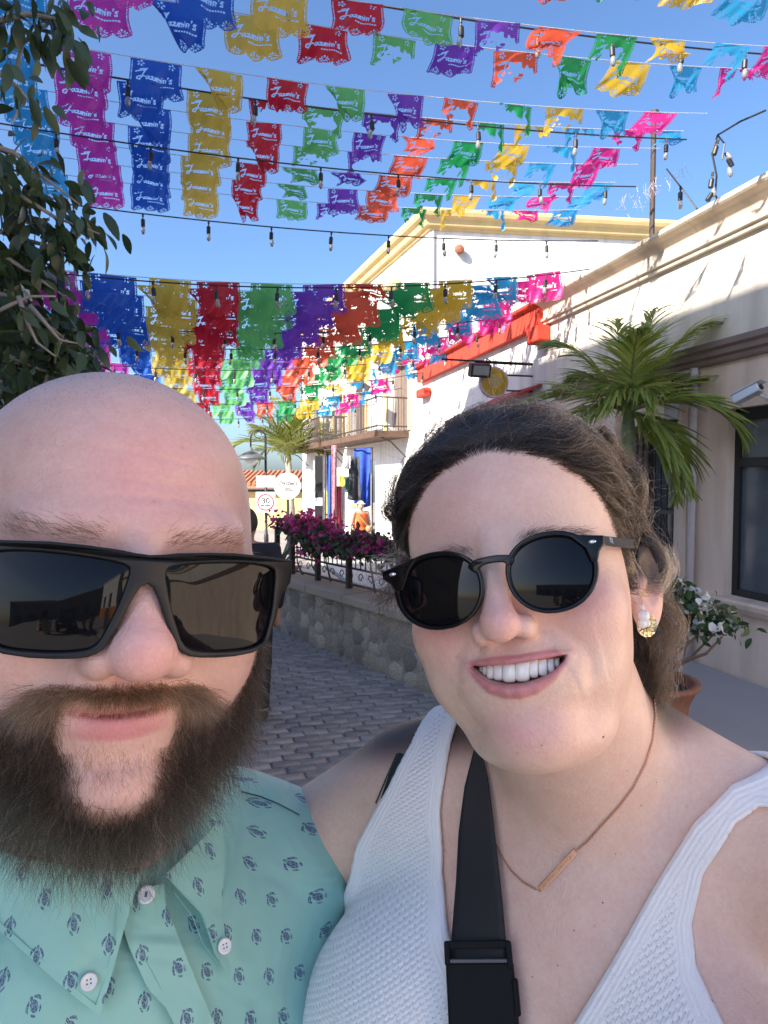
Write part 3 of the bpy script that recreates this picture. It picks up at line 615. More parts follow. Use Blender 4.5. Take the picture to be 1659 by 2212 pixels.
# ---- bougainvillea trained over the railing
LG = leaf_mat('bougainvillea leaf', (.030, .062, .020), (.060, .10, .032)); LM = leaf_mat('magenta bract', (.26, .025, .11), (.46, .05, .19), .6, .4); LP = leaf_mat('bright pink bract', (.68, .06, .24), (.80, .13, .33), .6, .4); LW = leaf_mat('white bract', (.72, .74, .72), (.82, .83, .80), .6, .3)
gl = leaf_mesh('leaf', .06, .04, LG); br_m = leaf_mesh('bract', .045, .04, LM, .4); br_p = leaf_mesh('bract', .05, .045, LP, .4); br_w = leaf_mesh('bract', .042, .038, LW, .4)
tw = mat('woody stem', (.10, .07, .05), .8)
def bush(nm, label, cat, spots, leafs, bracts, nl, nb, stems, spread, group=None, clump=10):
    t = tag(empty(nm, stems[0][0]), label, cat, group); m = MB()
    for a, b in stems: mid = (a + b) / 2 + rv(.06); m.tube([a, mid, b], [.012, .008, .003], 5)
    m.build('stem', tw, t); it = []
    for _ in range(nl): c, rr = random.choice(spots); p = c + Vector((random.gauss(0, rr[0]), random.gauss(0, rr[1]), random.gauss(0, rr[2]))); it.append((leafs, aim(p, rv() + Vector((0, 0, -.2)), random.uniform(-2, 2), random.uniform(.7, 1.3))))
    scatter('foliage', it, t); it = []
    for _ in range(nb // clump):
        c, rr = random.choice(spots); p = c + Vector((random.gauss(0, rr[0]), random.gauss(0, rr[1]), random.gauss(0, rr[2]))) + Vector((0, -.03, .02))
        for _ in range(clump): it.append((random.choice(bracts), aim(p + rv(spread), rv(), random.uniform(-3, 3), random.uniform(.7, 1.25))))
    scatter('flowers', it, t); return t
sp = []; t = t_of(850)
while t < WL + .1: sp.append((wp(t, HR - .02 + random.uniform(-.05, .05)), (.09, .09, .045))); t += .10
n3 = len(sp) // 3
stems = lambda S: [(wp((p - WA).dot(WD), -.02, .25), p) for p, _ in S[::4]]
bush('bougainvillea', 'dark magenta bougainvillea over the railing nearest the woman', 'shrub', sp[:n3 + 2], gl, [br_m], 900, 420, stems(sp[:n3 + 2]), .035, 'bougainvillea along the railing')
bush('bougainvillea', 'magenta bougainvillea in the middle of the railing below the hanging clothes', 'shrub', sp[n3 + 1:2 * n3 + 2], gl, [br_m, br_m, br_p], 900, 480, stems(sp[n3 + 1:2 * n3 + 2]), .035, 'bougainvillea along the railing')
bush('bougainvillea', 'bright pink sunlit bougainvillea at the far end of the railing', 'shrub', [(p + Vector((0, .2, .08)), r) for p, r in sp[2 * n3:]], gl, [br_p], 600, 620, stems(sp[2 * n3:]), .04, 'bougainvillea along the railing')
# spiky rosette beside the far post
def rosette(nm, c, n, L, W, mt, label):
    t = tag(empty(nm, c), label, 'plant'); lm = leaf_mesh('leaf', L, W, mt, .3, .25)
    for i in range(n): a = i * 2.4; e = .15 + .95 * (i / n); o = bpy.data.objects.new('leaf', lm); COL.objects.link(o); o.parent = t; o.matrix_parent_inverse = inv_world(t); o.matrix_basis = aim(c, (math.cos(a) * math.cos(e), math.sin(a) * math.cos(e), math.sin(e)), 0, random.uniform(.8, 1.15))
    return t
AG = leaf_mat('agave leaf', (.10, .14, .09), (.17, .22, .13), .5, .1); cR = at(608, 1200, 8.3); rosette('spiky_rosette', Vector((cR.x, cR.y, cR.z - .15)), 34, .42, .045, AG, 'spiky grey green rosette plant at the far end of the stone wall')
m = MB(); pc = Vector((cR.x, cR.y, 0)); m.lathe([(.12, .10), (.17, .14), (.20, cR.z - .18), (.22, cR.z - .14), (.18, cR.z - .14), (.17, cR.z - .2), (0, cR.z - .2)], 20, None, pc); m.build('plant_tub', M_tile); tag(bpy.data.objects['plant_tub'], 'terracotta tub under the spiky rosette plant', 'pot')
# ---- white flowering shrub in a terracotta pot by the beige wall
Yp = 3.45
pc = at(1398, 1512, Yp); pot = tag(empty('flower_pot', Vector((pc.x, pc.y, .10))), 'large round terracotta pot behind the woman', 'pot')
zr = pc.z + .10; m = MB(); m.lathe([(0, 0), (.14, 0), (.165, .04), (.20, zr - .20), (.235, zr - .115), (.25, zr - .11), (.25, zr - .09), (.215, zr - .09), (.20, zr - .14), (0, zr - .15)], 36, None, Vector((pc.x, pc.y, .10))); m.build('bowl', mat('weathered terracotta', (.24, .105, .065), .85, noise=(9, .3)), pot, True); m = MB(); m.lathe([(.205, zr - .137), (0, zr - .12)], 20, None, Vector((pc.x, pc.y, .10))); m.build('soil', mat('dark soil', (.03, .025, .02), .95, noise=(40, .3)), pot)
top_ = Vector((pc.x, pc.y, zr)); Yb = Yp + .12
spw = [(at(u, v, Yb + random.uniform(-.08, .1)), (.035, .05, .03)) for u, v in ((1440, 1262), (1462, 1275), (1480, 1300), (1500, 1315), (1512, 1330), (1475, 1330), (1530, 1345), (1455, 1310), (1450, 1350), (1545, 1320), (1560, 1352), (1582, 1352), (1470, 1290), (1520, 1360))]
bush('white_bougainvillea', 'white flowering bougainvillea in the terracotta pot beside the beige wall', 'shrub', spw, leaf_mesh('leaf', .045, .030, leaf_mat('deep green leaf', (.035, .075, .025), (.065, .12, .04))), [br_w], 600, 220, [(top_ + rv(.03) - Vector((0, 0, .02)), p) for p, _ in spw[::1]], .018)
# ---- palm in front of the beige building
def frond(base, dirv, L, droop, n, lm, par, rach, lw=1.0):
    m = MB(); pts = []; p = Vector(base); d = Vector(dirv).normalized(); st = L / 16
    for i in range(17): pts.append(p.copy()); d = (d + Vector((0, 0, -droop * (.4 + i / 9)))).normalized(); p = p + d * st
    m.tube(pts, [.016 * (1 - i / 18) + .002 for i in range(17)], 5); o = m.build('frond', rach, par); its = []
    for i in range(n):
        s = .10 + .90 * i / n; k = min(15, int(s * 16)); f = s * 16 - k; q = pts[k].lerp(pts[k + 1], f); d = (pts[k + 1] - pts[k]).normalized(); sd = d.cross(Vector((0, 0, 1))).normalized(); up = sd.cross(d)
        ll = L * .46 * (math.sin(math.pi * min(1, .22 + s * .74)) ** .7) * random.uniform(.85, 1.1)
        for sg in (-1, 1):
            v = sd * sg * (1 - .55 * s) + d * (.65 + .5 * s) + up * random.uniform(.05, .35) + rv(.05); M_ = aim(q, v, random.uniform(-.3, .3) + sg * .5, 1); M_ = M_ @ Matrix.Diagonal((lw, ll, 1, 1)); its.append((lm, M_))
    scatter('leaflets', its, o); return o
PG = leaf_mat('palm leaflet', (.19, .26, .050), (.36, .42, .11), .38, .40); plm = leaf_mesh('leaflet', 1, .030, PG, .35, .16, 5)
cP = at(1357, 905, 5.6); palm = tag(empty('palm_tree', Vector((cP.x, cP.y, .1))), 'green feather palm in front of the beige building above the woman', 'palm tree')
m = MB(); m.tube([Vector((cP.x + .04, cP.y, 0)), Vector((cP.x + .03, cP.y, .8)), Vector((cP.x, cP.y, cP.z - .35))], [.075, .06, .05], 14); m.build('trunk', mat('ringed palm trunk', (.30, .27, .22), .8, noise=(20, .25), bump=(25, .6, .01)), palm, True)
m = MB(); m.tube([Vector((cP.x, cP.y, cP.z - .36)), Vector((cP.x, cP.y, cP.z - .1)), Vector((cP.x, cP.y, cP.z + .12))], [.052, .058, .035], 14); m.build('crownshaft', mat('green crownshaft', (.20, .26, .13), .45, noise=(14, .15)), palm, True)
GR = mat('palm rib', (.16, .20, .06), .5); b0 = Vector((cP.x, cP.y, cP.z + .06))
for (u, v, Yo, L, dr) in ((1190, 830, 0, .95, .075), (1230, 720, .2, .95, .055), (1330, 660, .3, .95, .03), (1415, 640, .1, .98, .035), (1490, 690, -.1, 1.0, .055), (1560, 780, .1, 1.02, .085), (1535, 730, .4, .95, .07), (1480, 960, -.5, .95, .13), (1440, 980, -.25, .85, .14), (1260, 880, -.3, .80, .10), (1260, 780, .5, .9, .07), (1520, 860, -.3, 1.0, .11), (1380, 650, -.5, .85, .06), (1420, 760, -.9, .9, .09), (1300, 760, -.8, .85, .09)):
    tgt = at(u, v, 5.6 + Yo); d = tgt - b0; d.z += d.length * dr * 2.2; frond(b0, d, L * .92, dr * .72, 34, plm, palm, GR)
# ---- coconut palm further off
cC = at(622, 985, 26.0); cp_ = tag(empty('coconut_palm', Vector((cC.x, cC.y, -.5))), 'sunlit coconut palm beyond the street lamp', 'palm tree'); CG = leaf_mat('sunny palm leaflet', (.16, .19, .035), (.26, .27, .06), .45, .35); clm = leaf_mesh('leaflet', 1, .10, CG, .35, .2, 4)
m = MB(); m.tube([Vector((cC.x + .2, cC.y, -.6)), Vector((cC.x + .1, cC.y, .8)), cC], [.16, .13, .11], 10); m.build('trunk', mat('grey palm trunk', (.28, .24, .19), .85, noise=(8, .25)), cp_, True)
for i in range(15):
    a = i * 2.4; e = .25 + 1.15 * (i / 15); frond(cC, (math.cos(a) * math.cos(e), math.sin(a) * math.cos(e), math.sin(e) + .15), 2.0 + .3 * (i % 3), .075, 22, clm, cp_, GR, .8)
# ---- street lamps with a shepherd's crook
def crook_lamp(foot, H, reach, label, sgn=-1, bell=.24):
    t = tag(empty('street_lamp', foot), label, 'street lamp'); F_ = Vector(foot); tp = F_ + Vector((0, 0, H)); ax_ = Vector((1, 0, 0)) * sgn
    m = MB(); m.tube([F_, F_ + Vector((0, 0, .5)), F_ + Vector((0, 0, .55)), tp], [.06, .06, .038, .030], 10); m.build('pole', M_black, t, True)
    arc = [tp + ax_ * (reach / 2 * (1 - math.cos(R(a)))) + Vector((0, 0, reach / 2 * math.sin(R(a)))) for a in range(0, 181, 15)] + [tp + ax_ * reach + Vector((0, 0, -.25 * reach / .4))]
    m = MB(); m.tube(arc, .022, 8); m.build('crook', M_black, t, True); m = MB()
    m.tube([tp + ax_ * reach * .5 + Vector((.09 * math.cos(a), 0, reach * .18 + .09 * math.sin(a))) for a in np.linspace(0, 5.5, 12)], .012, 5); m.build('scroll', M_black, t)
    c = arc[-1]; m = MB(); m.lathe([(.03, 0), (.05, -.06), (.07, -.10), (bell * .55, -.16), (bell * .9, -.24), (bell * 1.05, -.30), (bell * 1.05, -.32), (bell * .85, -.27), (.05, -.15)], 28, None, c); m.build('bell_shade', mat('grey green lamp shade', (.10, .11, .11), .5), t, True)
    m = MB(); m.lathe([(bell * .5, -.26), (bell * .52, -.36), (bell * .3, -.46), (0, -.48)], 20, None, c); m.build('globe', mat('milky globe', (.62, .64, .66), .25), t, True); return t
lf = at(574, 1000, 17.5); crook_lamp(Vector((lf.x, lf.y, -.3)), at(574, 945, 17.5).z + .3, .38, 'black crook-necked street lamp with bell shade above the speed sign', -1, .34)
lf = at(140, 1000, 5.6); crook_lamp(Vector((lf.x, lf.y, 0)), at(140, 470, 5.6).z, .30, 'black street lamp half hidden in the leafy branches', -1, .24)
# speed limit sign on the lamp's pole
def text_mesh(body, size, nm, mt, par, M_, ext=.002, shear=0, font_scale=1.0, align='CENTER', bold=.012):
    cu = bpy.data.curves.new(nm, 'FONT'); cu.body = body; cu.size = size; cu.align_x = align; cu.align_y = 'CENTER'; cu.extrude = ext; cu.shear = shear; cu.resolution_u = 3; cu.offset = size * bold; cu.space_character = font_scale
    o = bpy.data.objects.new(nm, cu); COL.objects.link(o); dg = bpy.context.evaluated_depsgraph_get(); dg.update(); me = bpy.data.meshes.new_from_object(o.evaluated_get(dg)); bpy.data.objects.remove(o); bpy.data.curves.remove(cu); me.transform(M_); me.materials.clear(); return link(nm, me, mt, par)
cS = at(574, 1085, 17.3); wS = 42 / F1 * 17.3; FC = Matrix.Rotation(R(90), 4, 'X')
t = tag(empty('speed_sign', cS), 'square white speed limit sign with a red ring, 30', 'sign'); ws = mat('white sign sheet', (.75, .75, .76), .45); rd = mat('red ring paint', (.50, .03, .04), .5); bk = mat('black lettering', (.03, .03, .035), .5)
m = MB(); m.box(cS, (wS, .03, wS * 1.05)); m.build('panel', ws, t, bevel=.01)
m = MB(); Q_ = Matrix.Rotation(R(90), 3, 'X'); m.lathe([(wS * .37, .018), (wS * .43, .018), (wS * .43, .022), (wS * .37, .022), (wS * .37, .018)], 40, Q_, cS, False); m.build('ring', rd, t)
text_mesh('30', wS * .42, 'numerals', bk, t, Matrix.Translation(cS + Vector((0, -.021, wS * .07))) @ FC); text_mesh('MAXIMA', wS * .13, 'lettering', bk, t, Matrix.Translation(cS + Vector((0, -.021, -wS * .17))) @ FC)
c2 = at(574, 1050, 17.45); m = MB(); m.box(c2 + Vector((0, .02, .12)), (wS * 1.0, .02, .30)); o = m.build('back_panel', mat('grey sign back', (.42, .40, .40), .6, noise=(6, .2)), t)
# oyster sign
cO = at(621, 1050, 15.5); rO = 28.5 / F1 * 15.5; t = tag(empty('round_sign', Vector((cO.x, cO.y, -.15))), 'round white sign lettered Oysters with a shell drawing', 'sign'); m = MB(); m.lathe([(0, -.03), (rO, -.03), (rO, .03), (0, .03)], 44, Q_, cO); m.build('disc', mat('white sign board', (.82, .82, .80), .4), t)
text_mesh('Oysters', rO * .46, 'lettering', bk, t, Matrix.Translation(cO + Vector((0, -.034, rO * .22))) @ FC, .002, .35); text_mesh('OYSTER BAR', rO * .11, 'lettering', bk, t, Matrix.Translation(cO + Vector((0, -.034, -rO * .66))) @ FC)
gy = mat('grey drawing', (.30, .30, .30), .6)
for k in range(7): a = R(-60 + 20 * k); m = MB(); m.tube([cO + Vector((.02, -.033, -rO * .42)), cO + Vector((.02 + math.sin(a) * rO * .36, -.033, -rO * .42 + math.cos(a) * rO * .34))], [.006, .022], 5); m.build('shell_rib', gy, t)
m = MB(); m.lathe([(.03, .032), (0, .034)], 12, Q_, cO + Vector((0, 0, rO * .68))); m.build('heart', gy, t)
m = MB(); m.tube([Vector((cO.x, cO.y + .05, -.3)), Vector((cO.x, cO.y + .05, cO.z + rO))], .03, 8); m.build('post', M_black, t)
# ---- low house with a tiled roof at the end of the street
fh = tag(empty('tiled_house', at(560, 1080, 34)), 'low yellow house with orange tiled roof at the end of the street', 'building'); a_, b_ = at(470, 1060, 34), at(668, 1060, 34); m = MB(); m.add([Vector((x, y, z)) for z in (-1, at(560, 1062, 34).z) for x in (a_.x, b_.x) for y in (34, 40)], [(0, 1, 3, 2), (4, 6, 7, 5), (0, 4, 5, 1), (2, 3, 7, 6), (0, 2, 6, 4), (1, 5, 7, 3)]); m.build('wall', plaster('sunny yellow wall', (.62, .48, .22), .06), fh)
m = MB(); ze = at(560, 1046, 34).z; zr_ = at(560, 1018, 34).z; m.prism([Vector((a_.x - .3, 33.5, ze)), Vector((a_.x - .3, 37, zr_)), Vector((a_.x - .3, 40.5, ze)), Vector((a_.x - .3, 40.5, ze - .2)), Vector((a_.x - .3, 33.5, ze - .2))], (0, 0, 0), (b_.x - a_.x + .6, 0, 0)); rf = m.build('roof', M_tile, fh)
x = a_.x - .25
while x < b_.x + .3: m = MB(); m.tube([Vector((x, 33.45, ze + .03)), Vector((x, 37, zr_ + .03))], .10, 6); m.build('tile_row', M_tile, rf); x += .24
def fbox(nm, u0, u1, v0, v1, Y, dpt, mt, label, cat, bev=.01):
    a, b = at(u0, v0, Y), at(u1, v1, Y); m = MB(); m.box(((a.x + b.x) / 2, Y, (a.z + b.z) / 2), (abs(b.x - a.x), dpt, abs(a.z - b.z))); return m
# ---- shop goods below the white building, each its own piece
def hanging(nm, u0, u1, v0, v1, Y, mt, label, cat, wav=4, flare=.0, group=None):
    a, b = at(u0, v0, Y), at(u1, v1, Y); W_, H_ = b.x - a.x, a.z - b.z; v = []; f = []; n, k = 14, 10
    for j in range(k + 1):
        for i in range(n + 1): s, q = i / n, j / k; v.append((a.x + W_ * (s + (s - .5) * flare * q), Y + .05 * math.sin(s * wav * 3.1 + q * 1.5) * (.4 + q), a.z - H_ * q - .04 * H_ * math.sin(s * 3.14) * (q > .95)))
    for j in range(k):
        for i in range(n): f.append((j * (n + 1) + i, j * (n + 1) + i + 1, (j + 1) * (n + 1) + i + 1, (j + 1) * (n + 1) + i))
    me = bpy.data.meshes.new(nm); me.from_pydata(v, [], f); o = link(nm, me, mt, None, True); sd = o.modifiers.new('thick', 'SOLIDIFY'); sd.thickness = .012; return tag(o, label, cat, group)
def cloth(nm, c, n=None): return mat(nm, c, .85, noise=n or (9, .25))
hanging('blue_blanket', 764, 801, 968, 1092, 15.4, cloth('cobalt cloth', (.030, .085, .46)), 'long cobalt blue blanket hanging beside the white wall', 'blanket', 3)
hanging('blue_blanket', 706, 716, 984, 1145, 15.7, cloth('blue cloth', (.035, .10, .42)), 'narrow blue cloth hanging left of the patterned textiles', 'blanket', 2)
hanging('patterned_shawl', 716, 727, 962, 1142, 15.5, cloth('red white weave', (.42, .16, .20), (22, .8)), 'red and white patterned shawl hanging by the black post', 'shawl', 2)
hanging('red_shawl', 727, 736, 1050, 1142, 15.3, cloth('dark red weave', (.35, .03, .05)), 'dark red shawl hanging beside the pale striped one', 'shawl', 2)
hanging('striped_shawl', 736, 745, 1045, 1142, 15.4, cloth('pale stripes', (.62, .55, .50), (25, .5)), 'pale striped shawl hanging next to the dark red one', 'shawl', 2)
hanging('grey_dress', 754, 776, 986, 1078, 15.0, cloth('charcoal print', (.05, .055, .065), (16, .8)), 'charcoal printed dress on a hanger in front of the blue blanket', 'dress', 3, .4)
hanging('white_blouse', 741, 757, 985, 1012, 14.9, cloth('white blouse', (.72, .72, .74)), 'white blouse on a hanger left of the charcoal dress', 'blouse', 3)
hanging('green_scarf', 745, 754, 1030, 1062, 14.9, cloth('bottle green', (.03, .11, .075)), 'small bottle green scarf below the white blouse', 'scarf', 2)
hanging('yellow_bag', 733, 745, 1028, 1050, 14.8, cloth('yellow straw', (.58, .42, .04)), 'yellow woven bag hanging among the clothes', 'bag', 1)
hanging('dark_dress', 684, 698, 1060, 1108, 17.5, cloth('navy dress', (.02, .025, .06)), 'navy dress hanging at the far end of the shop row', 'dress', 2)
hanging('white_dress', 670, 683, 1058, 1112, 17.4, cloth('pale dress', (.50, .54, .55)), 'pale dress hanging beside the navy dress', 'dress', 2)
hanging('orange_towel', 702, 714, 1062, 1140, 17.3, cloth('orange towel', (.75, .33, .03)), 'bright orange towel hanging beyond the black post', 'towel', 2)
hr = tag(empty('clothes_rail', at(750, 980, 15.2)), 'iron rail carrying the hanging clothes by the white wall', 'rail'); m = MB(); m.tube([at(700, 972, 15.6), at(806, 966, 15.2)], .018, 6); m.build('bar', M_iron, hr); m = MB(); m.tube([at(804, 966, 15.25), at(804, 1190, 15.25)], .02, 6); m.tube([at(703, 972, 15.65), at(703, 1190, 15.65)], .02, 6); m.build('leg', M_iron, hr)
tb = tag(empty('display_table', at(775, 1150, 14.6)), 'small market table with folded goods beside the woman in orange', 'table'); a, b = at(755, 1128, 14.6), at(800, 1128, 14.6); m = MB(); m.box(((a.x + b.x) / 2, 14.7, a.z), (b.x - a.x, .6, .04)); m.build('top', cloth('table wood', (.2, .12, .07)), tb)
for (x, y) in ((a.x + .04, 14.45), (b.x - .04, 14.45), (a.x + .04, 14.95), (b.x - .04, 14.95)): m = MB(); m.tube([(x, y, -.2), (x, y, a.z)], .02, 6); m.build('leg', M_iron, tb)
for k, (u0, u1, v0, v1, c, nmn) in enumerate(((757, 776, 1112, 1127, (.12, .45, .50), 'turquoise'), (776, 790, 1114, 1127, (.55, .16, .22), 'rose'), (758, 778, 1098, 1111, (.35, .55, .62), 'pale blue'), (758, 785, 1088, 1097, (.62, .42, .20), 'tan'))):
    m = fbox('x', u0, u1, v0, v1, 14.6, .3, None, '', ''); o = m.build('folded_cloth', cloth('folded ' + nmn, c), None, bevel=.015); tag(o, f'folded {nmn} cloth stacked on the market table', 'cloth', 'folded cloths on the table')
# black and white post at the shop corner
cb = at(688, 1080, 15.0); t = tag(empty('corner_post', Vector((cb.x, cb.y, -.2))), 'black and white square post in front of the shop corner', 'post')
for (v0, v1, mt) in ((985, 998, M_black), (998, 1075, M_black), (1075, 1092, ws), (1092, 1190, M_black)): a, b = at(681, v0, 15), at(697, v1, 15); m = MB(); m.box(((a.x + b.x) / 2, 15, (a.z + b.z) / 2), (b.x - a.x, .16, a.z - b.z)); m.build('segment', mt, t, bevel=.006)
for u in (679, 699): a, b = at(u - 1.5, 995, 15), at(u + 1.5, 1190, 15); m = MB(); m.box(((a.x + b.x) / 2, 14.99, (a.z + b.z) / 2), (b.x - a.x, .05, a.z - b.z)); m.build('edge_strip', ws, t)
# ================================================================== paper flags and string lights over the street
PAPER = {}
def paper(nm, c):
    m = bpy.data.materials.new(nm); m.use_nodes = True; t = m.node_tree; b = t.nodes['Principled BSDF']; b.inputs['Base Color'].default_value = (*c, 1); b.inputs['Roughness'].default_value = .45
    tr = nd(t, 'ShaderNodeBsdfTranslucent'); tr.inputs[0].default_value = (*c, 1); ms = nd(t, 'ShaderNodeMixShader', (.42,)); t.links.new(b.outputs[0], ms.inputs[1]); t.links.new(tr.outputs[0], ms.inputs[2]); t.links.new(ms.outputs[0], t.nodes['Material Output'].inputs[0]); PAPER[nm] = m
for nm, c in (('sky blue paper', (.035, .36, .72)), ('magenta paper', (.52, .045, .42)), ('cobalt paper', (.010, .10, .52)), ('gold paper', (.60, .44, .07)), ('crimson paper', (.50, .012, .035)), ('leaf green paper', (.12, .46, .14)), ('purple paper', (.17, .045, .46)), ('orange red paper', (.72, .10, .045)), ('emerald paper', (.015, .32, .09)), ('yellow paper', (.72, .47, .04)), ('azure paper', (.03, .37, .66)), ('hot pink paper', (.70, .022, .25))): paper(nm, c)
ORDER = list(PAPER)
FWD, FHT = .365, .285; NX, NY = 66, 58
# the cut pattern on a unit sheet: x 0..1, y 0 at the string to 1 at the scallops
def stroke(x, y, pts, wd):
    d = np.full(x.shape, 9.0)
    for a, b in zip(pts[:-1], pts[1:]):
        e = np.subtract(b, a); L_ = max(e @ e, 1e-9); t = np.clip(((x - a[0]) * e[0] + (y - a[1]) * e[1]) / L_, 0, 1); d = np.minimum(d, np.hypot(x - a[0] - t * e[0], y - a[1] - t * e[1]))
    return d < wd
def cut_pattern():
    X, Y = np.meshgrid((np.arange(NX) + .5) / NX, (np.arange(NY) + .5) / NY, indexing='ij'); hole = np.zeros(X.shape, bool)
    sc = .84 + .13 * np.sqrt(np.clip(1 - ((X * 3) % 1 * 2 - 1) ** 2, 0, 1)); gone = Y > sc                         # three scallops
    L_ = [[(.17, .27), (.24, .235), (.28, .25), (.25, .34), (.21, .48), (.165, .55), (.13, .54), (.13, .49), (.18, .45), (.27, .43)],       # J with its tail
          [(.345, .43), (.315, .42), (.295, .46), (.305, .50), (.335, .48), (.350, .42), (.345, .49), (.365, .50)],                             # a
          [(.385, .43), (.430, .43), (.390, .50), (.435, .50)],                                                                                # z
          [(.460, .50), (.468, .43), (.490, .425), (.492, .50)], [(.492, .45), (.515, .42), (.530, .44), (.528, .50)],                          # m
          [(.566, .43), (.560, .50)], [(.572, .385), (.573, .388)],                                                                            # i
          [(.600, .50), (.606, .43), (.632, .42), (.645, .44), (.640, .50)],                                                                    # n
          [(.690, .36), (.682, .40)],                                                                                                          # '
          [(.765, .41), (.730, .415), (.722, .44), (.755, .465), (.750, .50), (.712, .50)]]                                                     # s
    for p in L_: hole |= stroke(X * 1.0, Y, [(a * 1.06 + .01, b) for a, b in p], .0125)
    hole |= stroke(X, Y, [(.12, .33), (.20, .30), (.30, .26), (.33, .22)], .016) & (X < .36)
    hole |= (np.abs(Y - .60) < .020) & (X > .42) & (X < .86) & (((X * 21) % 1) < .68)                                  # the small capitals line
    for cx, cy, n, r0, r1 in ((.20, .10, 5, .025, .07), (.80, .10, 5, .025, .07)) + tuple((.1667 + k / 3, .86, 8, .025, .085) for k in range(3)):
        a = np.arctan2(Y - cy, X - cx); r = np.hypot(X - cx, (Y - cy) * .9); pet = (np.cos(a * n) > .15) & (r > r0) & (r < r1); hole |= pet & ((cy < .5) | (Y < .93))
    hole |= (np.hypot(((X - .035) / .022), ((Y * 22) % 1 - .5) / .5 * .9) < .62) & (Y > .05) & (Y < .84); hole |= (np.hypot(((X - .965) / .022), ((Y * 22) % 1 - .5) / .5 * .9) < .62) & (Y > .05) & (Y < .84)
    hole |= (np.hypot(((X * 22) % 1 - .5) / .5 * .9, (Y - (sc - .035)) / .016) < .6) & (Y > .8)
    return hole, gone
HOLE, GONE = cut_pattern()
def flag_mesh(seed, style, swing, coarse=1):
    """style: flat, fold (a corner blown over), torn, rag, roll; swing leans the sheet away from the vertical"""
    r = np.random.default_rng(seed); nx, ny = NX + 1, NY + 1; u, v = np.meshgrid(np.linspace(0, 1, nx), np.linspace(0, 1, ny), indexing='ij'); keep = ~(HOLE | GONE)
    uc, vc = (u[:-1, :-1] + .5 / NX), (v[:-1, :-1] + .5 / NY); ph = r.random(6) * 6.28
    if style in ('torn', 'rag'):
        ed = (.50 if style == 'torn' else .24) + .16 * np.sin(uc * 7 + ph[0]) + .10 * np.sin(uc * 17 + ph[1]) + .05 * np.sin(uc * 41 + ph[2]); side = r.random() < .5
        keep &= (vc < ed) | ((uc < .16 + .06 * np.sin(vc * 19)) if side else (uc > .84 + .05 * np.sin(vc * 15)))
        if style == 'torn': keep &= np.hypot((uc - .5) / .22, (vc - .42) / .16) > 1 + .25 * np.sin(np.arctan2(vc - .42, uc - .5) * 5 + ph[3])
    ang = swing + .35 * np.sin(u * 3 + ph[0]) * v * .6; bend = .5 * v * np.sin(u * 2.2 + ph[1])                       # lean, growing and varying down the sheet
    a = ang + bend * .6; x = (u - .5) * FWD; st = FHT / NY; dz = -np.cos(a) * st; dy = np.sin(a) * st
    z = np.concatenate([np.zeros((nx, 1)), np.cumsum(dz[:, 1:], 1)], 1); y = np.concatenate([np.zeros((nx, 1)), np.cumsum(dy[:, 1:], 1)], 1)
    y = y + .026 * np.sin(u * 8 + v * 3 + ph[2]) * v + .010 * np.sin(u * 19 + v * 6 + ph[3]) * v; x = x * (1 - .10 * v * np.cos(ph[4])) + .02 * np.sin(v * 5 + ph[5]) * v
    if style == 'fold':                                              # one lower corner folds across
        sg = 1 if r.random() < .5 else -1; d = np.clip(sg * (u - .5) * 1.0 + (v - .62) * .9, 0, None); x = x - sg * d * .22; z = z + d * .10 * (1 + np.sin(u * 9 + ph[1])); y = y - .14 * d * np.sin(v * 4 + u * 3)
    if style == 'roll':
        k = v ** 1.3; x = x * (1 - .25 * k) + .05 * np.sin(v * 5 + ph[4]); z = z * (.45 - .12 * np.sin(u * 5 + ph[5])); y = y + .05 * np.sin(v * 9 + u * 4 + ph[0]) * v
    V = np.stack([x, y, z], -1).reshape(-1, 3); I = np.arange(nx * ny).reshape(nx, ny); q = np.stack([I[:-1, :-1], I[1:, :-1], I[1:, 1:], I[:-1, 1:]], -1)[keep]
    us, inv = np.unique(q, return_inverse=True); return V[us], inv.reshape(-1, 4)
VAR = {}
def variant(key, seed, style, swing):
    V, F_ = flag_mesh(seed, style, swing); VAR.setdefault(key, []).append((V, F_))
for k in range(4): variant('calm', k, 'flat', .10 + .06 * k)
variant('calm', 10, 'fold', .15)
for k in range(3): variant('breeze', 20 + k, 'flat', .55 + .15 * k)
for k in range(2): variant('breeze', 30 + k, 'roll', .5)
variant('breeze', 33, 'fold', .5)
for k in range(3): variant('breeze', 40 + k, 'torn', .4)
for k in range(2): variant('breeze', 44 + k, 'rag', .3)
for k in range(3): variant('gust', 50 + k, 'flat', 1.0 + .12 * k)
for k in range(3): variant('gust', 60 + k, 'roll', .9)
for k in range(2): variant('gust', 70 + k, 'torn', .9)
FM = {}
def flag_data(key, i, colour):
    kk = (key, i, colour)
    if kk not in FM: V, F_ = VAR[key][i]; me = np_mesh('flag', V, F_); me.materials.append(PAPER[colour]); FM[kk] = me
    return FM[kk]
STR = mat('white nylon string', (.55, .55, .58), .6)
def catenary(a, b, sag, n): return [a.lerp(b, i / n) + Vector((0, 0, -sag * 4 * (i / n) * (1 - i / n))) for i in range(n + 1)]
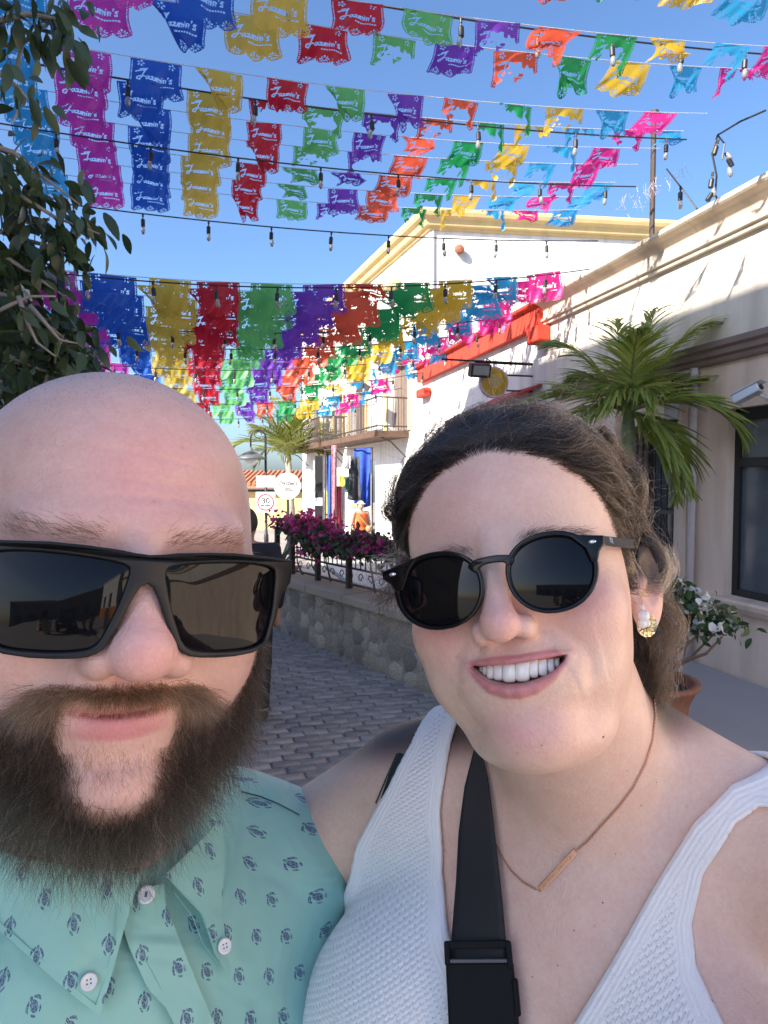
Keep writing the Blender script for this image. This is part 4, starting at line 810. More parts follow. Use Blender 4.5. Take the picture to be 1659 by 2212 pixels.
def garland(s_, zl, zm, zr, red_r, first, last, label, sag_r, seed, gust):
    """a string across the street at distance s_, its red flag centred at red_r"""
    rnd = random.Random(seed); a = street(s_, -4.55, zl); b = street(s_ , FR - .02 if zr < 4.2 else FR + .5, zr); t = empty('paper_flag_garland', a); tag(t, label, 'garland', 'paper flag garlands over the street')
    mid = (zl + zr) / 2 - zm; pts = catenary(a, b, mid, 40); m = MB(); m.tube(pts, .0035, 4); m.build('string', STR, t)
    ra = a.dot(RDIR); rb = b.dot(RDIR)
    for i in range(first, last + 1):
        r = red_r + (i - 4) * .475 + rnd.uniform(-.03, .03)
        if not ra + .3 < r < rb - .1: continue
        f = (r - ra) / (rb - ra); c = a.lerp(b, f) + Vector((0, 0, -mid * 4 * f * (1 - f))); g = gust(i) + rnd.uniform(-.25, .25)
        hi = zr > 4.2; sx_ = rnd.uniform(.78, .98) if hi and i >= 4 else rnd.uniform(.92, 1.0) if hi else rnd.uniform(1.0, 1.12); sz_ = rnd.uniform(.55, .88) if hi and i >= 4 else rnd.uniform(.85, 1.0) if hi else rnd.uniform(1.0, 1.15)
        key = 'calm' if g < .35 else 'breeze' if g < .75 else 'gust'; k = rnd.randrange(len(VAR[key]))
        o = bpy.data.objects.new('flag', flag_data(key, k, ORDER[i % 12])); COL.objects.link(o); o.parent = t; o.matrix_parent_inverse = inv_world(t)
        slope = math.atan2((zr - zl) - mid * 4 * (1 - 2 * f), rb - ra); M_ = Matrix.Rotation(VPANG, 4, 'Z') @ Matrix.Rotation(-slope, 4, 'Y') @ Matrix.Rotation(rnd.uniform(-.12, .12), 4, 'Z'); M_.translation = c - Vector((0, 0, .004)); o.matrix_basis = M_ @ Matrix.Diagonal((sx_, 1, sz_, 1))
    return t
def s_of(Y): return (Vector((0, Y, 0))).dot(SDIR)
upA = [(4.57, 4.70, .97), (4.87, 4.70, .80), (5.57, 4.70, .62), (5.90, 4.70, .50), (6.26, 4.70, .50), (6.63, 4.70, .50), (7.04, 4.68, .46), (7.44, 4.68, .44), (7.80, 4.66, .42)]
for k, Y in enumerate((3.0, 3.45, 3.9)): garland(s_of(Y), 4.98, 4.67, 4.92, .6, 3, 13, ('paper flag garland overhead, closest of all to the two people', 'paper flag garland overhead, next closest to the two people', 'paper flag garland just above the top of the view')[k], .3, 300 + k, lambda i: .3)
nth = ['nearest', 'second', 'third', 'fourth', 'fifth', 'sixth', 'seventh', 'eighth', 'ninth', 'tenth', 'eleventh', 'twelfth', 'thirteenth', 'farthest']
for k, (Y, z, rr) in enumerate(upA):
    garland(s_of(Y), z + .28, z - .03, z + .22, rr, 0, 12, f'{nth[k]} garland of cut paper flags in the high cluster', .3, 100 + k, (lambda i, k=k: min(.66, (.05 if i < 4 else .30 + (i - 4) * .12) if k < 7 else .10 + (i - 3) * .10)))
for k, (Y, z) in enumerate(((6.9, 3.46), (7.15, 3.45), (7.5, 3.44), (7.9, 3.43), (8.4, 3.43), (8.9, 3.43), (9.4, 3.42), (10.1, 3.42), (10.9, 3.41), (11.7, 3.40), (12.6, 3.38), (14.0, 3.32), (15.8, 3.28), (17.6, 3.25))):
    garland(s_of(Y), z + .36, z, z + .42, .14 + (.0, -.10, .07, -.04, .10, -.12, .02)[k % 7] - .016 * k, -1, 12, f'{nth[k]} garland of cut paper flags in the low cluster beyond the palm', .3, 200 + k, (lambda i: .04 + max(0, i - 4) * .045))
# ---- festoon lights: cable, sockets, clear bulbs
M_cab = mat('black rubber cable', (.012, .012, .013), .5); M_bulb = mat('clear bulb glass', (.52, .51, .48), .08, trans=.6, spec=.6)
sk_m = MB(); sk_m.tube([(0, 0, 0), (0, 0, -.03)], .010, 8); sk_m.tube([(0, 0, -.025), (0, 0, -.055)], .006, 6); sk_m.lathe([(.012, -.05), (.020, -.06), (.020, -.12), (.016, -.125)], 10); sk_me = sk_m.mesh('socket'); sk_me.materials.append(M_cab)
bu_m = MB(); bu_m.lathe([(.010, -.12), (.016, -.135), (.020, -.155), (.021, -.172), (.016, -.188), (.006, -.198), (0, -.200)], 12); bu_me = bu_m.mesh('bulb'); bu_me.materials.append(M_bulb); bu_me.polygons.foreach_set('use_smooth', [True] * len(bu_me.polygons))
def festoon(s_, zl, zm, zr, gap, off, label, n_end=0):
    a = street(s_, -4.5, zl); b = street(s_ + .1, FR + (.5 if zr > 4.2 else .0), zr); t = tag(empty('string_light', a), label, 'string light', 'string lights over the street'); mid = (zl + zr) / 2 - zm; L_ = (b - a).length
    m = MB(); m.tube(catenary(a, b, mid, 48), .0065, 6); m.build('cable', M_cab, t); q = off
    while q < L_ - .1:
        f = q / L_; c = a.lerp(b, f) + Vector((0, 0, -mid * 4 * f * (1 - f)))
        for me in (sk_me, bu_me):
            o = bpy.data.objects.new(me.name.split('.')[0], me); COL.objects.link(o); o.parent = t; o.matrix_parent_inverse = inv_world(t); M_ = Matrix.Rotation(random.uniform(-.08, .08), 4, 'Y'); M_.translation = c; o.matrix_basis = M_
        q += gap
for k, (Y, z, gap, off) in enumerate(((4.70, 4.80, .60, .25), (5.75, 4.62, .95, .15), (6.55, 4.50, .75, .3), (7.3, 4.18, .62, .2))):
    festoon(s_of(Y), z + .28, z, z + .20, gap, off, f'{nth[k]} black cable of clear bulbs among the high paper flags')
for k, (Y, z) in enumerate(((6.6, 3.36), (8.0, 3.22), (9.0, 3.22), (10.6, 3.20), (12.2, 3.12), (14.0, 3.05), (16.5, 2.98))):
    festoon(s_of(Y), z + .38, z, z + .46, .55, .2 + .1 * k, f'{nth[k]} black cable of clear bulbs among the low paper flags')
# poles on the roof that carry the high strings, and a hanging tangle of bulbs
def roof_pole(u, v0, v1, label):
    s, z = fac(u, v1); t = tag(empty('roof_pole', street(s, FR + .45, ZC - .45)), label, 'pole'); m = MB(); m.tube([street(s, FR + .45, ZC - .46), street(s, FR + .45, 5.25)], .028, 8); m.build('mast', M_iron, t); m = MB(); m.lathe([(.05, 0), (.05, .04), (0, .05)], 8, None, street(s, FR + .45, 5.25)); m.build('cap', M_iron, t); return s
sA = roof_pole(1322, 460, 560, 'thin rusty pole on the roof edge above the red cornice'); sB = roof_pole(1745, 240, 400, 'thin rusty pole on the roof nearer the camera')
t = tag(empty('bulb_tangle', at(1545, 300, 5.6)), 'dangling tangle of black cable and bulbs above the cornice', 'string light'); m = MB(); p0 = at(1655, 238, 5.5); pts = [p0, at(1600, 262, 5.6), at(1550, 292, 5.6), at(1538, 330, 5.6), at(1548, 380, 5.6), at(1545, 420, 5.65), at(1556, 447, 5.7)]; m.tube(pts, .008, 6); m.tube([at(1550, 292, 5.6), at(1565, 310, 5.6), at(1560, 345, 5.6)], .007, 5); m.build('cable', M_cab, t)
for (u, v) in ((1552, 302), (1566, 330), (1540, 372), (1546, 405)):
    for me in (sk_me, bu_me): o = bpy.data.objects.new(me.name.split('.')[0], me); COL.objects.link(o); o.parent = t; o.matrix_parent_inverse = inv_world(t); M_ = Matrix.Rotation(random.uniform(-.6, .6), 4, 'Y'); M_.translation = at(u, v, 5.6); o.matrix_basis = M_
t = tag(empty('stay_cable', at(1445, 365, 6.2)), 'slack black stay cable with one bulb running down to the cornice', 'cable'); m = MB(); m.tube([at(1440, 365, 6.3), at(1475, 410, 6.0), at(1516, 465, 5.9)], .007, 5); m.build('wire', M_cab, t)
for me in (sk_me, bu_me): o = bpy.data.objects.new(me.name.split('.')[0], me); COL.objects.link(o); o.parent = t; o.matrix_parent_inverse = inv_world(t); M_ = Matrix.Identity(4); M_.translation = at(1470, 402, 6.05); o.matrix_basis = M_
# frayed ends where the pink flags meet the roof line
fr_ = mat('torn tinsel', (.55, .45, .52), .5); it = tag(empty('torn_tinsel', at(1440, 370, 6.6)), 'frayed shreds of torn pale paper hanging off the string ends', 'tinsel'); m = MB()
for k in range(34): c = at(1300 + 130 * random.random(), 0, 6.8); u = 1330 + 150 * random.random(); v = 345 + (1480 - u) * .62 + random.uniform(-8, 18); p = at(u, v, 6.6); m.tube([p, p + rv(.03) + Vector((0, 0, -.06)), p + rv(.04) + Vector((0, 0, -.12))], .0014, 3)
m.build('shreds', fr_, it)
# ---- the tree on the left: near branches with large dark leaves
DL = leaf_mat('glossy dark leaf', (.028, .050, .022), (.070, .108, .045), .34, .24); lfm = leaf_mesh('leaf', .095, .044, DL, .18, .22, 5)
tree = tag(empty('leafy_tree', Vector((-2.4, 2.9, 0))), 'broad-leaved dark green tree reaching in over the bald man', 'tree'); bk_m = mat('pale grey bark', (.28, .24, .20), .8, noise=(14, .25), bump=(30, .5, .006))
m = MB(); trunk = [Vector((-2.5, 3.0, 0)), Vector((-2.45, 2.95, 1.2)), Vector((-2.3, 2.9, 2.1)), Vector((-2.2, 2.9, 3.0)), Vector((-2.1, 2.8, 3.9))]; m.tube(trunk, [.13, .11, .09, .06, .03], 12); m.build('trunk', bk_m, tree, True)
ends = []
def branch(pts, r0, leaves=True, spread=.10, n=22):
    m = MB(); m.tube(pts, list(np.linspace(r0, .003, len(pts))), 6); m.build('branch', bk_m, tree, True)
    for i in range(n): k = random.uniform(.25, 1) * (len(pts) - 1); j = min(int(k), len(pts) - 2); p = Vector(pts[j]).lerp(Vector(pts[j + 1]), k - j); ends.append((p, (Vector(pts[-1]) - Vector(pts[0])).normalized(), spread))
T2, T3, T4 = trunk[2], trunk[3], trunk[4]
P_ = lambda L_, Y: [at(u, v, Y) for u, v in L_]
for base, pl, Y, n in ((T4, [(-60, 60), (60, 30), (120, 40), (170, 100)], 2.5, 40), (T4, [(-40, 90), (40, 100), (90, 60), (150, 20)], 2.6, 34), (T4, [(-60, 150), (0, 160), (40, 190), (60, 215)], 2.4, 22), (T3, [(-60, 300), (30, 330), (90, 380), (170, 440)], 2.5, 46), (T3, [(-60, 350), (40, 420), (120, 470), (215, 505)], 2.45, 52), (T3, [(-60, 420), (40, 470), (100, 500), (160, 560)], 2.55, 46), (T3, [(-60, 480), (60, 520), (140, 540), (200, 480)], 2.6, 40),
                       (T2, [(-80, 560), (20, 560), (80, 600), (140, 640)], 2.5, 50), (T2, [(-80, 620), (20, 640), (90, 690), (150, 740)], 2.5, 60), (T2, [(-80, 680), (20, 700), (100, 740), (190, 770)], 2.6, 60), (T2, [(-60, 760), (20, 770), (90, 800), (150, 810)], 2.55, 52), (T2, [(-80, 700), (0, 600), (40, 560), (70, 540)], 2.7, 26), (T2, [(-80, 830), (-20, 820), (40, 830), (80, 850)], 2.5, 40), (T2, [(-60, 740), (60, 720), (130, 700), (200, 730)], 2.75, 56), (T2, [(-80, 700), (10, 690), (60, 720), (110, 740)], 2.8, 44), (T2, [(-40, 800), (60, 780), (140, 770), (205, 800)], 2.85, 56)):
    pts = [base] + P_(pl, Y); branch(pts, .016, n=int(n * 1.25))
for pl in ([(-40, 690), (20, 660), (65, 640), (120, 640)], [(65, 660), (100, 700), (130, 735), (170, 742)], [(40, 640), (60, 700), (80, 740), (120, 770)]): branch(P_(pl, 2.35), .009, n=3)
lv = []
for (p, d, sp_) in ends: q = p + rv(sp_ * .42); dv = d * .5 + rv(.55) + Vector((0, 0, -.75)); lv.append((q, aim(q, dv, random.uniform(-1.4, 1.4), random.uniform(.6, 1.15))))
def vis(q): u = 829.5 + F1 * q.x / max(q.y, .1); return u > -40
lv = [x for x in lv if vis(x[0])]; random.shuffle(lv); lv.sort(key=lambda a: a[0].y)
for q, M_ in lv[:300]: o = bpy.data.objects.new('leaf', lfm); COL.objects.link(o); o.parent = tree; o.matrix_parent_inverse = inv_world(tree); o.matrix_basis = M_
scatter('foliage', [(lfm, M_) for q, M_ in lv[300:]], tree)
# a second, denser crown behind it
back = tag(empty('street_tree', Vector((-4.3, 6.0, 0))), 'dense dark street tree behind the near branches', 'tree'); m = MB(); m.tube([Vector((-4.3, 6.0, 0)), Vector((-4.25, 6.0, 1.6)), Vector((-4.1, 6.0, 2.8))], [.16, .12, .06], 10); m.build('trunk', bk_m, back, True); it = []
for _ in range(5200):
    u, v = random.gauss(40, 95), random.uniform(560, 1000); 
    if u > (205 - abs(v - 770) * .25 if v > 745 else 40) + random.gauss(0, 12) or u < -130: continue
    p = at(u, v, 6.0 + random.uniform(-.7, .9)); it.append((lfm, aim(p, rv() + Vector((0, 0, -.5)), random.uniform(-2, 2), random.uniform(.9, 1.5))))
scatter('crown', it, back)
BEFORE = set(scn.objects)
# ================================================================== people
FINE = 1.0
class HFrame(Frame):
    def __init__(s, o, yaw, pitch, roll, sc): super().__init__(o, yaw, pitch, roll); s.s = sc
    def loc(s, p): return [a / s.s for a in super().loc(p)]
    def wor(s, q): return super().wor(np.asarray(q, float) * s.s)
def ray(u, v): return np.array([(u - 829.5) / F1, 1.0, (1106 - v) / F1])
EYE = np.array([0, 0, CAMZ])
def march(fn, u, v, y0=.2, y1=.9):
    """first point of fn = 0 on the line of sight through a picture point"""
    d = ray(u, v); t = np.linspace(y0, y1, 700); P = EYE + t[:, None] * d
    f = fn((P[:, 0], P[:, 1], P[:, 2])); k = int(np.argmax(f < 0))
    if not (f < 0).any(): return P[int(np.argmin(f))]
    a, b = t[k - 1], t[k]
    for _ in range(18):
        m = (a + b) / 2; p = EYE + m * d
        if fn((p[0:1], p[1:2], p[2:3]))[0] < 0: b = m
        else: a = m
    return EYE + b * d
def near(fn, p, c, r):
    d = np.sqrt((p[0] - c[0]) ** 2 + (p[1] - c[1]) ** 2 + (p[2] - c[2]) ** 2) - r
    out = np.asarray(d + .03).copy(); m = d < .03
    if m.any(): out[m] = fn([a[m] for a in p])
    return out
def G(x, s): return np.exp(-(x / s) ** 2)
def sstep(x, a, b): t = np.clip((x - a) / (b - a), 0, 1); return t * t * (3 - 2 * t)
# ---- the man's head, in head coordinates (x to the picture's right, y away, z up, metres)
MH = HFrame((-.1735, .440, 1.5627), 27.5, -3.6, 5.2, 1.05)
def man_face(p):
    x, y, z = p; ax = np.abs(x); q = (ax, y, z)
    f = ell(p, (-.0045, .010, .036), (.0840, .102, .0855))
    f = smin(f, ell(p, (0, -.024, -.020), (.0795, .070, .080)), .03)
    f = smin(f, ell(p, (0, -.024, -.068), (.0775, .066, .060)), .03)
    f = smin(f, ell(q, (.044, -.060, -.040), (.029, .026, .028)), .022)
    f = smin(f, ell(p, (0, -.078, -.104), (.030, .022, .022)), .022)
    f = smin(f, ell(p, (0, -.074, .022), (.056, .024, .015)), .022)
    for zi, kk in ((.036, 21.0), (.047, 17.0), (.059, 23.0)): f = f + .0006 * G(z - zi - .0016 * np.sin(x * kk * 3 + zi * 900) - .8 * x * x, .0016) * G(x, .034) * (y < -.04)
    f = smax(f, -ell(q, (.034, -.106, -.004), (.020, .014, .012)), .014)
    # muzzle and lips
    xm = x + .003; zc = z - 6.0 * xm * xm - .05 * xm - .0035
    f = smin(f, ell((xm, y, zc), (0, -.080, -.073), (.036, .021, .024)), .016)
    f = smin(f, ell((xm, y - 3.2 * xm * xm, zc), (0, -.0960, -.0665), (.024, .0045, .0036)), .006)
    f = smin(f, ell((xm, y - 3.2 * xm * xm, zc), (0, -.0945, -.0768), (.024, .0062, .0046)), .006)
    f = smax(f, -ell((xm, y - 2.5 * xm * xm, zc), (0, -.1020, -.0715), (.036, .0085, .0011)), .0030)
    f = smax(f, -ell(p, (-.003, -.108, -.0895), (.020, .010, .0045)), .010)
    # nose
    xn = x - .002; qn = (np.abs(xn), y, z); pn = (xn, y, z)
    n = cap(pn, (0, -.094, .012), (0, -.112, -.032), .0085, .0125)
    n = smin(n, ell(pn, (.0005, -.1145, -.0375), (.0155, .0128, .0128)), .010)
    n = smin(n, ell(qn, (.0175, -.1030, -.0415), (.0092, .0130, .0092)), .008)
    n = smax(n, -ell(qn, (.0095, -.107, -.0535), (.0055, .009, .0040)), .004)
    f = smin(f, n, .012)
    e = ell(q, (.085, .016, -.012), (.010, .019, .032)); e = smax(e, -ell(q, (.0965, .012, -.010), (.007, .011, .020)), .006)
    f = smin(f, e, .010)
    return f * MH.s
MT = Frame((-.214, .520, 1.350), 33, 0, 0)
def arm_chain(t, pts, rad, k=.03):
    f = None
    for i in range(len(pts) - 1):
        c = cap(t, pts[i], pts[i + 1], rad[i], rad[i + 1]); f = c if f is None else smin(f, c, k)
    return f
def hand(t, w, d, n):
    """a relaxed, curled hand at the wrist w, pointing along d, palm facing n"""
    w = np.array(w); d = np.array(d) / np.linalg.norm(d); n = np.array(n) - d * (np.array(n) @ d); n = n / np.linalg.norm(n); s = np.cross(d, n)
    f = smin(cap(t, w, w + d * .05 + s * .018, .026, .022), cap(t, w, w + d * .05 - s * .018, .026, .022), .02)
    for i, L in enumerate((.030, .036, .034, .026)):
        a = w + d * .078 + s * (.030 - .020 * i); b = a + d * L * .7 + n * L * .5; c = b - d * L * .1 + n * L * .8
        f = smin(f, smin(cap(t, a, b, .0095, .009), cap(t, b, c, .009, .0078), .004), .006)
    a = w + d * .025 + s * .030; b = a + d * .032 + s * .018 + n * .012; c = b + d * .026 - s * .004 + n * .010
    return smin(f, smin(cap(t, a, b, .012, .0105), cap(t, b, c, .0105, .009), .004), .010)
def man_torso(p):
    t = MT.loc(p); ax = np.abs(t[0]); q = (ax, t[1], t[2])
    f = ell(t, (0, .02, -.24), (.185, .135, .25))
    f = smin(f, ell(t, (0, -.02, -.44), (.190, .170, .22)), .08)
    f = smin(f, cap(q, (0, .03, -.085), (.140, .03, -.085), .066), .06)
    f = smin(f, cap(q, (0, .05, .015), (.13, .04, -.050), .045, .04), .05)
    f = smin(f, cap(t, (0, .03, .08), (0, .04, -.08), .066, .075), .05)
    return f
def man_arms(p):
    t = MT.loc(p)
    f = arm_chain(t, [(-.185, .03, -.10), (-.235, .05, -.38), (-.22, -.03, -.62)], [.062, .050, .036])
    f = smin(f, hand(t, (-.22, -.03, -.62), (.05, -.25, -1), (1, 0, 0)), .015)
    g = arm_chain(t, [(.158, .055, -.10), (.175, .16, -.36), (.17, .12, -.60)], [.058, .048, .036])
    return np.minimum(f, smin(g, hand(t, (.17, .12, -.60), (-.05, -.1, -1), (-1, 0, 0)), .015))
def legs(t, hipz, hw, lw, y0, foot):
    q = (np.abs(t[0]), t[1], t[2])
    f = ell(t, (0, y0, hipz + .02), (hw, .13, .14))
    f = smin(f, arm_chain(q, [(.09, y0, hipz), (.10, y0 - .01, hipz - .40), (.10, y0 + .02, foot + .08)], [lw, lw * .7, lw * .48]), .05)
    return smin(f, cap(q, (.10, y0 + .03, foot + .042), (.115, y0 - .15, foot + .036), .042, .034), .03)
MHC = MH.wor((0, 0, -.01))
def man_head_neck(p):
    f = near(lambda q: man_face(MH.loc(q)), p, MHC, .165)
    return smin(f, cap(p, MH.wor((0, .035, -.06)), MT.wor((0, .03, -.02)), .066, .070), .035)
def man_body(p):
    f = smin(man_head_neck(p), man_torso(p), .03)
    f = smin(f, man_arms(p), .03)
    return smin(f, legs(MT.loc(p), -.62, .18, .09, .0, -MT.o[2]), .05)
# ---- the woman's head
WH = HFrame((.0935, .474, 1.5595), -18.0, -6.6, -12.0, .93)
def woman_face0(p):
    x, y, z = p; ax = np.abs(x); q = (ax, y, z)
    f = ell(p, (0, .010, .036), (.0790, .098, .083))
    f = smin(f, ell(p, (0, -.024, -.022), (.0740, .070, .076)), .03)
    f = smin(f, ell(p, (-.0025, -.022, -.068), (.0665, .062, .054)), .03)
    f = smin(f, ell(q, (.043, -.060, -.036), (.027, .026, .025)), .02)
    f = smin(f, ell(p, (0, -.078, -.101), (.025, .019, .019)), .026)
    f = smin(f, ell((np.abs(x + .003), y, z), (.038, -.052, -.064), (.023, .024, .026)), .024)
    f = smin(f, ell(p, (0, -.034, -.111), (.046, .050, .024)), .03)
    f = smax(f, -ell(q, (.033, -.106, -.002), (.020, .014, .012)), .014)
    f = smin(f, ell(p, (0, -.078, -.070), (.038, .022, .026)), .018)
    # folds from the nose to the mouth's corners
    d = np.abs(ax - (.0215 + .36 * (-.047 - z))) ; f = f + .0008 * G(d, .0042) * sstep(z, -.078, -.062) * (1 - sstep(z, -.044, -.036)) * (y < -.05)
    xn = x + .002; p_ = p; p = (xn, y, z); q_ = q; q = (np.abs(xn), y, z)
    n = cap(p, (0, -.088, .016), (0, -.1100, -.032), .0066, .0092)
    n = smin(n, ell(p, (0, -.1115, -.0360), (.0108, .0102, .0100)), .010)
    n = smin(n, ell(q, (.0132, -.1010, -.0395), (.0070, .0110, .0075)), .007)
    n = smax(n, -ell(q, (.0082, -.105, -.0500), (.0052, .008, .0040)), .004)
    f = smin(f, n, .0105); p = p_; q = q_
    # ears
    xe, ye, ze = ax - .087, y - .024, z + .027; ye2 = xe * .62 + ye * .78 - ze * .22; qe = (xe * .78 - ye * .62, ye2, ze)
    e = ell(qe, (0, 0, 0), (.0060, .0165, .0320)); e = smax(e, -ell(qe, (.0068, -.003, .005), (.0062, .0105, .0200)), .004); e = smin(e, cap(qe, (-.002, -.010, .004), (-.006, -.016, .0), .008), .006)
    f = smin(f, e, .007)
    return f * WH.s
WMOUTH = None
def woman_face(p):
    f = woman_face0(p); x, y, z = p
    ms = WMOUTH[0]
    if ms is None: return f
    m = (y < -.04) & (np.abs(x) < .05) & (z < -.03) & (z > -.11)
    if not m.any(): return f
    xm, ym, zm = x[m], y[m], z[m]; fm = f[m]

    for (pts, rad, k) in WLIPS:
        g = None
        for i in range(len(pts) - 1):
            c = cap((xm, ym, zm), pts[i], pts[i + 1], rad[i], rad[i + 1]); g = c if g is None else smin(g, c, .0015)
        fm = smin(fm, g * WH.s, k)
    for pts, dep in WFOLDS:
        g = np.full(xm.shape, 1.0)
        for i in range(len(pts) - 1): g = np.minimum(g, cap((xm, ym, zm), pts[i], pts[i + 1], 0.0))
        fm = fm + dep * G(g, .0038) - dep * .45 * G(g - .0105, .0080) * (np.abs(xm) > np.interp(zm, [-.075, -.04], [.034, .018]))
    o = np.maximum(poly_sd(xm, zm, ms), ym + .070) * WH.s
    fm = smax(fm, -o, .0022)
    f = f.copy(); f[m] = fm
    return f
WT = Frame((.150, .525, 1.392), -28, 0, 0)
def woman_torso(p):
    t = WT.loc(p); ax = np.abs(t[0]); q = (ax, t[1], t[2])
    f = ell(t, (0, .03, -.25), (.200, .122, .24))
    f = smin(f, ell(q, (.110, -.045, -.225), (.100, .085, .120)), .06)
    f = smin(f, ell(t, (0, .03, -.50), (.19, .14, .20)), .08)
    f = smin(f, cap(q, (0, .03, -.045), (.142, .03, -.045), .050, .054), .05)
    f = smin(f, cap(q, (0, .04, .045), (.12, .035, -.012), .038, .034), .05)
    return f
def woman_arms(p):
    a = [tuple(WT.wor((-.160, .035, -.050))), (-.24, .70, 1.16), (-.30, .72, 1.32)]
    f = arm_chain(p, a, [.056, .046, .034])
    b = [tuple(WT.wor((.165, .02, -.06))), (.40, .22, 1.22), (.20, .02, 1.43)]
    g = arm_chain(p, b, [.062, .046, .032])
    g = smin(g, hand(p, (.20, .02, 1.43), (-.62, -.2, .75), (-.75, 0, -.62)), .015)
    f = smin(f, hand(p, (-.30, .72, 1.32), (-.3, -.5, .8), (0, -1, -.3)), .015)
    return np.minimum(f, g)
WHC = WH.wor((0, 0, -.01))
def woman_head_neck(p):
    f = near(lambda q: woman_face(WH.loc(q)), p, WHC, .150)
    return smin(f, cap(p, WH.wor((0, .028, -.06)), WT.wor((0, .025, .0)), .058, .066), .035)
def woman_scalp(p):
    f = near(lambda q: woman_face0(WH.loc(q)), p, WHC, .150)
    return smin(f, cap(p, WH.wor((0, .028, -.06)), WT.wor((0, .025, .0)), .058, .066), .035)
def woman_body(p):
    f = smin(woman_head_neck(p), woman_torso(p), .035)
    f = smin(f, woman_arms(p), .035)
    return smin(f, legs(WT.loc(p), -.66, .17, .088, .03, -WT.o[2]), .05)
# the smile: the opening and the lips follow the face they are set in
def on_face(H, fn, u, v): return np.array(H.loc(march(lambda q: fn(H.loc(q)), u, v)))
WMOUTH = [None]; WLIPS = []; WFOLDS = []
_f = lambda u, v: on_face(WH, woman_face0, u, v)
_up = [(1013, 1438), (1036, 1439), (1060, 1438), (1090, 1437), (1120, 1433), (1150, 1428), (1188, 1421), (1226, 1414)]
_lo = [(1217, 1428), (1199, 1447), (1175, 1463), (1150, 1472), (1120, 1479), (1085, 1480), (1052, 1472), (1029, 1457)]
_m = np.array([_f(*p) for p in _up + _lo])
WM3 = _m
def chain(px, rad, k, inset): 
    P = [_f(*p) for p in px]; P = [np.array([a[0], a[1] + inset, a[2]]) for a in P]; WLIPS.append((P, rad, k))
chain([(1009, 1435), (1036, 1434), (1065, 1431), (1095, 1429), (1115, 1428), (1150, 1422), (1190, 1414), (1231, 1409)], [.0008, .0015, .0021, .0024, .0023, .0023, .0018, .0008], .0035, .0008)
chain([(1012, 1440), (1034, 1466), (1062, 1486), (1095, 1493), (1125, 1492), (1158, 1483), (1196, 1459), (1228, 1417)], [.0007, .0016, .0029, .0037, .0037, .0031, .0018, .0007], .0045, .0008)
WMOUTH[0] = [(a[0], a[2]) for a in _m]
for _pl in ([(1163, 1345), (1200, 1360), (1240, 1384), (1268, 1408), (1280, 1432), (1278, 1456)], [(1022, 1368), (1003, 1390), (990, 1415), (985, 1440), (990, 1462)]): WFOLDS.append(([_f(*p) for p in _pl], .0011 if _pl[0][0] > 1100 else .0005))

# ------------------------------------------------------------------ skin, hair and cloth materials
def skin_mat(name, mottle=.10, rough=.46):
    m = bpy.data.materials.new(name); m.use_nodes = True; t = m.node_tree; b = t.nodes['Principled BSDF']
    at_ = nd(t, 'ShaderNodeAttribute', attribute_name='tone'); tc = nd(t, 'ShaderNodeTexCoord').outputs['Object']
    n1 = nd(t, 'ShaderNodeTexNoise', (tc,)); n1.inputs['Scale'].default_value = 70; n1.inputs['Detail'].default_value = 4
    n2 = nd(t, 'ShaderNodeTexNoise', (tc,)); n2.inputs['Scale'].default_value = 330; n2.inputs['Detail'].default_value = 5; n2.inputs['Roughness'].default_value = .7
    v1 = nd(t, 'ShaderNodeTexVoronoi', (tc,)); v1.inputs['Scale'].default_value = 95
    spot = nd(t, 'ShaderNodeMapRange', (v1.outputs['Distance'], .05, .16, .80, 1.0)).outputs[0]
    wn = nd(t, 'ShaderNodeTexWhiteNoise', (v1.outputs['Position'],)).outputs['Value']
    spot = mth(t, 'MAXIMUM', spot, mth(t, 'GREATER_THAN', .84, wn))
    k = mth(t, 'ADD', mth(t, 'MULTIPLY', mth(t, 'SUBTRACT', n1.outputs[0], .5), mottle * 2.2), mth(t, 'MULTIPLY', mth(t, 'SUBTRACT', n2.outputs[0], .5), mottle * 3.2))
    k = mth(t, 'MULTIPLY', mth(t, 'ADD', k, 1.0), spot)
    # mottling moves green and blue more than red, as blood under skin does
    cr = nd(t, 'ShaderNodeSeparateColor', (at_.outputs['Color'],))
    cc = nd(t, 'ShaderNodeCombineColor', (mth(t, 'MULTIPLY', cr.outputs[0], mth(t, 'POWER', k, .5)), mth(t, 'MULTIPLY', cr.outputs[1], k), mth(t, 'MULTIPLY', cr.outputs[2], k)))
    t.links.new(cc.outputs[0], b.inputs['Base Color'])
    t.links.new(mth(t, 'ADD', mth(t, 'MULTIPLY', n2.outputs[0], .30), rough - .15), b.inputs['Roughness']); b.inputs['Specular IOR Level'].default_value = .5
    b.inputs['Subsurface Weight'].default_value = .15; b.inputs['Subsurface Radius'].default_value = (1, .36, .2); b.inputs['Subsurface Scale'].default_value = .0045
    n3 = nd(t, 'ShaderNodeTexNoise', (tc,)); n3.inputs['Scale'].default_value = 620; n3.inputs['Detail'].default_value = 4
    v2 = nd(t, 'ShaderNodeTexVoronoi', (tc,)); v2.inputs['Scale'].default_value = 520
    h = mth(t, 'ADD', mth(t, 'MULTIPLY', n3.outputs[0], .6), mth(t, 'MULTIPLY', v2.outputs['Distance'], .5))
    h = mth(t, 'ADD', h, mth(t, 'MULTIPLY', n2.outputs[0], .3))
    bp = nd(t, 'ShaderNodeBump'); bp.inputs['Strength'].default_value = .55; bp.inputs['Distance'].default_value = .0007
    t.links.new(h, bp.inputs['Height']); t.links.new(bp.outputs[0], b.inputs['Normal'])
    return m
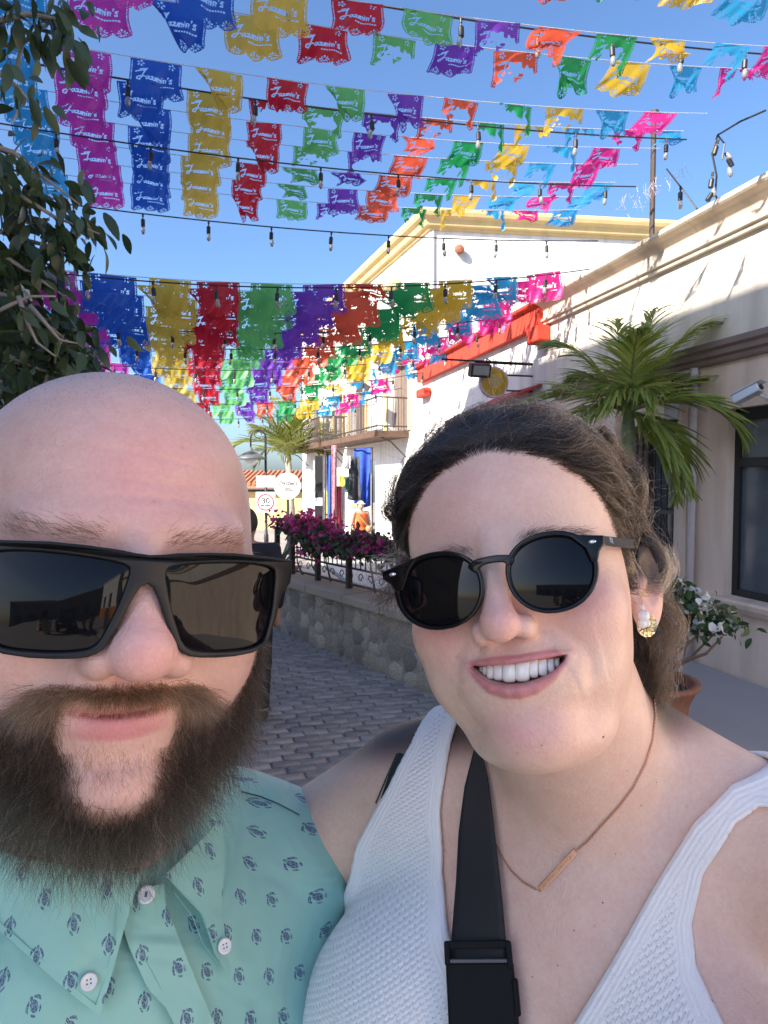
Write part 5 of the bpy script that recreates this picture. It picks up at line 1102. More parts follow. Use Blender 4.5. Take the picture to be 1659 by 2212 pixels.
def hair_mat(name, stops, rough=.32):
    m = bpy.data.materials.new(name); m.use_nodes = True; t = m.node_tree
    t.nodes.remove(t.nodes['Principled BSDF']); out = t.nodes['Material Output']
    b = t.nodes.new('ShaderNodeBsdfHairPrincipled'); b.parametrization = 'COLOR'
    hi = t.nodes.new('ShaderNodeHairInfo'); r = t.nodes.new('ShaderNodeValToRGB'); t.links.new(hi.outputs['Random'], r.inputs[0])
    e = r.color_ramp.elements
    while len(e) < len(stops): e.new(.5)
    for k, (p, c) in enumerate(stops): e[k].position = p; e[k].color = (*c, 1)
    t.links.new(r.outputs[0], b.inputs['Color']); b.inputs['Roughness'].default_value = rough; b.inputs['Radial Roughness'].default_value = .6; b.inputs['IOR'].default_value = 1.36
    t.links.new(b.outputs[0], out.inputs['Surface']); return m
def strands(name, P, r0, r1, material, parent=None):
    """P: (strands, points, 3)"""
    N, K, _ = P.shape; c = bpy.data.hair_curves.new(name); c.add_curves([K] * N)
    c.attributes['position'].data.foreach_set('vector', P.astype(np.float32).ravel())
    ra = c.attributes.get('radius') or c.attributes.new('radius', 'FLOAT', 'POINT')
    rr = np.tile(np.linspace(1, 0, K), (N, 1)) ** .7 * (r0 - r1) + r1
    ra.data.foreach_set('value', rr.astype(np.float32).ravel())
    c.materials.append(material); o = bpy.data.objects.new(name, c); COL.objects.link(o)
    if parent is not None: o.parent = parent; o.matrix_parent_inverse = inv_world(parent)
    return o
rng = np.random.default_rng(11)
def roots(V, Q, dens, N):
    """N random points on the quads, in proportion to area times dens"""
    a, b, c, d = (V[Q[:, k]] for k in range(4)); area = np.linalg.norm(np.cross(c - a, d - b), axis=1)
    pr = area * dens; pr = pr / pr.sum(); k = rng.choice(len(Q), N, p=pr); u = rng.random((N, 1)); w_ = rng.random((N, 1))
    return (a[k] * (1 - u) + b[k] * u) * (1 - w_) + (d[k] * (1 - u) + c[k] * u) * w_
def unit(a): return a / np.maximum(np.linalg.norm(a, axis=-1, keepdims=True), 1e-9)
def grow(P0, D0, L, K, pull=(0, 0, -1), g=.1, curl=.2, wander=.12):
    """hairs from P0 along D0 of length L; pulled, curled and wandering a little"""
    N = len(P0); P = np.empty((N, K, 3)); P[:, 0] = P0; d = unit(D0); st = (L / (K - 1))[:, None]
    ph = rng.random(N) * 6.28; fr = 1.2 + rng.random(N) * 1.6
    s = unit(np.cross(d, rng.normal(size=(N, 3)))); q = np.cross(d, s)
    for k in range(1, K):
        a = (ph + fr * k)[:, None]
        d = unit(d + np.array(pull) * g + curl * (np.cos(a) * s + np.sin(a) * q) + wander * rng.normal(size=(N, 3)))
        P[:, k] = P[:, k - 1] + d * st
    return P
def march_many(fn, U, V_, y0=.25, y1=.85, n=420):
    """march() for arrays of picture points"""
    D = np.stack([(U - 829.5) / F1, np.ones_like(U), (1106 - V_) / F1], -1).reshape(-1, 3); t = np.linspace(y0, y1, n)
    out = np.empty_like(D)
    for i in range(0, len(D), 600):
        d = D[i:i + 600]; P = EYE + t[None, :, None] * d[:, None]; f = fn((P[..., 0].ravel(), P[..., 1].ravel(), P[..., 2].ravel())).reshape(len(d), n)
        hit = f < 0; k = np.where(hit.any(1), np.argmax(hit, 1), np.argmin(f, 1)); k = np.clip(k, 1, n - 1); j = np.arange(len(d))
        fa, fb = f[j, k - 1], f[j, k]; w_ = np.where(hit.any(1) & (fa > 0), fa / np.maximum(fa - fb, 1e-9), 1.0)
        out[i:i + 600] = EYE + (t[k - 1] + (t[k] - t[k - 1]) * w_)[:, None] * d
    return out.reshape(U.shape + (3,))
def poly_at(pl, n):
    """n points evenly along a polyline"""
    pl = np.asarray(pl, float); L = np.r_[0, np.cumsum(np.linalg.norm(np.diff(pl, axis=0), axis=1))]; s = np.linspace(0, L[-1], n)
    return np.stack([np.interp(s, L, pl[:, k]) for k in range(pl.shape[1])], 1)
def patch(fn, A, B, n, m, off, thick, name, material, parent, pat=None):
    """a cloth panel lying on fn = 0 between the picture lines A and B; off(s, t) lifts it; with thickness"""
    a = poly_at(A, n); b = poly_at(B, n); w_ = np.linspace(0, 1, m)[None, :, None]; U = a[:, None] * (1 - w_) + b[:, None] * w_
    P = march_many(fn, U[..., 0], U[..., 1]); F_ = P.reshape(-1, 3); _, g = grad(fn, F_); g = unit(g)
    s_, t_ = np.meshgrid(np.linspace(0, 1, n), np.linspace(0, 1, m), indexing='ij'); h = off(s_, t_).reshape(-1, 1)
    top = F_ + g * h; bot = F_ + g * (h - thick); I = np.arange(n * m).reshape(n, m)
    q = np.stack([I[:-1, :-1], I[1:, :-1], I[1:, 1:], I[:-1, 1:]], -1).reshape(-1, 4)
    rim = np.concatenate([I[:, 0], I[-1, 1:], I[::-1, -1][1:], I[0, ::-1][1:-1]]); r2 = np.roll(rim, -1); N = n * m
    f = np.concatenate([q, q[:, ::-1] + N, np.stack([rim, r2, r2 + N, rim + N], 1)])
    VV = np.concatenate([top, bot]); at_ = {}
    if pat is not None: at_['pat'] = ('FLOAT_VECTOR', pat(VV))
    me = np_mesh(name, VV, f, at_); bm = bmesh.new(); bm.from_mesh(me); bmesh.ops.recalc_face_normals(bm, faces=bm.faces); bm.to_mesh(me); bm.free()
    o = link(name, me, material, parent); e = o.modifiers.new('edges', 'EDGE_SPLIT'); e.split_angle = R(60); return o
def tone_mix(base, *layers):
    c = base.copy()
    for w_, col in layers: c = c * (1 - w_[:, None]) + np.array(col)[None] * w_[:, None]
    return c
# ------------------------------------------------------------------ the man
MSKIN = skin_mat('sunburnt skin', .15, .40)
def man_beard_mask(l):
    """where hair grows on the man's face, 0..1, in head coordinates"""
    x, y, z = l[:, 0] + .002, l[:, 1], l[:, 2]; ax = np.abs(x)
    zc = np.interp(ax, [0, .030, .040, .050, .060, .068, .074, .080, .1], [-.0535, -.0545, -.057, -.066, -.068, -.055, -.020, .012, .02])
    m = sstep(zc - z, -.002, .006)
    lip = (ax < .034) & (z < -.0590 + 4 * x * x * .8) & (z > -.110) & (y < -.03)
    bw = np.interp(z, [-.120, -.105, -.090, -.076, -.066], [.010, .0165, .0215, .0265, .027])
    bare = sstep(1 - ax / bw, -.30, .35) * sstep(z, -.121, -.104) * (1 - sstep(z, -.0655, -.0600)) * (y < -.05)
    m = m * (1 - bare) * (1 - lip * sstep(.027 - ax, -.003, .004) * (z > -.086))
    m = m * (1 - .45 * G(x, .0040) * (z > -.066))
    m = m * ((y < .03) | (z < -.02)) * (z > -.165) * (y < .045)
    return np.clip(m, 0, 1)
def build_man():
    s = .0018 / FINE
    V, Q = grid_mesh(man_body, axis([(-.56, -.32, .012), (-.32, -.02, s), (-.02, .2, .012)]), axis([(.10, .26, .012), (.26, .56, s), (.56, .9, .012)]), axis([(-.02, 1.36, .012), (1.36, 1.72, s)]), 2)
    l = np.stack(MH.loc((V[:, 0], V[:, 1], V[:, 2])), 1); x, y, z = l.T; ax = np.abs(x)
    head = sstep(z, -.19, -.15); front = sstep(-y, -.02, .04) * head
    bm_ = man_beard_mask(l) * head
    base = np.tile(np.array([.70, .445, .375]), (len(V), 1))
    xm = x + .003; zc = z - 6.0 * xm * xm - .05 * xm - .0035
    lips = front * (np.clip(1 - (xm / .0235) ** 2, 0, 1) ** .5) * sstep(zc, -.0850, -.0815) * (1 - sstep(zc, -.0690, -.0665)) * (y < -.07)
    tone = tone_mix(base, (front * .85 * G(x - .004, .042) * G(z - .050, .034), (.74, .385, .355)), (front * .85 * G(x - .002, .016) * G(z + .036, .018), (.74, .37, .34)),
                    (front * .5 * G(ax - .045, .020) * G(z + .040, .020), (.72, .40, .35)), (head * .34 * sstep(z, .085, .112), (.58, .455, .42)), (head * .25 * sstep(y, -.03, .03) * (z > .02), (.62, .455, .40)),
                    (front * .35 * G(xm, .022) * G(z + .102, .012), (.72, .40, .36)), (lips * .95, (.60, .225, .225)), (bm_ * .8, (.10, .068, .052)))
    me = np_mesh('person', V, Q, {'tone': ('FLOAT_COLOR', np.c_[tone, np.ones(len(V))])})
    man = tag(link('person', me, MSKIN), 'bald bearded man in a mint shirt and angular black sunglasses', 'person')
    # ---- hair
    beard_m = hair_mat('beard hair', [(0, (.004, .0026, .002)), (.55, (.010, .0065, .0043)), (.82, (.032, .020, .013)), (.94, (.12, .080, .050)), (1, (.34, .25, .17))], .50)
    mous_m = hair_mat('moustache hair', [(0, (.045, .028, .016)), (.4, (.105, .068, .040)), (.75, (.24, .165, .10)), (1, (.46, .37, .27))], .36)
    fc = V[Q].mean(1); lf = np.stack(MH.loc(fc.T), 1); dens = man_beard_mask(lf); xf, yf, zf = lf.T; axf = np.abs(xf + .002)
    mou = (zf > -.0625) & (axf < .042) & (yf < -.06)
    def hairs(d, N, Lf, mt, nm, out=.55, curl=.22, side=.0, K=7, r0=.000055):
        P0 = roots(V, Q, d, N); l0 = np.stack(MH.loc(P0.T), 1); _, g = grad(man_body, P0); g = unit(g)
        dn = np.array([0, 0, -1.0]) + side * np.sign(l0[:, :1] + .002) * np.array([.9, .1, 0]) * np.clip(np.abs(l0[:, :1]) * 40, 0, 1)
        tn = unit(dn - g * (dn * g).sum(1, keepdims=True)); L = Lf(l0) * (.55 + .75 * rng.random(N))
        return strands(nm, grow(P0, g * out + tn + rng.normal(size=(N, 3)) * .38, L, K, g=.07, curl=curl), r0, .000012, mt, man)
    blen = lambda q: np.interp(q[:, 2], [-.16, -.125, -.10, -.07, -.045, -.01], [.041, .042, .036, .025, .013, .008])
    b = hairs(dens * (~mou), int(30000), blen, beard_m, 'beard', .70, .46, r0=.00010); tag(b, kind='stuff')
    b = hairs(dens * mou, 5200, lambda q: .0125 + .007 * sstep(np.abs(q[:, 0]), .015, .035) + 0 * q[:, 2], mous_m, 'moustache', .42, .14, .9, r0=.00010); tag(b, kind='stuff')
    soul = G(xf + .004, .014) * G(zf + .0905, .0055) * (yf < -.06) + .10 * (np.abs(xf) < .026) * (zf < -.08) * (zf > -.115) * (yf < -.06)
    b = hairs(soul, 700, lambda q: .010 + 0 * q[:, 2], mous_m, 'soul_patch', .30, .12); tag(b, kind='stuff')
    loose = dens * (zf < -.05) * (~mou)
    b = hairs(loose, 700, lambda q: blen(q) * 1.25, mous_m, 'loose_beard_hairs', .8, .34); tag(b, kind='stuff')
    brow = G(zf - .0175 - .10 * np.clip(axf - .02, 0, .02), .0040) * sstep(axf, .010, .018) * (1 - sstep(axf, .048, .060)) * (yf < -.05)
    P0 = roots(V, Q, brow, 620); l0 = np.stack(MH.loc(P0.T), 1); _, g = grad(man_body, P0); g = unit(g)
    dr = np.sign(l0[:, :1]) * np.array([[math.cos(R(27)), math.sin(R(27)), 0]]) + np.array([0, 0, .55]); tn = unit(dr - g * (dr * g).sum(1, keepdims=True))
    tag(strands('eyebrow', grow(P0, g * .25 + tn + rng.normal(size=(620, 3)) * .2, .0065 * (.6 + .6 * rng.random(620)), 5, curl=.05, g=.02), .00005, .000012, beard_m, man), kind='stuff')
    stub = head[Q].mean(1) * (sstep(zf, .070, .10) + .7 * sstep(yf, -.01, .03) * (zf > 0)) * (zf > .0)
    P0 = roots(V, Q, stub + 1e-9, 5000); _, g = grad(man_body, P0)
    tag(strands('scalp_stubble', grow(P0, unit(g) + rng.normal(size=(5000, 3)) * .5, np.full(5000, .0009), 2, curl=0, g=0), .00004, .00003, beard_m, man), kind='stuff')
    return man, V, Q
# ---- turtle print: a staggered lattice of small sea turtles, from the cloth's own coordinates
def shirt_mat(name):
    m = bpy.data.materials.new(name); m.use_nodes = True; t = m.node_tree; b = t.nodes['Principled BSDF']
    a = nd(t, 'ShaderNodeAttribute', attribute_name='pat'); s = nd(t, 'ShaderNodeSeparateXYZ', (a.outputs['Vector'],))
    px = mth(t, 'DIVIDE', s.outputs[0], .0275); col = mth(t, 'FLOOR', px)
    py = mth(t, 'ADD', mth(t, 'DIVIDE', s.outputs[1], .0285), mth(t, 'MULTIPLY', mth(t, 'MODULO', mth(t, 'ADD', col, 200.0), 2.0), .5)); row = mth(t, 'FLOOR', py)
    cell = nd(t, 'ShaderNodeCombineXYZ', (col, row, 0.0)); wn = nd(t, 'ShaderNodeTexWhiteNoise', (cell.outputs[0],))
    ang = mth(t, 'ADD', mth(t, 'MULTIPLY', mth(t, 'SUBTRACT', wn.outputs['Value'], .5), .9), .28)
    lx = mth(t, 'MULTIPLY', mth(t, 'SUBTRACT', mth(t, 'FRACT', px), .5), .0275); ly = mth(t, 'MULTIPLY', mth(t, 'SUBTRACT', mth(t, 'FRACT', py), .5), .0285)
    ca = mth(t, 'COSINE', ang); sa = mth(t, 'SINE', ang)
    X = mth(t, 'ADD', mth(t, 'MULTIPLY', lx, ca), mth(t, 'MULTIPLY', ly, sa)); Y = mth(t, 'SUBTRACT', mth(t, 'MULTIPLY', ly, ca), mth(t, 'MULTIPLY', lx, sa)); AX = mth(t, 'ABSOLUTE', X)
    def el(xc, cx, cy, rx, ry, rot):
        dx = mth(t, 'SUBTRACT', xc, cx); dy = mth(t, 'SUBTRACT', Y, cy); c, s_ = math.cos(rot), math.sin(rot)
        ux = mth(t, 'ADD', mth(t, 'MULTIPLY', dx, c / rx), mth(t, 'MULTIPLY', dy, s_ / rx)); uy = mth(t, 'SUBTRACT', mth(t, 'MULTIPLY', dy, c / ry), mth(t, 'MULTIPLY', dx, s_ / ry))
        return mth(t, 'ADD', mth(t, 'MULTIPLY', ux, ux), mth(t, 'MULTIPLY', uy, uy))
    d = el(AX, 0, 0, .0026, .0036, 0)
    for e in (el(AX, 0, .0047, .0011, .0015, 0), el(AX, .0036, .0029, .0009, .0027, .85), el(AX, .0048, .0014, .0007, .0018, .15), el(AX, .0027, -.0037, .0007, .0019, -.65)):
        d = mth(t, 'MINIMUM', d, e)
    tc = nd(t, 'ShaderNodeTexCoord').outputs['Object']
    v = nd(t, 'ShaderNodeTexVoronoi', (a.outputs['Vector'],), feature='DISTANCE_TO_EDGE'); v.inputs['Scale'].default_value = 620
    ink = mth(t, 'MULTIPLY', mth(t, 'LESS_THAN', d, 1.0), nd(t, 'ShaderNodeMapRange', (v.outputs[0], .0, .16, .35, 1.0)).outputs[0])
    n = nd(t, 'ShaderNodeTexNoise', (tc,)); n.inputs['Scale'].default_value = 9; n.inputs['Detail'].default_value = 3
    bc = nd(t, 'ShaderNodeMix', (n.outputs[0],), data_type='RGBA'); bc.inputs[6].default_value = (.29, .575, .50, 1); bc.inputs[7].default_value = (.33, .62, .535, 1)
    mx = nd(t, 'ShaderNodeMix', (ink,), data_type='RGBA'); t.links.new(bc.outputs[2], mx.inputs[6]); mx.inputs[7].default_value = (.060, .085, .20, 1)
    t.links.new(mx.outputs[2], b.inputs['Base Color']); b.inputs['Roughness'].default_value = .52; b.inputs['Specular IOR Level'].default_value = .4
    b.inputs['Sheen Weight'].default_value = .25; b.inputs['Sheen Roughness'].default_value = .4
    w1 = nd(t, 'ShaderNodeTexNoise', (tc,)); w1.inputs['Scale'].default_value = 14; w1.inputs['Detail'].default_value = 2; w1.inputs['Distortion'].default_value = 1.2
    w2 = nd(t, 'ShaderNodeTexNoise', (tc,)); w2.inputs['Scale'].default_value = 1800
    hh = mth(t, 'ADD', mth(t, 'MULTIPLY', w1.outputs[0], 8.0), mth(t, 'MULTIPLY', w2.outputs[0], .10))
    bp = nd(t, 'ShaderNodeBump'); bp.inputs['Strength'].default_value = .5; bp.inputs['Distance'].default_value = .002
    t.links.new(hh, bp.inputs['Height']); t.links.new(bp.outputs[0], b.inputs['Normal']); return m
def folds(p):
    t = MT.loc(p)
    d1 = t[0] * .80 + t[2] * .60; d2 = -t[0] * .55 + t[2] * .83
    return .0030 * np.sin(d1 * 38 + 2.0 * np.sin(t[2] * 14) + 1) * sstep(-t[2], .05, .2) * sstep(t[0], -.02, .12) + .0022 * np.sin(d2 * 46 + 1.6 * np.sin(t[0] * 17))
def shirt_f(p):
    t = MT.loc(p)
    a = arm_chain(t, [(-.185, .03, -.10), (-.235, .05, -.38)], [.068, .062]); g = arm_chain(t, [(.158, .055, -.10), (.175, .16, -.36)], [.066, .058])
    f = smin(man_torso(p), np.minimum(a, g), .05) - .011
    f = np.maximum(f, t[2] - .080 - .9 * t[1])                      # the neck hole, under the collar
    f = np.maximum(f, -.66 - t[2])
    f = smax(f, -cap(t, (-.235, .05, -.36), (-.25, .03, -.60), .075, .08), .004); f = smax(f, -cap(t, (.187, .165, -.34), (.175, .13, -.60), .075, .08), .004)
    return f + folds(p)
def build_shirt(man):
    SM = shirt_mat('mint turtle print cotton')
    V, Q = grid_mesh(shirt_f, axis([(-.56, -.36, .010), (-.36, .02, .0032 / FINE), (.02, .12, .010)]), axis([(.24, .60, .0032 / FINE), (.60, .80, .010)]), axis([(.66, 1.06, .012), (1.06, 1.42, .0032 / FINE)]), 2)
    def pat(P):
        t = MT.loc(P.T); th = np.arctan2(t[0], -(t[1] - .03)); return np.stack([th * .155 + .004, t[2], 0 * th], 1)
    top = V[Q][:, :, :].mean(1); tl = MT.loc(top.T); keep = tl[2] < .074 + .9 * tl[1]
    keep &= tl[2] > -.655
    me = np_mesh('shirt', V, Q[keep], {'pat': ('FLOAT_VECTOR', pat(V))}); sh = link('shirt', me, SM, man)
    P = patch(shirt_f, [(290, 1895), (200, 1872), (80, 1845), (-60, 1800), (-150, 1760)], [(213, 2187), (153, 2140), (83, 2080), (0, 2006), (-150, 1900)], 40, 24,
              lambda s_, t_: .018 - .0085 * t_ + .002 * np.sin(t_ * 3.1) + .0015 * np.sin(s_ * 7) * t_, .0024, 'collar_flap', SM, sh, pat)
    P = patch(shirt_f, [(334, 1902), (371, 1945), (408, 1982), (427, 2024), (443, 2061), (480, 2105)], [(446, 1785), (455, 1850), (459, 1900), (458, 1978), (470, 2043), (484, 2098)], 30, 20,
              lambda s_, t_: .020 - .0115 * s_ + .005 * np.sin(s_ * 3.1) * (1 - t_), .0024, 'collar_flap', SM, sh, pat)
    patch(shirt_f, [(262, 1930), (262, 2012), (274, 2047), (316, 2136), (348, 2168), (371, 2212), (420, 2320)], [(345, 1915), (347, 1955), (394, 2071), (445, 2191), (500, 2320)], 40, 8,
          lambda s_, t_: .0058 + .003 * (1 - s_) + .0012 * np.sin(s_ * 11) * (1 - t_), .0024, 'placket', SM, sh, pat)
    thread = mat('pale thread', (.22, .52, .46), .7); dark = mat('dark seam', (.03, .09, .09), .8)
    def seam(pl, nm, off, mt, r=.00028):
        p = poly_at(pl, 40); X = march_many(shirt_f, p[:, 0], p[:, 1]); _, g = grad(shirt_f, X); X = X + unit(g) * np.interp(np.linspace(0, 1, 40), np.linspace(0, 1, len(off)), off)[:, None]
        m = MB(); m.tube(X, r, 5); m.build(nm, mt, sh, True)
    seam([(247, 1960), (240, 2030), (222, 2110), (205, 2160)], 'stitching', [.0195, .017, .0135, .0112], thread)
    seam([(205, 2163), (150, 2118), (80, 2058), (0, 1986)], 'stitching', [.0112, .0115, .0115, .0120], thread)
    seam([(353, 1942), (392, 1990), (415, 2040), (455, 2085)], 'stitching', [.0200, .0185, .0155, .0115], thread)
    seam([(290, 2035), (312, 2080), (345, 2140), (388, 2212)], 'stitching', [.0072, .0068, .0064, .0064], thread)
    seam([(345, 1965), (392, 2075), (440, 2190)], 'stitching', [.0072, .0068, .0064], thread)
    seam([(520, 1712), (560, 1722), (600, 1738), (645, 1762)], 'shoulder_seam', [.0012, .0012], dark, .0006)
    # buttons
    bw = mat('pearl white button', (.82, .82, .80), .25, coat=.5); th2 = mat('button hole', (.10, .14, .16), .8)
    for (u, v, rad, tilt, off) in ((304, 1940, .0058, (.8, 0), .0135), (190, 2115, .0050, (0, 0), .0155), (457, 2045, .0050, (.4, 0), .0165)):
        c = march(shirt_f, u, v); _, g = grad(shirt_f, c[None]); g = Vector(unit(g)[0])
        n = (g + Vector((-tilt[0], 0, 0)) * .6).normalized() if tilt[0] else g
        q = n.to_track_quat('Z', 'Y').to_matrix(); c = Vector(c) + g * off
        m = MB(); R_ = rad; m.lathe([(0, -.0008), (R_ * .9, -.0008), (R_, -.0002), (R_, .0006), (R_ * .86, .0012), (R_ * .7, .0008), (0, .0007)], 28, q, c); b = m.build('button', bw, sh, True)
        if tilt[0] != .8:
            for k in range(4):
                hm = MB(); hc = c + q @ Vector((.0011 * (1 if k % 2 else -1), .0011 * (1 if k > 1 else -1), .0006)); hm.lathe([(0, 0), (.00055, 0), (.00055, .0004), (0, .0004)], 8, q, hc); hm.build('thread_hole', th2, b)
        else:
            hm = MB(); hm.box(c + q @ Vector((0, 0, .0009)), (.0016, .0034, .0006), q); hm.build('buttonhole_gap', th2, b)
    # trousers and shoes
    tr = mat('navy shorts cloth', (.03, .04, .07), .8)
    def tf(p):
        t = MT.loc(p); q = (np.abs(t[0]), t[1], t[2])
        return np.maximum(smin(ell(t, (0, 0, -.60), (.195, .15, .15)), arm_chain(q, [(.09, 0, -.62), (.105, -.01, -.98)], [.105, .095]), .05), np.maximum(t[2] + .60, -.98 - t[2]))
    V, Q = grid_mesh(tf, axis([(-.5, .1, .012)]), axis([(.3, .75, .012)]), axis([(.34, .78, .012)]), 1)
    link('shorts', np_mesh('shorts', V, Q), tr, man)
    for sx in (-1, 1):
        m = MB(); c = MT.wor((.112 * sx, -.06, 0)); q = Matrix.Rotation(R(31), 3, 'Z'); m.box((c[0], c[1], .028), (.105, .29, .05), q); m.build('shoe', mat('grey shoe', (.12, .12, .12), .7), man, bevel=.02)
    return sh
# ---- sunglasses
def lens_hit(H, u, v, y0, c):
    d = ray(u, v); a, b = .15, .8
    def g(t): q = H.loc(EYE + t * d); return q[1] - (y0 + c * q[0] ** 2)
    for _ in range(50):
        m = (a + b) / 2
        if g(m) < 0: a = m
        else: b = m
    q = H.loc(EYE + a * d); return np.array([q[0], q[2]])
def smooth_poly(P, n):
    """closed Catmull-Rom through P, n points"""
    P = np.asarray(P, float); k = len(P); t = np.linspace(0, k, n, endpoint=False); i = t.astype(int); f = (t - i)[:, None]
    a, b, c, d = P[(i - 1) % k], P[i % k], P[(i + 1) % k], P[(i + 2) % k]
    return .5 * (2 * b + (c - a) * f + (2 * a - 5 * b + 4 * c - d) * f * f + (3 * b - a - 3 * c + d) * f ** 3)
def rim_mesh(H, outer, holes, y0, c, th, name, material, parent, bev=.0007):
    cu = bpy.data.curves.new(name, 'CURVE'); cu.dimensions = '2D'; cu.fill_mode = 'BOTH'; cu.extrude = th / 2 - bev; cu.bevel_depth = bev; cu.bevel_resolution = 2; cu.offset = -bev
    for pl in [outer] + holes:
        sp = cu.splines.new('POLY'); sp.points.add(len(pl) - 1); sp.use_cyclic_u = True
        for i, q in enumerate(pl): sp.points[i].co = (q[0], q[1], 0, 1)
    o = bpy.data.objects.new(name, cu); COL.objects.link(o); dg = bpy.context.evaluated_depsgraph_get(); dg.update()
    me = bpy.data.meshes.new_from_object(o.evaluated_get(dg)); bpy.data.objects.remove(o); bpy.data.curves.remove(cu)
    bm = bmesh.new(); bm.from_mesh(me); bmesh.ops.remove_doubles(bm, verts=bm.verts, dist=1e-6)
    for v in bm.verts:
        x, z, h = v.co; v.co = Vector(H.wor((x, y0 + c * x * x - h, z)))
    bmesh.ops.recalc_face_normals(bm, faces=bm.faces); bm.to_mesh(me); bm.free(); me.materials.clear()
    o = link(name, me, material, parent, True); e = o.modifiers.new('edges', 'EDGE_SPLIT'); e.split_angle = R(35); return o
def lens_mesh(H, pl, y0, c, name, material, parent, bulge=.0012):
    pl = np.asarray(pl); ce = pl.mean(0); n = len(pl); k = 14; V = []; F_ = []
    for i in range(k + 1):
        f = i / k; q = ce + (pl - ce) * f
        for (x, z) in q: V.append((x, y0 + c * x * x - bulge * (1 - f * f) + 1.6 * (z - ce[1]) ** 2, z))
    for i in range(k):
        for j in range(n): F_.append((i * n + j, i * n + (j + 1) % n, (i + 1) * n + (j + 1) % n, (i + 1) * n + j))
    me = bpy.data.meshes.new(name); me.from_pydata([tuple(H.wor(v)) for v in V], [], F_); bm = bmesh.new(); bm.from_mesh(me); bmesh.ops.remove_doubles(bm, verts=bm.verts, dist=1e-7)
    bmesh.ops.recalc_face_normals(bm, faces=bm.faces); bm.to_mesh(me); bm.free(); return link(name, me, material, parent, True)
def strip(H, pts, w_, h_, name, material, parent, bev=.0008):
    """a temple arm: a box section carried through local points"""
    m = MB(); V = []; F_ = []
    for i, (p, ww, hh) in enumerate(zip(pts, w_, h_)):
        for (a, b) in ((-1, -1), (1, -1), (1, 1), (-1, 1)): V.append(H.wor((p[0] + a * ww / 2, p[1], p[2] + b * hh / 2)))
    for i in range(len(pts) - 1):
        for j in range(4): F_.append((i * 4 + j, i * 4 + (j + 1) % 4, i * 4 + 4 + (j + 1) % 4, i * 4 + 4 + j))
    F_ += [(3, 2, 1, 0), tuple(len(pts) * 4 - 4 + j for j in range(4))]; m.add(V, F_); return m.build(name, material, parent, False, bev)
LENS = mat('dark grey lens', (.004, .004, .005), .03, spec=.28)
def man_glasses():
    y0, c = -.1175, 3.3; H = MH
    fr = mat('matte black acetate', (.013, .0135, .014), .42, spec=.35, bump=(2500, .15, .0002))
    g = tag(empty('sunglasses', H.wor((0, y0, 0))), 'angular matte black sunglasses worn by the bald bearded man', 'sunglasses')
    hit = lambda L: np.array([lens_hit(H, u, v, y0, c) for u, v in L])
    R_out = hit([(322, 1199), (355, 1198), (389, 1195), (450, 1194), (505, 1195), (583, 1203), (629, 1211), (628, 1235), (625, 1258), (606, 1285), (594, 1333), (579, 1380), (564, 1398), (544, 1409), (505, 1417), (466, 1420), (430, 1420), (408, 1417), (393, 1411), (381, 1400), (361, 1353), (342, 1295), (330, 1269), (318, 1261)])
    R_len = hit([(357, 1238), (364, 1227), (385, 1221), (427, 1217), (490, 1215), (544, 1217), (580, 1224), (592, 1236), (590, 1275), (585, 1320), (571, 1376), (558, 1391), (536, 1400), (500, 1405), (466, 1407), (430, 1405), (408, 1400), (395, 1389), (387, 1372), (369, 1314), (359, 1262)])
    xb = R_out[0][0]; mir = lambda P: np.stack([2 * xb - P[:, 0], P[:, 1]], 1)
    outer = np.concatenate([R_out, mir(R_out)[::-1][1:-1]])
    rl = smooth_poly(R_len, 90); ll = mir(rl)[::-1]
    rim_mesh(H, outer, [rl, ll], y0, c, .0052, 'frame', fr, g, .0011)
    for q in (rl, ll): lens_mesh(H, q + (q - q.mean(0)) * .012, y0 - .0004, c, 'lens', LENS, g)
    for sx in (1, -1):
        xo = R_out[6][0] - xb; zt = R_out[6][1] - .0068; f = lambda x: (xb + sx * x)
        strip(H, [(f(xo - .002), y0 + c * xo * xo + .002, zt), (f(xo + .001), y0 + c * xo * xo + .012, zt), (f(.088), -.02, zt + .002), (f(.090), .012, zt), (f(.088), .035, zt - .018)], [.005, .0045, .004, .004, .0035], [.0115, .0115, .011, .010, .008], 'temple', fr, g)
    return g
man, MV, MQ = build_man(); shirt = build_shirt(man); man_glasses()
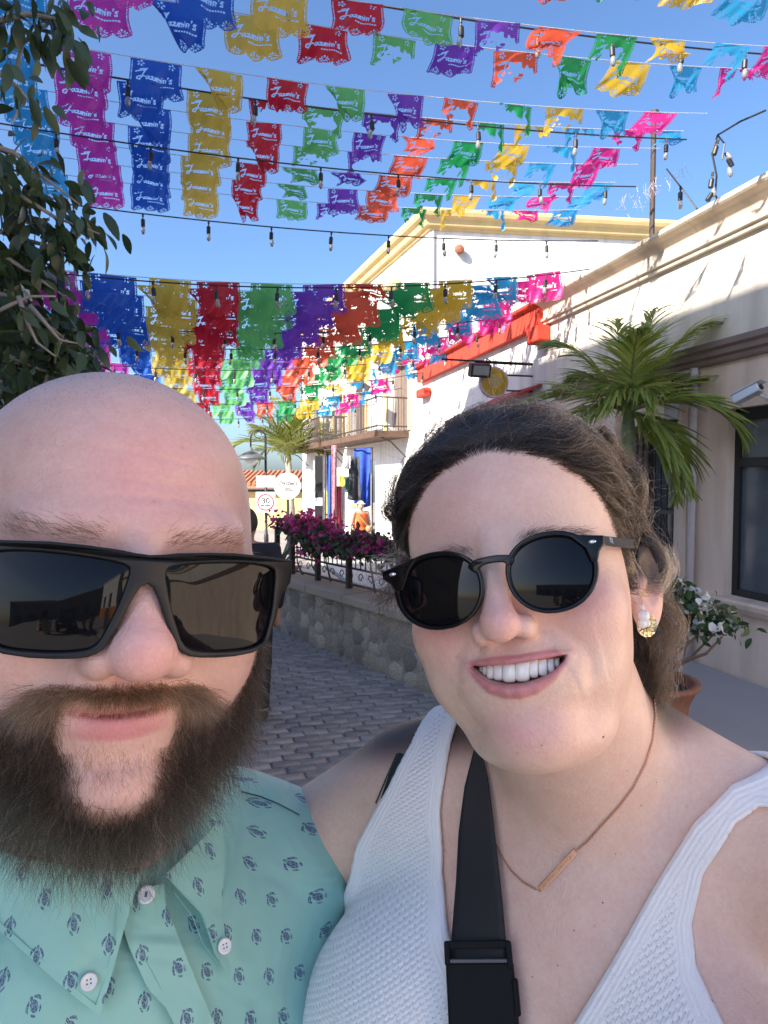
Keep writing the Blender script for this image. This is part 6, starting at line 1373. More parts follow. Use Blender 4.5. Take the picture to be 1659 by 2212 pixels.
# ------------------------------------------------------------------ the woman
WSKIN = skin_mat('fair skin', .13, .40)
def w_hairline(l):
    """> 0 where hair grows on the woman's head (metres behind the hairline)"""
    x, y, z = l[:, 0], l[:, 1], l[:, 2]
    yh = np.interp(z, [-.06, -.045, -.02, .005, .03, .050, .062, .071, .080, .12], [.060, .040, -.006, -.026, -.036, -.048, -.060, -.074, -.095, -.16])
    return y - yh - .012 * G(x - .002, .010) * G(z - .070, .010) + .006 * G(np.abs(x) - .05, .016) * G(z - .055, .015)
def build_woman():
    s = .0016 / FINE
    V, Q = grid_mesh(woman_body, axis([(-.42, 0, .008), (0, .20, s), (.20, .5, .008)]), axis([(-.12, .34, .012), (.34, .58, s), (.58, .84, .008)]), axis([(-.02, 1.2, .014), (1.2, 1.42, .005), (1.42, 1.70, s)]), 2)
    l = np.stack(WH.loc((V[:, 0], V[:, 1], V[:, 2])), 1); x, y, z = l.T; ax = np.abs(x)
    head = sstep(z, -.16, -.13); front = sstep(-y, -.03, .03) * head
    base = np.tile(np.array([.77, .525, .415]), (len(V), 1))
    mpoly = poly_sd(x, z, WMOUTH[0]); inm = (mpoly < -.0006) & (y < -.03) & (y > -.094 + 60 * 0 * x) & (ax < .04) & (z < -.04) & (z > -.1)
    lp = np.full(len(V), 1.0); m = (y < -.04) & (ax < .05) & (z < -.03) & (z > -.11)
    for k_, (pts, rad, kk) in enumerate(WLIPS):
        for i in range(len(pts) - 1):
            lp[m] = np.minimum(lp[m], cap((x[m], y[m] , z[m]), pts[i], pts[i + 1], rad[i] , rad[i + 1] ))
    lips = 1 - sstep(lp, .0004, .0018)
    hl = w_hairline(l) * 1.0
    t = np.stack(WT.loc(V.T), 1)
    tone = tone_mix(base, (front * .8 * G(ax - .042, .024) * G(z + .030, .022), (.77, .365, .325)), (front * .75 * G(x, .014) * G(z + .034, .020), (.76, .38, .345)),
                    (front * .55 * G(x + .012, .045) * G(z - .045, .030), (.76, .42, .385)), (front * .7 * G(x, .024) * G(z + .100, .016), (.76, .385, .36)),
                    (head * .6 * sstep(ax, .076, .082) * (z < .01), (.72, .36, .31)), (front * .35 * G(x - .018, .012) * G(z + .062, .02), (.71, .47, .375)),
                    ((1 - head) * .35 * G(t[:, 2] + .10, .10) * G(t[:, 0], .13), (.73, .465, .40)),
                    (lips * .95, (.58, .22, .225)), (head * (.45 * sstep(hl, -.004, .010) + .5 * sstep(hl, .008, .026)), (.060, .040, .030)), (inm * (y > -.088) * .9, (.16, .045, .04)))
    me = np_mesh('person', V, Q, {'tone': ('FLOAT_COLOR', np.c_[tone, np.ones(len(V))])})
    wo = tag(link('person', me, WSKIN), 'smiling woman with tied-back brown hair, white knit tank top and round sunglasses', 'person')
    return wo, V, Q
# ---- teeth: the upper row, each its own piece, seen in the smile
def build_teeth(wo):
    tm = mat('tooth enamel', (.90, .88, .82), .18, spec=.6, coat=.3, noise=(300, .03)); gm = mat('gum', (.46, .16, .15), .3)
    P3 = lambda u, v, back: np.array(_f(u, v)) + np.array([0, back, 0])
    #      left, right edge, top, bottom in the picture, setback
    T = [(1026, 1036, 1442, 1457, .0115), (1035, 1047, 1440, 1462, .0085), (1046, 1063, 1438, 1470, .0062), (1062, 1084, 1438, 1472, .0044), (1083, 1111, 1437, 1476, .0028),
         (1111, 1141, 1434, 1474, .0026), (1140, 1160, 1430, 1466, .0038), (1159, 1179, 1425, 1463, .0058), (1178, 1194, 1423, 1456, .0082), (1193, 1205, 1422, 1446, .0110)]
    for i, (a, b, tp, bt, back) in enumerate(T):
        n, k = 9, 11; V = []; F_ = []
        for j in range(k):
            g = j / (k - 1); v = tp - 5 + (bt + 2 - tp + 5) * g
            for q in range(n):
                e = q / (n - 1) * 2 - 1; wd = (b - a) * .535 * (1 - .05 * (1 - g)) * (1 - .42 * max(0, (g - .80) / .2) ** 2.2)
                c = P3((a + b) / 2 + e * wd, v, back); c[1] += .0012 * abs(e) ** 3 + .0016 * (g - .45) ** 2 * 4 + .0012 * max(0, g - .85) / .15
                c[2] += .0
                V.append(tuple(WH.wor(c)))
        for j in range(k - 1):
            for q in range(n - 1): F_.append((j * n + q, j * n + q + 1, (j + 1) * n + q + 1, (j + 1) * n + q))
        me = bpy.data.meshes.new('tooth'); me.from_pydata(V, [], F_); o = link('tooth', me, tm, wo, True)
        md = o.modifiers.new('thick', 'SOLIDIFY'); md.thickness = .0030; md.offset = 1 if False else -1
        fn = me.polygons[len(F_) // 2].normal; md.offset = -1 if fn.y < 0 else 1
    pts = [P3(u, v, .009) for u, v in ((1022, 1436), (1060, 1430), (1112, 1427), (1165, 1417), (1212, 1414))]
    m = MB(); m.tube([WH.wor(p) for p in pts], [.002, .0042, .0046, .0042, .002], 10); m.build('gum', gm, wo, True)
    pts = [P3(u, v, .016) for u, v in ((1050, 1470), (1085, 1484), (1125, 1486), (1165, 1474))]
    m = MB(); m.tube([WH.wor(p) for p in pts], [.002, .005, .005, .002], 10); m.build('tongue', mat('tongue', (.40, .13, .13), .35), wo, True)
# ---- hair
def build_hair(wo, V, Q):
    dk = hair_mat('brown hair', [(0, (.005, .0036, .0028)), (.5, (.012, .0082, .006)), (.78, (.034, .023, .016)), (.93, (.095, .068, .048)), (1, (.28, .23, .19))], .30)
    fl = hair_mat('light stray hair', [(0, (.05, .034, .024)), (.5, (.11, .077, .052)), (1, (.30, .25, .20))], .34)
    sk = woman_scalp
    # a close-lying under layer
    def capf(p):
        q = WH.loc(p); l = np.stack([np.ravel(a) for a in q], 1); h = w_hairline(l).reshape(np.shape(p[0]))
        ear = ell((np.abs(q[0]) - .083, q[1] - .014, q[2] + .020), (0, 0, 0), (.02, .022, .034))
        f = sk(p) - .0045 * sstep(h, .020, .055) - .0002
        f = np.maximum(f, -(h - .022)); f = np.maximum(f, -q[2] - .055); return smax(f, -ear * .93, .008)
    VC, QC = grid_mesh(capf, axis([(-.02, .22, .003)]), axis([(.36, .62, .003)]), axis([(1.46, 1.70, .003)]), 1)
    um = mat('dark hair mass', (.018, .012, .009), .6, bump=(600, .5, .002))
    link('hair_base', np_mesh('hair_base', VC, QC), um, wo)
    # long strands combed back from the hairline over the head
    fc = V[Q].mean(1); l = np.stack(WH.loc(fc.T), 1); h = w_hairline(l)
    hd = (l[:, 2] > -.05) * (np.abs(l[:, 0]) < .0815)
    d1 = hd * ((h > -.001) & (h < .022)) * (.3 + sstep(h, -.001, .006)); d2 = hd * (h > .01) * 1.0
    def comb(P0, K, step, lift, wav, knot=(0, .125, -.015)):
        N = len(P0); P = np.empty((N, K, 3)); P[:, 0] = P0; cur = P0.copy(); kn = WH.wor(knot); cid = (np.floor(P0 / .0065).astype(np.int64) @ np.array([73, 179, 283])) % 997; tab = rng.random((997, 3)); jt = rng.random((N, 3)); mixr = tab[cid] * .82 + jt * .18; ph = mixr[:, 0] * 9; amp = wav * (.4 + 1.1 * mixr[:, 1]); lf = lift[0] + (lift[1] - lift[0]) * mixr[:, 2]
        for k in range(1, K):
            _, g = grad(sk, cur, 1e-3); g = unit(g); d = unit(kn - cur); d = unit(d - g * (d * g).sum(1, keepdims=True)); sd = np.cross(g, d)
            cur = cur + step * (d * (.9 + .2 * mixr[:, 1:2]) + sd * (np.sin(ph + k * 1.15) * amp)[:, None] + rng.normal(size=(N, 3)) * .06)
            f, g = grad(sk, cur, 1e-3); g = unit(g); tgt = lf * min(1, k / 4); cur = cur - g * (f - tgt)[:, None]; P[:, k] = cur
        return P
    P0 = roots(V, Q, d1 + 1e-12, 6500); tag(strands('combed_hair', comb(P0, 16, .0095, (.002, .0110), .50), .00013, .00007, dk, wo), kind='stuff')
    P0 = roots(V, Q, d2 + 1e-12, 6000); tag(strands('combed_hair', comb(P0, 10, .009, (.005, .0140), .85), .00013, .00007, dk, wo), kind='stuff')
    # short baby hairs at the hairline and frizz above the head
    d3 = hd * G(h + .002, .0030); P0 = roots(V, Q, d3, 2600); _, g = grad(sk, P0); g = unit(g); kn = WH.wor((0, .125, .02)); d = unit(kn - P0); d = unit(d - g * (d * g).sum(1, keepdims=True))
    tag(strands('baby_hair', grow(P0, d + g * .12 + rng.normal(size=(2600, 3)) * .16, .015 * (.5 + rng.random(2600)), 6, curl=.06, g=0, wander=.05), .00005, .000015, dk, wo), kind='stuff')
    d4 = hd * (h > .012); P0 = roots(V, Q, d4 + 1e-12, 2200); _, g = grad(sk, P0); g = unit(g); d = unit(kn - P0); P0 = P0 + g * .008
    tag(strands('flyaway_hair', grow(P0, d * .9 + g * .7 + rng.normal(size=(2200, 3)) * .45, .020 + .026 * rng.random(2200), 12, curl=.34, g=.03, wander=.10), .00005, .00002, fl, wo), kind='stuff')
    zf, axf, yf = l[:, 2], np.abs(l[:, 0]), l[:, 1]
    brow = G(zf - .0115 - .16 * np.clip(axf - .012, 0, .020) + .10 * np.clip(axf - .034, 0, .03), .0026) * sstep(axf, .011, .016) * (1 - sstep(axf, .050, .060)) * (yf < -.04)
    P0 = roots(V, Q, brow + 1e-12, 900); l0 = np.stack(WH.loc(P0.T), 1); _, g = grad(sk, P0); g = unit(g); ux = WH.wor((1, 0, 0)) - WH.wor((0, 0, 0)); uz = WH.wor((0, 0, 1)) - WH.wor((0, 0, 0))
    d = np.sign(l0[:, :1]) * ux[None] + uz[None] * (.75 - .8 * sstep(np.abs(l0[:, :1]), .015, .04)); d = unit(d - g * (d * g).sum(1, keepdims=True))
    tag(strands('eyebrow', grow(P0, d + g * .15 + rng.normal(size=(900, 3)) * .15, .0075 * (.6 + .6 * rng.random(900)), 5, curl=.04, g=.02, wander=.05), .00005, .000015, dk, wo), kind='stuff')
    # curls that hang loose: picture lines with a depth
    def lock(name, pl, Yd, n, r0, r1, turns, rad, mt=dk, K=26):
        c = poly_at(pl, K); Yv = np.linspace(*Yd, K); C = np.stack([(c[:, 0] - 829.5) / F1 * Yv, Yv, CAMZ + (1106 - c[:, 1]) / F1 * Yv], 1)
        t = np.gradient(C, axis=0); t = unit(t); a = unit(np.cross(t, [0, 1, .2])); b = np.cross(t, a); s_ = np.linspace(0, 1, K); P = np.empty((n, K, 3))
        for i in range(n):
            p0 = rng.random() * 6.28; o = rng.normal(size=2) * (r0 + (r1 - r0) * s_)[:, None]; rr = rad * (.6 + .8 * rng.random()); tt = turns * (.8 + .4 * rng.random())
            P[i] = C + a * (o[:, :1] + (rr * np.cos(p0 * .25 + tt * 6.28 * s_) * sstep(s_, 0, .2))[:, None]) + b * (o[:, 1:] + (rr * np.sin(p0 * .25 + tt * 6.28 * s_) * sstep(s_, 0, .2))[:, None])
            P[i] += np.cumsum(rng.normal(size=(K, 3)) * .00045, axis=0)
        tag(strands(name, P, .00011, .00005, mt, wo), kind='stuff')
    # behind and below the ear on the picture's right
    lock('curl', [(1345, 1110), (1400, 1160), (1432, 1210), (1425, 1270), (1395, 1290)], (.475, .50), 170, .003, .005, .8, .004)
    lock('curl', [(1330, 1165), (1350, 1215), (1378, 1260), (1420, 1262), (1442, 1225), (1430, 1185)], (.455, .475), 120, .002, .004, .6, .003, fl)
    lock('curl', [(1400, 1240), (1440, 1290), (1450, 1340), (1430, 1385)], (.50, .52), 130, .003, .005, 1.2, .005)
    lock('curl', [(1390, 1230), (1425, 1300), (1440, 1360), (1420, 1430), (1432, 1500)], (.51, .53), 200, .004, .006, 1.4, .006)
    lock('curl', [(1370, 1300), (1395, 1380), (1400, 1450), (1425, 1510)], (.52, .53), 260, .004, .005, 1.0, .004)
    lock('curl', [(1380, 1350), (1410, 1420), (1385, 1480), (1410, 1520)], (.52, .53), 220, .004, .005, 1.2, .005)
    lock('curl', [(1290, 930), (1345, 985), (1370, 1050), (1378, 1120), (1372, 1160)], (.485, .50), 300, .003, .003, 1.6, .004)
    # a lock out past the glasses on the picture's left, and wisps
    lock('curl', [(872, 1200), (868, 1262), (840, 1290), (812, 1312)], (.455, .45), 110, .002, .003, .4, .002)
    lock('curl', [(868, 1215), (850, 1280), (832, 1320), (818, 1360)], (.455, .45), 30, .003, .006, 1.2, .004)
    lock('curl', [(850, 1120), (838, 1100), (848, 1060), (868, 1030)], (.47, .48), 120, .002, .003, .8, .003)
    lock('curl', [(868, 1190), (845, 1215), (815, 1235), (845, 1275)], (.455, .45), 26, .003, .005, .7, .006, fl)
# ---- white knit tank top
def top_polys():
    w = lambda L: [tuple(np.array(WT.loc(march(woman_torso, u, v)))[[0, 2]]) for u, v in L]
    Lo = w([(900, 1597), (850, 1690), (800, 1800), (760, 1890)]); Li = w([(978, 1600), (965, 1680), (955, 1750), (960, 1880), (975, 2000), (1010, 2100), (1060, 2190)])
    Ro = w([(1640, 1735), (1590, 1770), (1520, 1880), (1495, 1990), (1505, 2080), (1535, 2140)]); Ri = w([(1640, 1657), (1580, 1690), (1500, 1770), (1420, 1900), (1340, 2040), (1240, 2205)])
    return Lo, Li, Ro, Ri
def knit_mat(name):
    m = bpy.data.materials.new(name); m.use_nodes = True; t = m.node_tree; b = t.nodes['Principled BSDF']
    a = nd(t, 'ShaderNodeAttribute', attribute_name='pat'); P = a.outputs['Vector']; tc = nd(t, 'ShaderNodeTexCoord').outputs['Object']
    s = nd(t, 'ShaderNodeSeparateXYZ', (P,)); nz = nd(t, 'ShaderNodeTexNoise', (tc,)); nz.inputs['Scale'].default_value = 260; nz.inputs['Detail'].default_value = 3
    j = mth(t, 'MULTIPLY', mth(t, 'SUBTRACT', nz.outputs[0], .5), 2.2)
    rows = mth(t, 'SINE', mth(t, 'ADD', mth(t, 'MULTIPLY', s.outputs[1], 6.283 / .0034), j)); cols = mth(t, 'SINE', mth(t, 'ADD', mth(t, 'MULTIPLY', s.outputs[0], 6.283 / .0042), mth(t, 'MULTIPLY', rows, .8)))
    edge = s.outputs[2]                                                   # 1 on the ribbed borders
    ribs = mth(t, 'SINE', mth(t, 'MULTIPLY', nd(t, 'ShaderNodeAttribute', attribute_name='rib').outputs['Fac'], 6.283 / .0030))
    body = mth(t, 'ADD', mth(t, 'MULTIPLY', rows, .5), mth(t, 'MULTIPLY', mth(t, 'MULTIPLY', rows, cols), .5))
    h = nd(t, 'ShaderNodeMix', (edge, None, body, mth(t, 'MULTIPLY', ribs, .4)), data_type='FLOAT')
    h.inputs[2].default_value = 0; t.links.new(body, h.inputs[2]); t.links.new(mth(t, 'MULTIPLY', ribs, .35), h.inputs[3])
    fz = nd(t, 'ShaderNodeTexNoise', (tc,)); fz.inputs['Scale'].default_value = 1100; fz.inputs['Detail'].default_value = 4
    hh = mth(t, 'ADD', h.outputs[0], mth(t, 'MULTIPLY', fz.outputs[0], 1.1))
    bp = nd(t, 'ShaderNodeBump'); bp.inputs['Strength'].default_value = .7; bp.inputs['Distance'].default_value = .0008
    t.links.new(hh, bp.inputs['Height']); t.links.new(bp.outputs[0], b.inputs['Normal'])
    hole = mth(t, 'MULTIPLY', mth(t, 'MULTIPLY', mth(t, 'LESS_THAN', cols, -.72), mth(t, 'LESS_THAN', rows, -.55)), mth(t, 'SUBTRACT', 1.0, edge))
    cm = nd(t, 'ShaderNodeMix', (hole,), data_type='RGBA'); cm.inputs[6].default_value = (.90, .90, .90, 1); cm.inputs[7].default_value = (.60, .60, .61, 1)
    t.links.new(cm.outputs[2], b.inputs['Base Color']); b.inputs['Roughness'].default_value = .9; b.inputs['Specular IOR Level'].default_value = .15
    b.inputs['Sheen Weight'].default_value = .3; b.inputs['Sheen Roughness'].default_value = .6
    return m
def build_top(wo):
    Lo, Li, Ro, Ri = top_polys()
    # front outline in torso coordinates: up the outer left, over the shoulder, down the V and back up to the other shoulder
    sh = .14
    poly = [(-.40, -.40), (-.23, -.20)] + Lo[::-1] + [(Lo[0][0] + .012, sh), (Li[0][0] + .004, sh)] + Li + [(Li[-1][0] * .6 + Ri[-1][0] * .4, Li[-1][1] - .045), (Li[-1][0] * .35 + Ri[-1][0] * .65, Li[-1][1] - .045)] + Ri[::-1] + [(Ri[0][0] + .013, .031), (Ri[0][0] + .028, sh), (Ro[0][0] + .060, sh), (Ro[0][0] + .035, .012)] + Ro + [(.24, -.22), (.40, -.40), (.40, -.62), (-.40, -.62)]
    poly = np.array(poly)
    def tf(p):
        t = WT.loc(p); f = smin(woman_torso(p), woman_arms(p), .035) + .0008 * np.sin(t[0] * 60 + 3 * np.sin(t[2] * 20)); g = poly_sd(np.ravel(t[0]), np.ravel(t[2]), poly).reshape(np.shape(t[0]))
        return smax(smax(f - .0068, -(f - .0012), .0015), g, .003)
    V, Q = grid_mesh(tf, axis([(-.14, -.08, .008), (-.08, .36, .0025 / FINE)]), axis([(.33, .62, .0025 / FINE), (.62, .70, .006)]), axis([(.80, 1.02, .010), (1.02, 1.47, .0025 / FINE)]), 1)
    t = np.stack(WT.loc(V.T), 1); g = poly_sd(t[:, 0], t[:, 2], poly)
    # the weave runs with the neckline on the borders
    eg = 1 - sstep(-g, .009, .013); u = t[:, 0] * .80 + t[:, 2] * .60; v = -t[:, 0] * .60 + t[:, 2] * .80
    top = link('tank_top', np_mesh('tank_top', V, Q, {'pat': ('FLOAT_VECTOR', np.stack([u, v, eg], 1)), 'rib': ('FLOAT', g)}), knit_mat('white chenille knit'), wo)
    P0 = roots(V, Q, np.ones(len(Q)), 16000); _, g = grad(tf, P0); g = unit(g); fz = mat('white knit fuzz', (.72, .74, .76), .9)
    tag(strands('knit_fuzz', grow(P0, g + rng.normal(size=(16000, 3)) * .6, .0010 + .0012 * rng.random(16000), 3, curl=.2, g=0), .00010, .00005, fz, top), kind='stuff')
    # dark bralette edge showing at the armhole
    gm = mat('dark green lace', (.012, .03, .026), .8)
    def edge(pl, nm):
        p = poly_at(pl, 30); X = march_many(woman_torso, p[:, 0], p[:, 1]); _, g = grad(woman_torso, X); g = unit(g); m = MB(); m.tube(X + g * .001, .0042, 8); o = m.build(nm, gm, wo, True)
        for i in range(1, 29):
            d = MB(); d.lathe([(0, -.0010), (.0011, 0), (0, .0010)], 6, None, Vector(X[i] + g[i] * .004) + Vector((-.003, 0, .001))); d.build('lace_point', gm, o)
    edge([(872, 1632), (850, 1680), (826, 1738)], 'bralette_strap')
    # skirt and shoes, below the picture
    def kf(p):
        q = WT.loc(p); return np.maximum(smin(ell(q, (0, .03, -.60), (.20, .15, .16)), cap(q, (0, .03, -.70), (0, .03, -1.0), .19, .22), .06), np.maximum(q[2] + .60, -1.02 - q[2]))
    V, Q = grid_mesh(kf, axis([(-.2, .5, .012)]), axis([(.2, .85, .012)]), axis([(.34, .82, .012)]), 1); link('skirt', np_mesh('skirt', V, Q), mat('dark denim', (.05, .07, .12), .85), wo)
    for sx in (-1, 1):
        m = MB(); c = WT.wor((.112 * sx, -.03, 0)); q = Matrix.Rotation(R(-28), 3, 'Z'); m.box((c[0], c[1], .022), (.09, .26, .038), q); m.build('shoe', mat('tan shoe', (.30, .20, .12), .7), wo, bevel=.015)
    return top
def woman_glasses():
    y0, c = -.1130, 2.6; H = WH
    fr = mat('gloss black acetate', (.006, .006, .007), .14, spec=.3); sv = mat('silver rivet', (.75, .75, .75), .22, 1)
    g = tag(empty('sunglasses', H.wor((0, y0, 0))), 'round gloss black sunglasses worn by the smiling woman', 'sunglasses')
    hit = lambda L: np.array([lens_hit(H, u, v, y0, c) for u, v in L])
    def panto(cx, cy, rx, ry, rot, n=80):
        a = np.linspace(0, 2 * np.pi, n, endpoint=False); x = np.sign(np.cos(a)) * np.abs(np.cos(a)) ** .93 * rx; y = np.sign(np.sin(a)) * np.abs(np.sin(a)) ** .93 * ry; x = x * (1 + .05 * y / ry * -1)
        r = R(rot); return [(cx + x_ * math.cos(r) - y_ * math.sin(r), cy + x_ * math.sin(r) + y_ * math.cos(r)) for x_, y_ in zip(x, y)]
    for (cx, cy, rx, ry) in ((951, 1277, 86, 75), (1194, 1237, 90, 79)):
        ho = hit(panto(cx, cy, rx, ry, -9)); ou = hit(panto(cx, cy - 1, rx + 10.5, ry + 9.5, -9))
        rim_mesh(H, ou, [ho], y0, c, .0048, 'rim', fr, g, .0010); lens_mesh(H, ho + (ho - ho.mean(0)) * .014, y0 - .0002, c, 'lens', LENS, g, .0016)
    rim_mesh(H, smooth_poly(hit([(1012, 1226), (1022, 1212), (1046, 1204), (1075, 1199), (1104, 1200), (1110, 1210), (1100, 1224), (1088, 1215), (1060, 1217), (1040, 1224), (1030, 1238)]), 50), [], y0, c, .0050, 'bridge', fr, g, .0010)
    rim_mesh(H, hit([(905, 1202), (880, 1212), (850, 1226), (827, 1235), (829, 1252), (845, 1261), (858, 1280), (872, 1275), (885, 1235)]), [], y0, c, .0052, 'end_piece', fr, g, .0010)
    rim_mesh(H, hit([(1228, 1155), (1262, 1156), (1304, 1157), (1306, 1175), (1296, 1190), (1291, 1215), (1279, 1215), (1265, 1185)]), [], y0, c, .0052, 'end_piece', fr, g, .0010)
    for (u, v) in ((851, 1241), (1279, 1171)):
        q = hit([(u, v)])[0]; p = H.wor((q[0], y0 + c * q[0] ** 2 - .0028, q[1])); m = MB(); M_ = Matrix(H.M.tolist()) @ Matrix.Rotation(R(90), 3, 'X') @ Matrix.Diagonal((1.9, .9, 1)); m.lathe([(.0013, -.0003), (.0011, .0004), (.0006, .0007), (0, .0008)], 18, M_, p); m.build('rivet', sv, g, True)
    for sx, (u, v) in ((1, (1303, 1166)), (-1, (829, 1244))):
        q = hit([(u, v)])[0]; ye = y0 + c * q[0] ** 2
        t = strip(H, [(q[0] - .0015 * sx, ye, q[1]), (q[0] + .001 * sx, ye + .010, q[1] - .0005), (.0815 * sx, -.02, q[1]), (.084 * sx, .012, q[1] - .001), (.082 * sx, .035, q[1] - .018)], [.004, .0036, .0034, .0034, .003], [.0052, .0062, .0068, .006, .005], 'temple', fr, g)
        if sx > 0:
            wm = mat('white mark', (.8, .8, .8), .4)
            for k, (dz, dy, hh, ww) in enumerate(((.0005, .014, .0028, .0006), (.0012, .016, .0012, .0016), (-.0008, .0165, .0012, .0016), (.0008, .0195, .0016, .0014), (-.0009, .0195, .0018, .0008))):
                m = MB(); m.box((0, 0, 0), (.0003, ww, hh)); o = m.build('temple_mark', wm, t, world=True); xx = q[0] + .003 + (.0815 - q[0]) * (dy - .01) / .09
                o.matrix_basis = H.mat4() @ Matrix.Translation(Vector((xx + .0002, ye + dy, q[1] + dz)) * H.s)
    return g
wo, WV, WQ = build_woman(); build_teeth(wo); build_hair(wo, WV, WQ); top = build_top(wo); woman_glasses()
# ------------------------------------------------------------------ what the woman wears and carries
def wbody(p): return smin(smin(woman_torso(p), woman_arms(p), .035), woman_head_neck(p), .035)
def wneck(p): return smin(smin(woman_torso(p), woman_arms(p), .035), cap(p, WH.wor((0, .028, -.06)), WT.wor((0, .025, .0)), .058, .066), .035)
def over(p): return np.minimum(wneck(p), woman_torso(p) - .0068)
# black webbing strap of a bag, with its buckle
def bag():
    wb = mat('black webbing', (.010, .010, .012), .62, bump=(1500, .4, .0008)); pl = mat('black buckle plastic', (.006, .006, .007), .55, spec=.15)
    t = tag(empty('bag_strap', march(over, 1030, 1800)), 'black webbing bag strap with plastic buckle across the woman', 'strap'); n = 44
    A = poly_at([(1035, 1590), (1022, 1625), (1003, 1700), (990, 1800), (985, 1900), (977, 2000), (972, 2060), (968, 2240), (962, 2400)], n); B = poly_at([(1028, 1590), (1045, 1640), (1056, 1690), (1066, 1770), (1076, 1860), (1086, 1950), (1096, 2060), (1112, 2240), (1126, 2400)], n); k = 9
    w_ = np.linspace(0, 1, k)[None, :, None]; U = A[:, None] * (1 - w_) + B[:, None] * w_; P = march_many(over, U[..., 0], U[..., 1]); ends = P[:, [0, -1]]; chord = ends[:, :1] * (1 - w_) + ends[:, 1:] * w_; P = chord * .55 + P * .45
    d = unit(EYE - P); P = P + d * .0045
    V = np.concatenate([P.reshape(-1, 3), (P - d * .0022).reshape(-1, 3)]); I = np.arange(n * k).reshape(n, k); q = np.stack([I[:-1, :-1], I[1:, :-1], I[1:, 1:], I[:-1, 1:]], -1).reshape(-1, 4); rim = np.concatenate([I[:, 0], I[-1, 1:], I[::-1, -1][1:], I[0, ::-1][1:-1]]); r2 = np.roll(rim, -1); N = n * k
    me = np_mesh('webbing', V, np.concatenate([q, q[:, ::-1] + N, np.stack([rim, r2, r2 + N, rim + N], 1)])); bm = bmesh.new(); bm.from_mesh(me); bmesh.ops.recalc_face_normals(bm, faces=bm.faces); bm.to_mesh(me); bm.free(); link('webbing', me, wb, t)
    # buckle: built in the strap's own plane
    o = march(over, 1040, 2140); r_ = unit(march(over, 1100, 2140) - march(over, 975, 2140)); dn = unit(march(over, 1046, 2205) - march(over, 1036, 2075)); nn = np.cross(r_, dn); nn = nn if nn @ (EYE - o) > 0 else -nn; dn = np.cross(nn, r_) if np.cross(nn, r_) @ dn > 0 else -np.cross(nn, r_)
    M_ = Matrix((Vector(r_), Vector(-dn), Vector(nn))).transposed(); px = o[1] / F1; O = Vector(o) + Vector(nn) * .0075
    def bx(nm, u, v, w2, h2, z, th, mt=pl, bev=.0008): m = MB(); m.box(O + M_ @ Vector(((u - 1040) * px, -(v - 2140) * px, z)), (w2 * px, h2 * px, th), M_); return m.build(nm, mt, t, bevel=bev)
    bx('buckle_bar', 1040, 2056, 142, 15, .001, .005); bx('buckle_socket', 1042, 2152, 146, 128, 0, .0075, bev=.0016); bx('buckle_side', 1108, 2075, 12, 50, .002, .006); bx('buckle_side', 974, 2072, 12, 44, .002, .006)
    bx('buckle_prong', 1114, 2150, 14, 66, .0005, .008, bev=.0014); bx('buckle_gap', 1040, 2086, 130, 8, .0035, .0014, mat('gap shine', (.06, .06, .065), .3)); bx('buckle_loop', 1044, 2250, 150, 60, 0, .007, bev=.0016); bx('buckle_gap', 1034, 2208, 118, 5, .0030, .002, mat('gap shine', (.06, .06, .065), .3))
bag()
# necklace: fine rose gold chain with a stamped bar
def necklace():
    go = mat('rose gold', (.80, .45, .30), .22, 1.0); t = tag(empty('necklace', march(wbody, 1200, 1880)), 'thin rose gold chain necklace with a small bar pendant', 'necklace')
    def chain(pl, n):
        p = poly_at(pl, n); X = march_many(wbody, p[:, 0], p[:, 1]); _, g = grad(wbody, X); g = unit(g); X = X + g * .0007; m = MB()
        for i in range(n - 1):
            c = Vector((X[i] + X[i + 1]) / 2); d = Vector(X[i + 1] - X[i]); L_ = d.length * .72; d.normalize(); nn = Vector(g[i]); s = d.cross(nn).normalized() if i % 2 else nn
            ring = [c + d * (L_ * math.cos(a)) + s * (.00075 * math.sin(a)) for a in np.linspace(0, 2 * math.pi, 9)]; m.tube(ring, .00026, 4, False)
        o = m.build('chain', go, t, True); tag(o, kind='stuff')
    chain([(1410, 1496), (1414, 1545), (1408, 1600), (1392, 1650), (1365, 1702), (1335, 1742), (1300, 1780), (1270, 1815), (1248, 1834)], 110); chain([(1072, 1822), (1085, 1850), (1105, 1880), (1130, 1905), (1160, 1922)], 44)
    A = march(wbody, 1167, 1921); B = march(wbody, 1245, 1838); _, g = grad(wbody, ((A + B) / 2)[None]); g = unit(g)[0]; d = unit(B - A); s = np.cross(d, g); M_ = Matrix((Vector(d), Vector(s), Vector(np.cross(d, s)))).transposed(); c = Vector((A + B) / 2 + g * .0016); L_ = np.linalg.norm(B - A)
    m = MB(); m.box(c, (L_, .0042, .0010), M_); bar = m.build('bar_pendant', go, t, bevel=.0003); dk = mat('stamped letter', (.30, .16, .10), .5, .6); f = -1 if (M_ @ Vector((0, 0, 1))).dot(Vector(g)) < 0 else 1
    for k in range(14):
        if k in (5, 6): continue
        for (dx, hh, ww) in ((0, .0016, .00028), (.0006, .0005 if k % 2 else .0013, .00026)): m = MB(); m.box(c + M_ @ Vector((-L_ * .40 + L_ * .8 * k / 13 + dx, 0, .00052 * f)), (ww, hh, .0001), M_); m.build('stamped_letter', dk, bar)
    for P in (A, B): m = MB(); q = Vector(P + g * .0016); m.tube([q + M_ @ Vector((.0011 * math.cos(a), .0011 * math.sin(a), 0)) for a in np.linspace(0, 6.28, 10)], .0003, 5, False); m.build('jump_ring', go, t, True)
necklace()
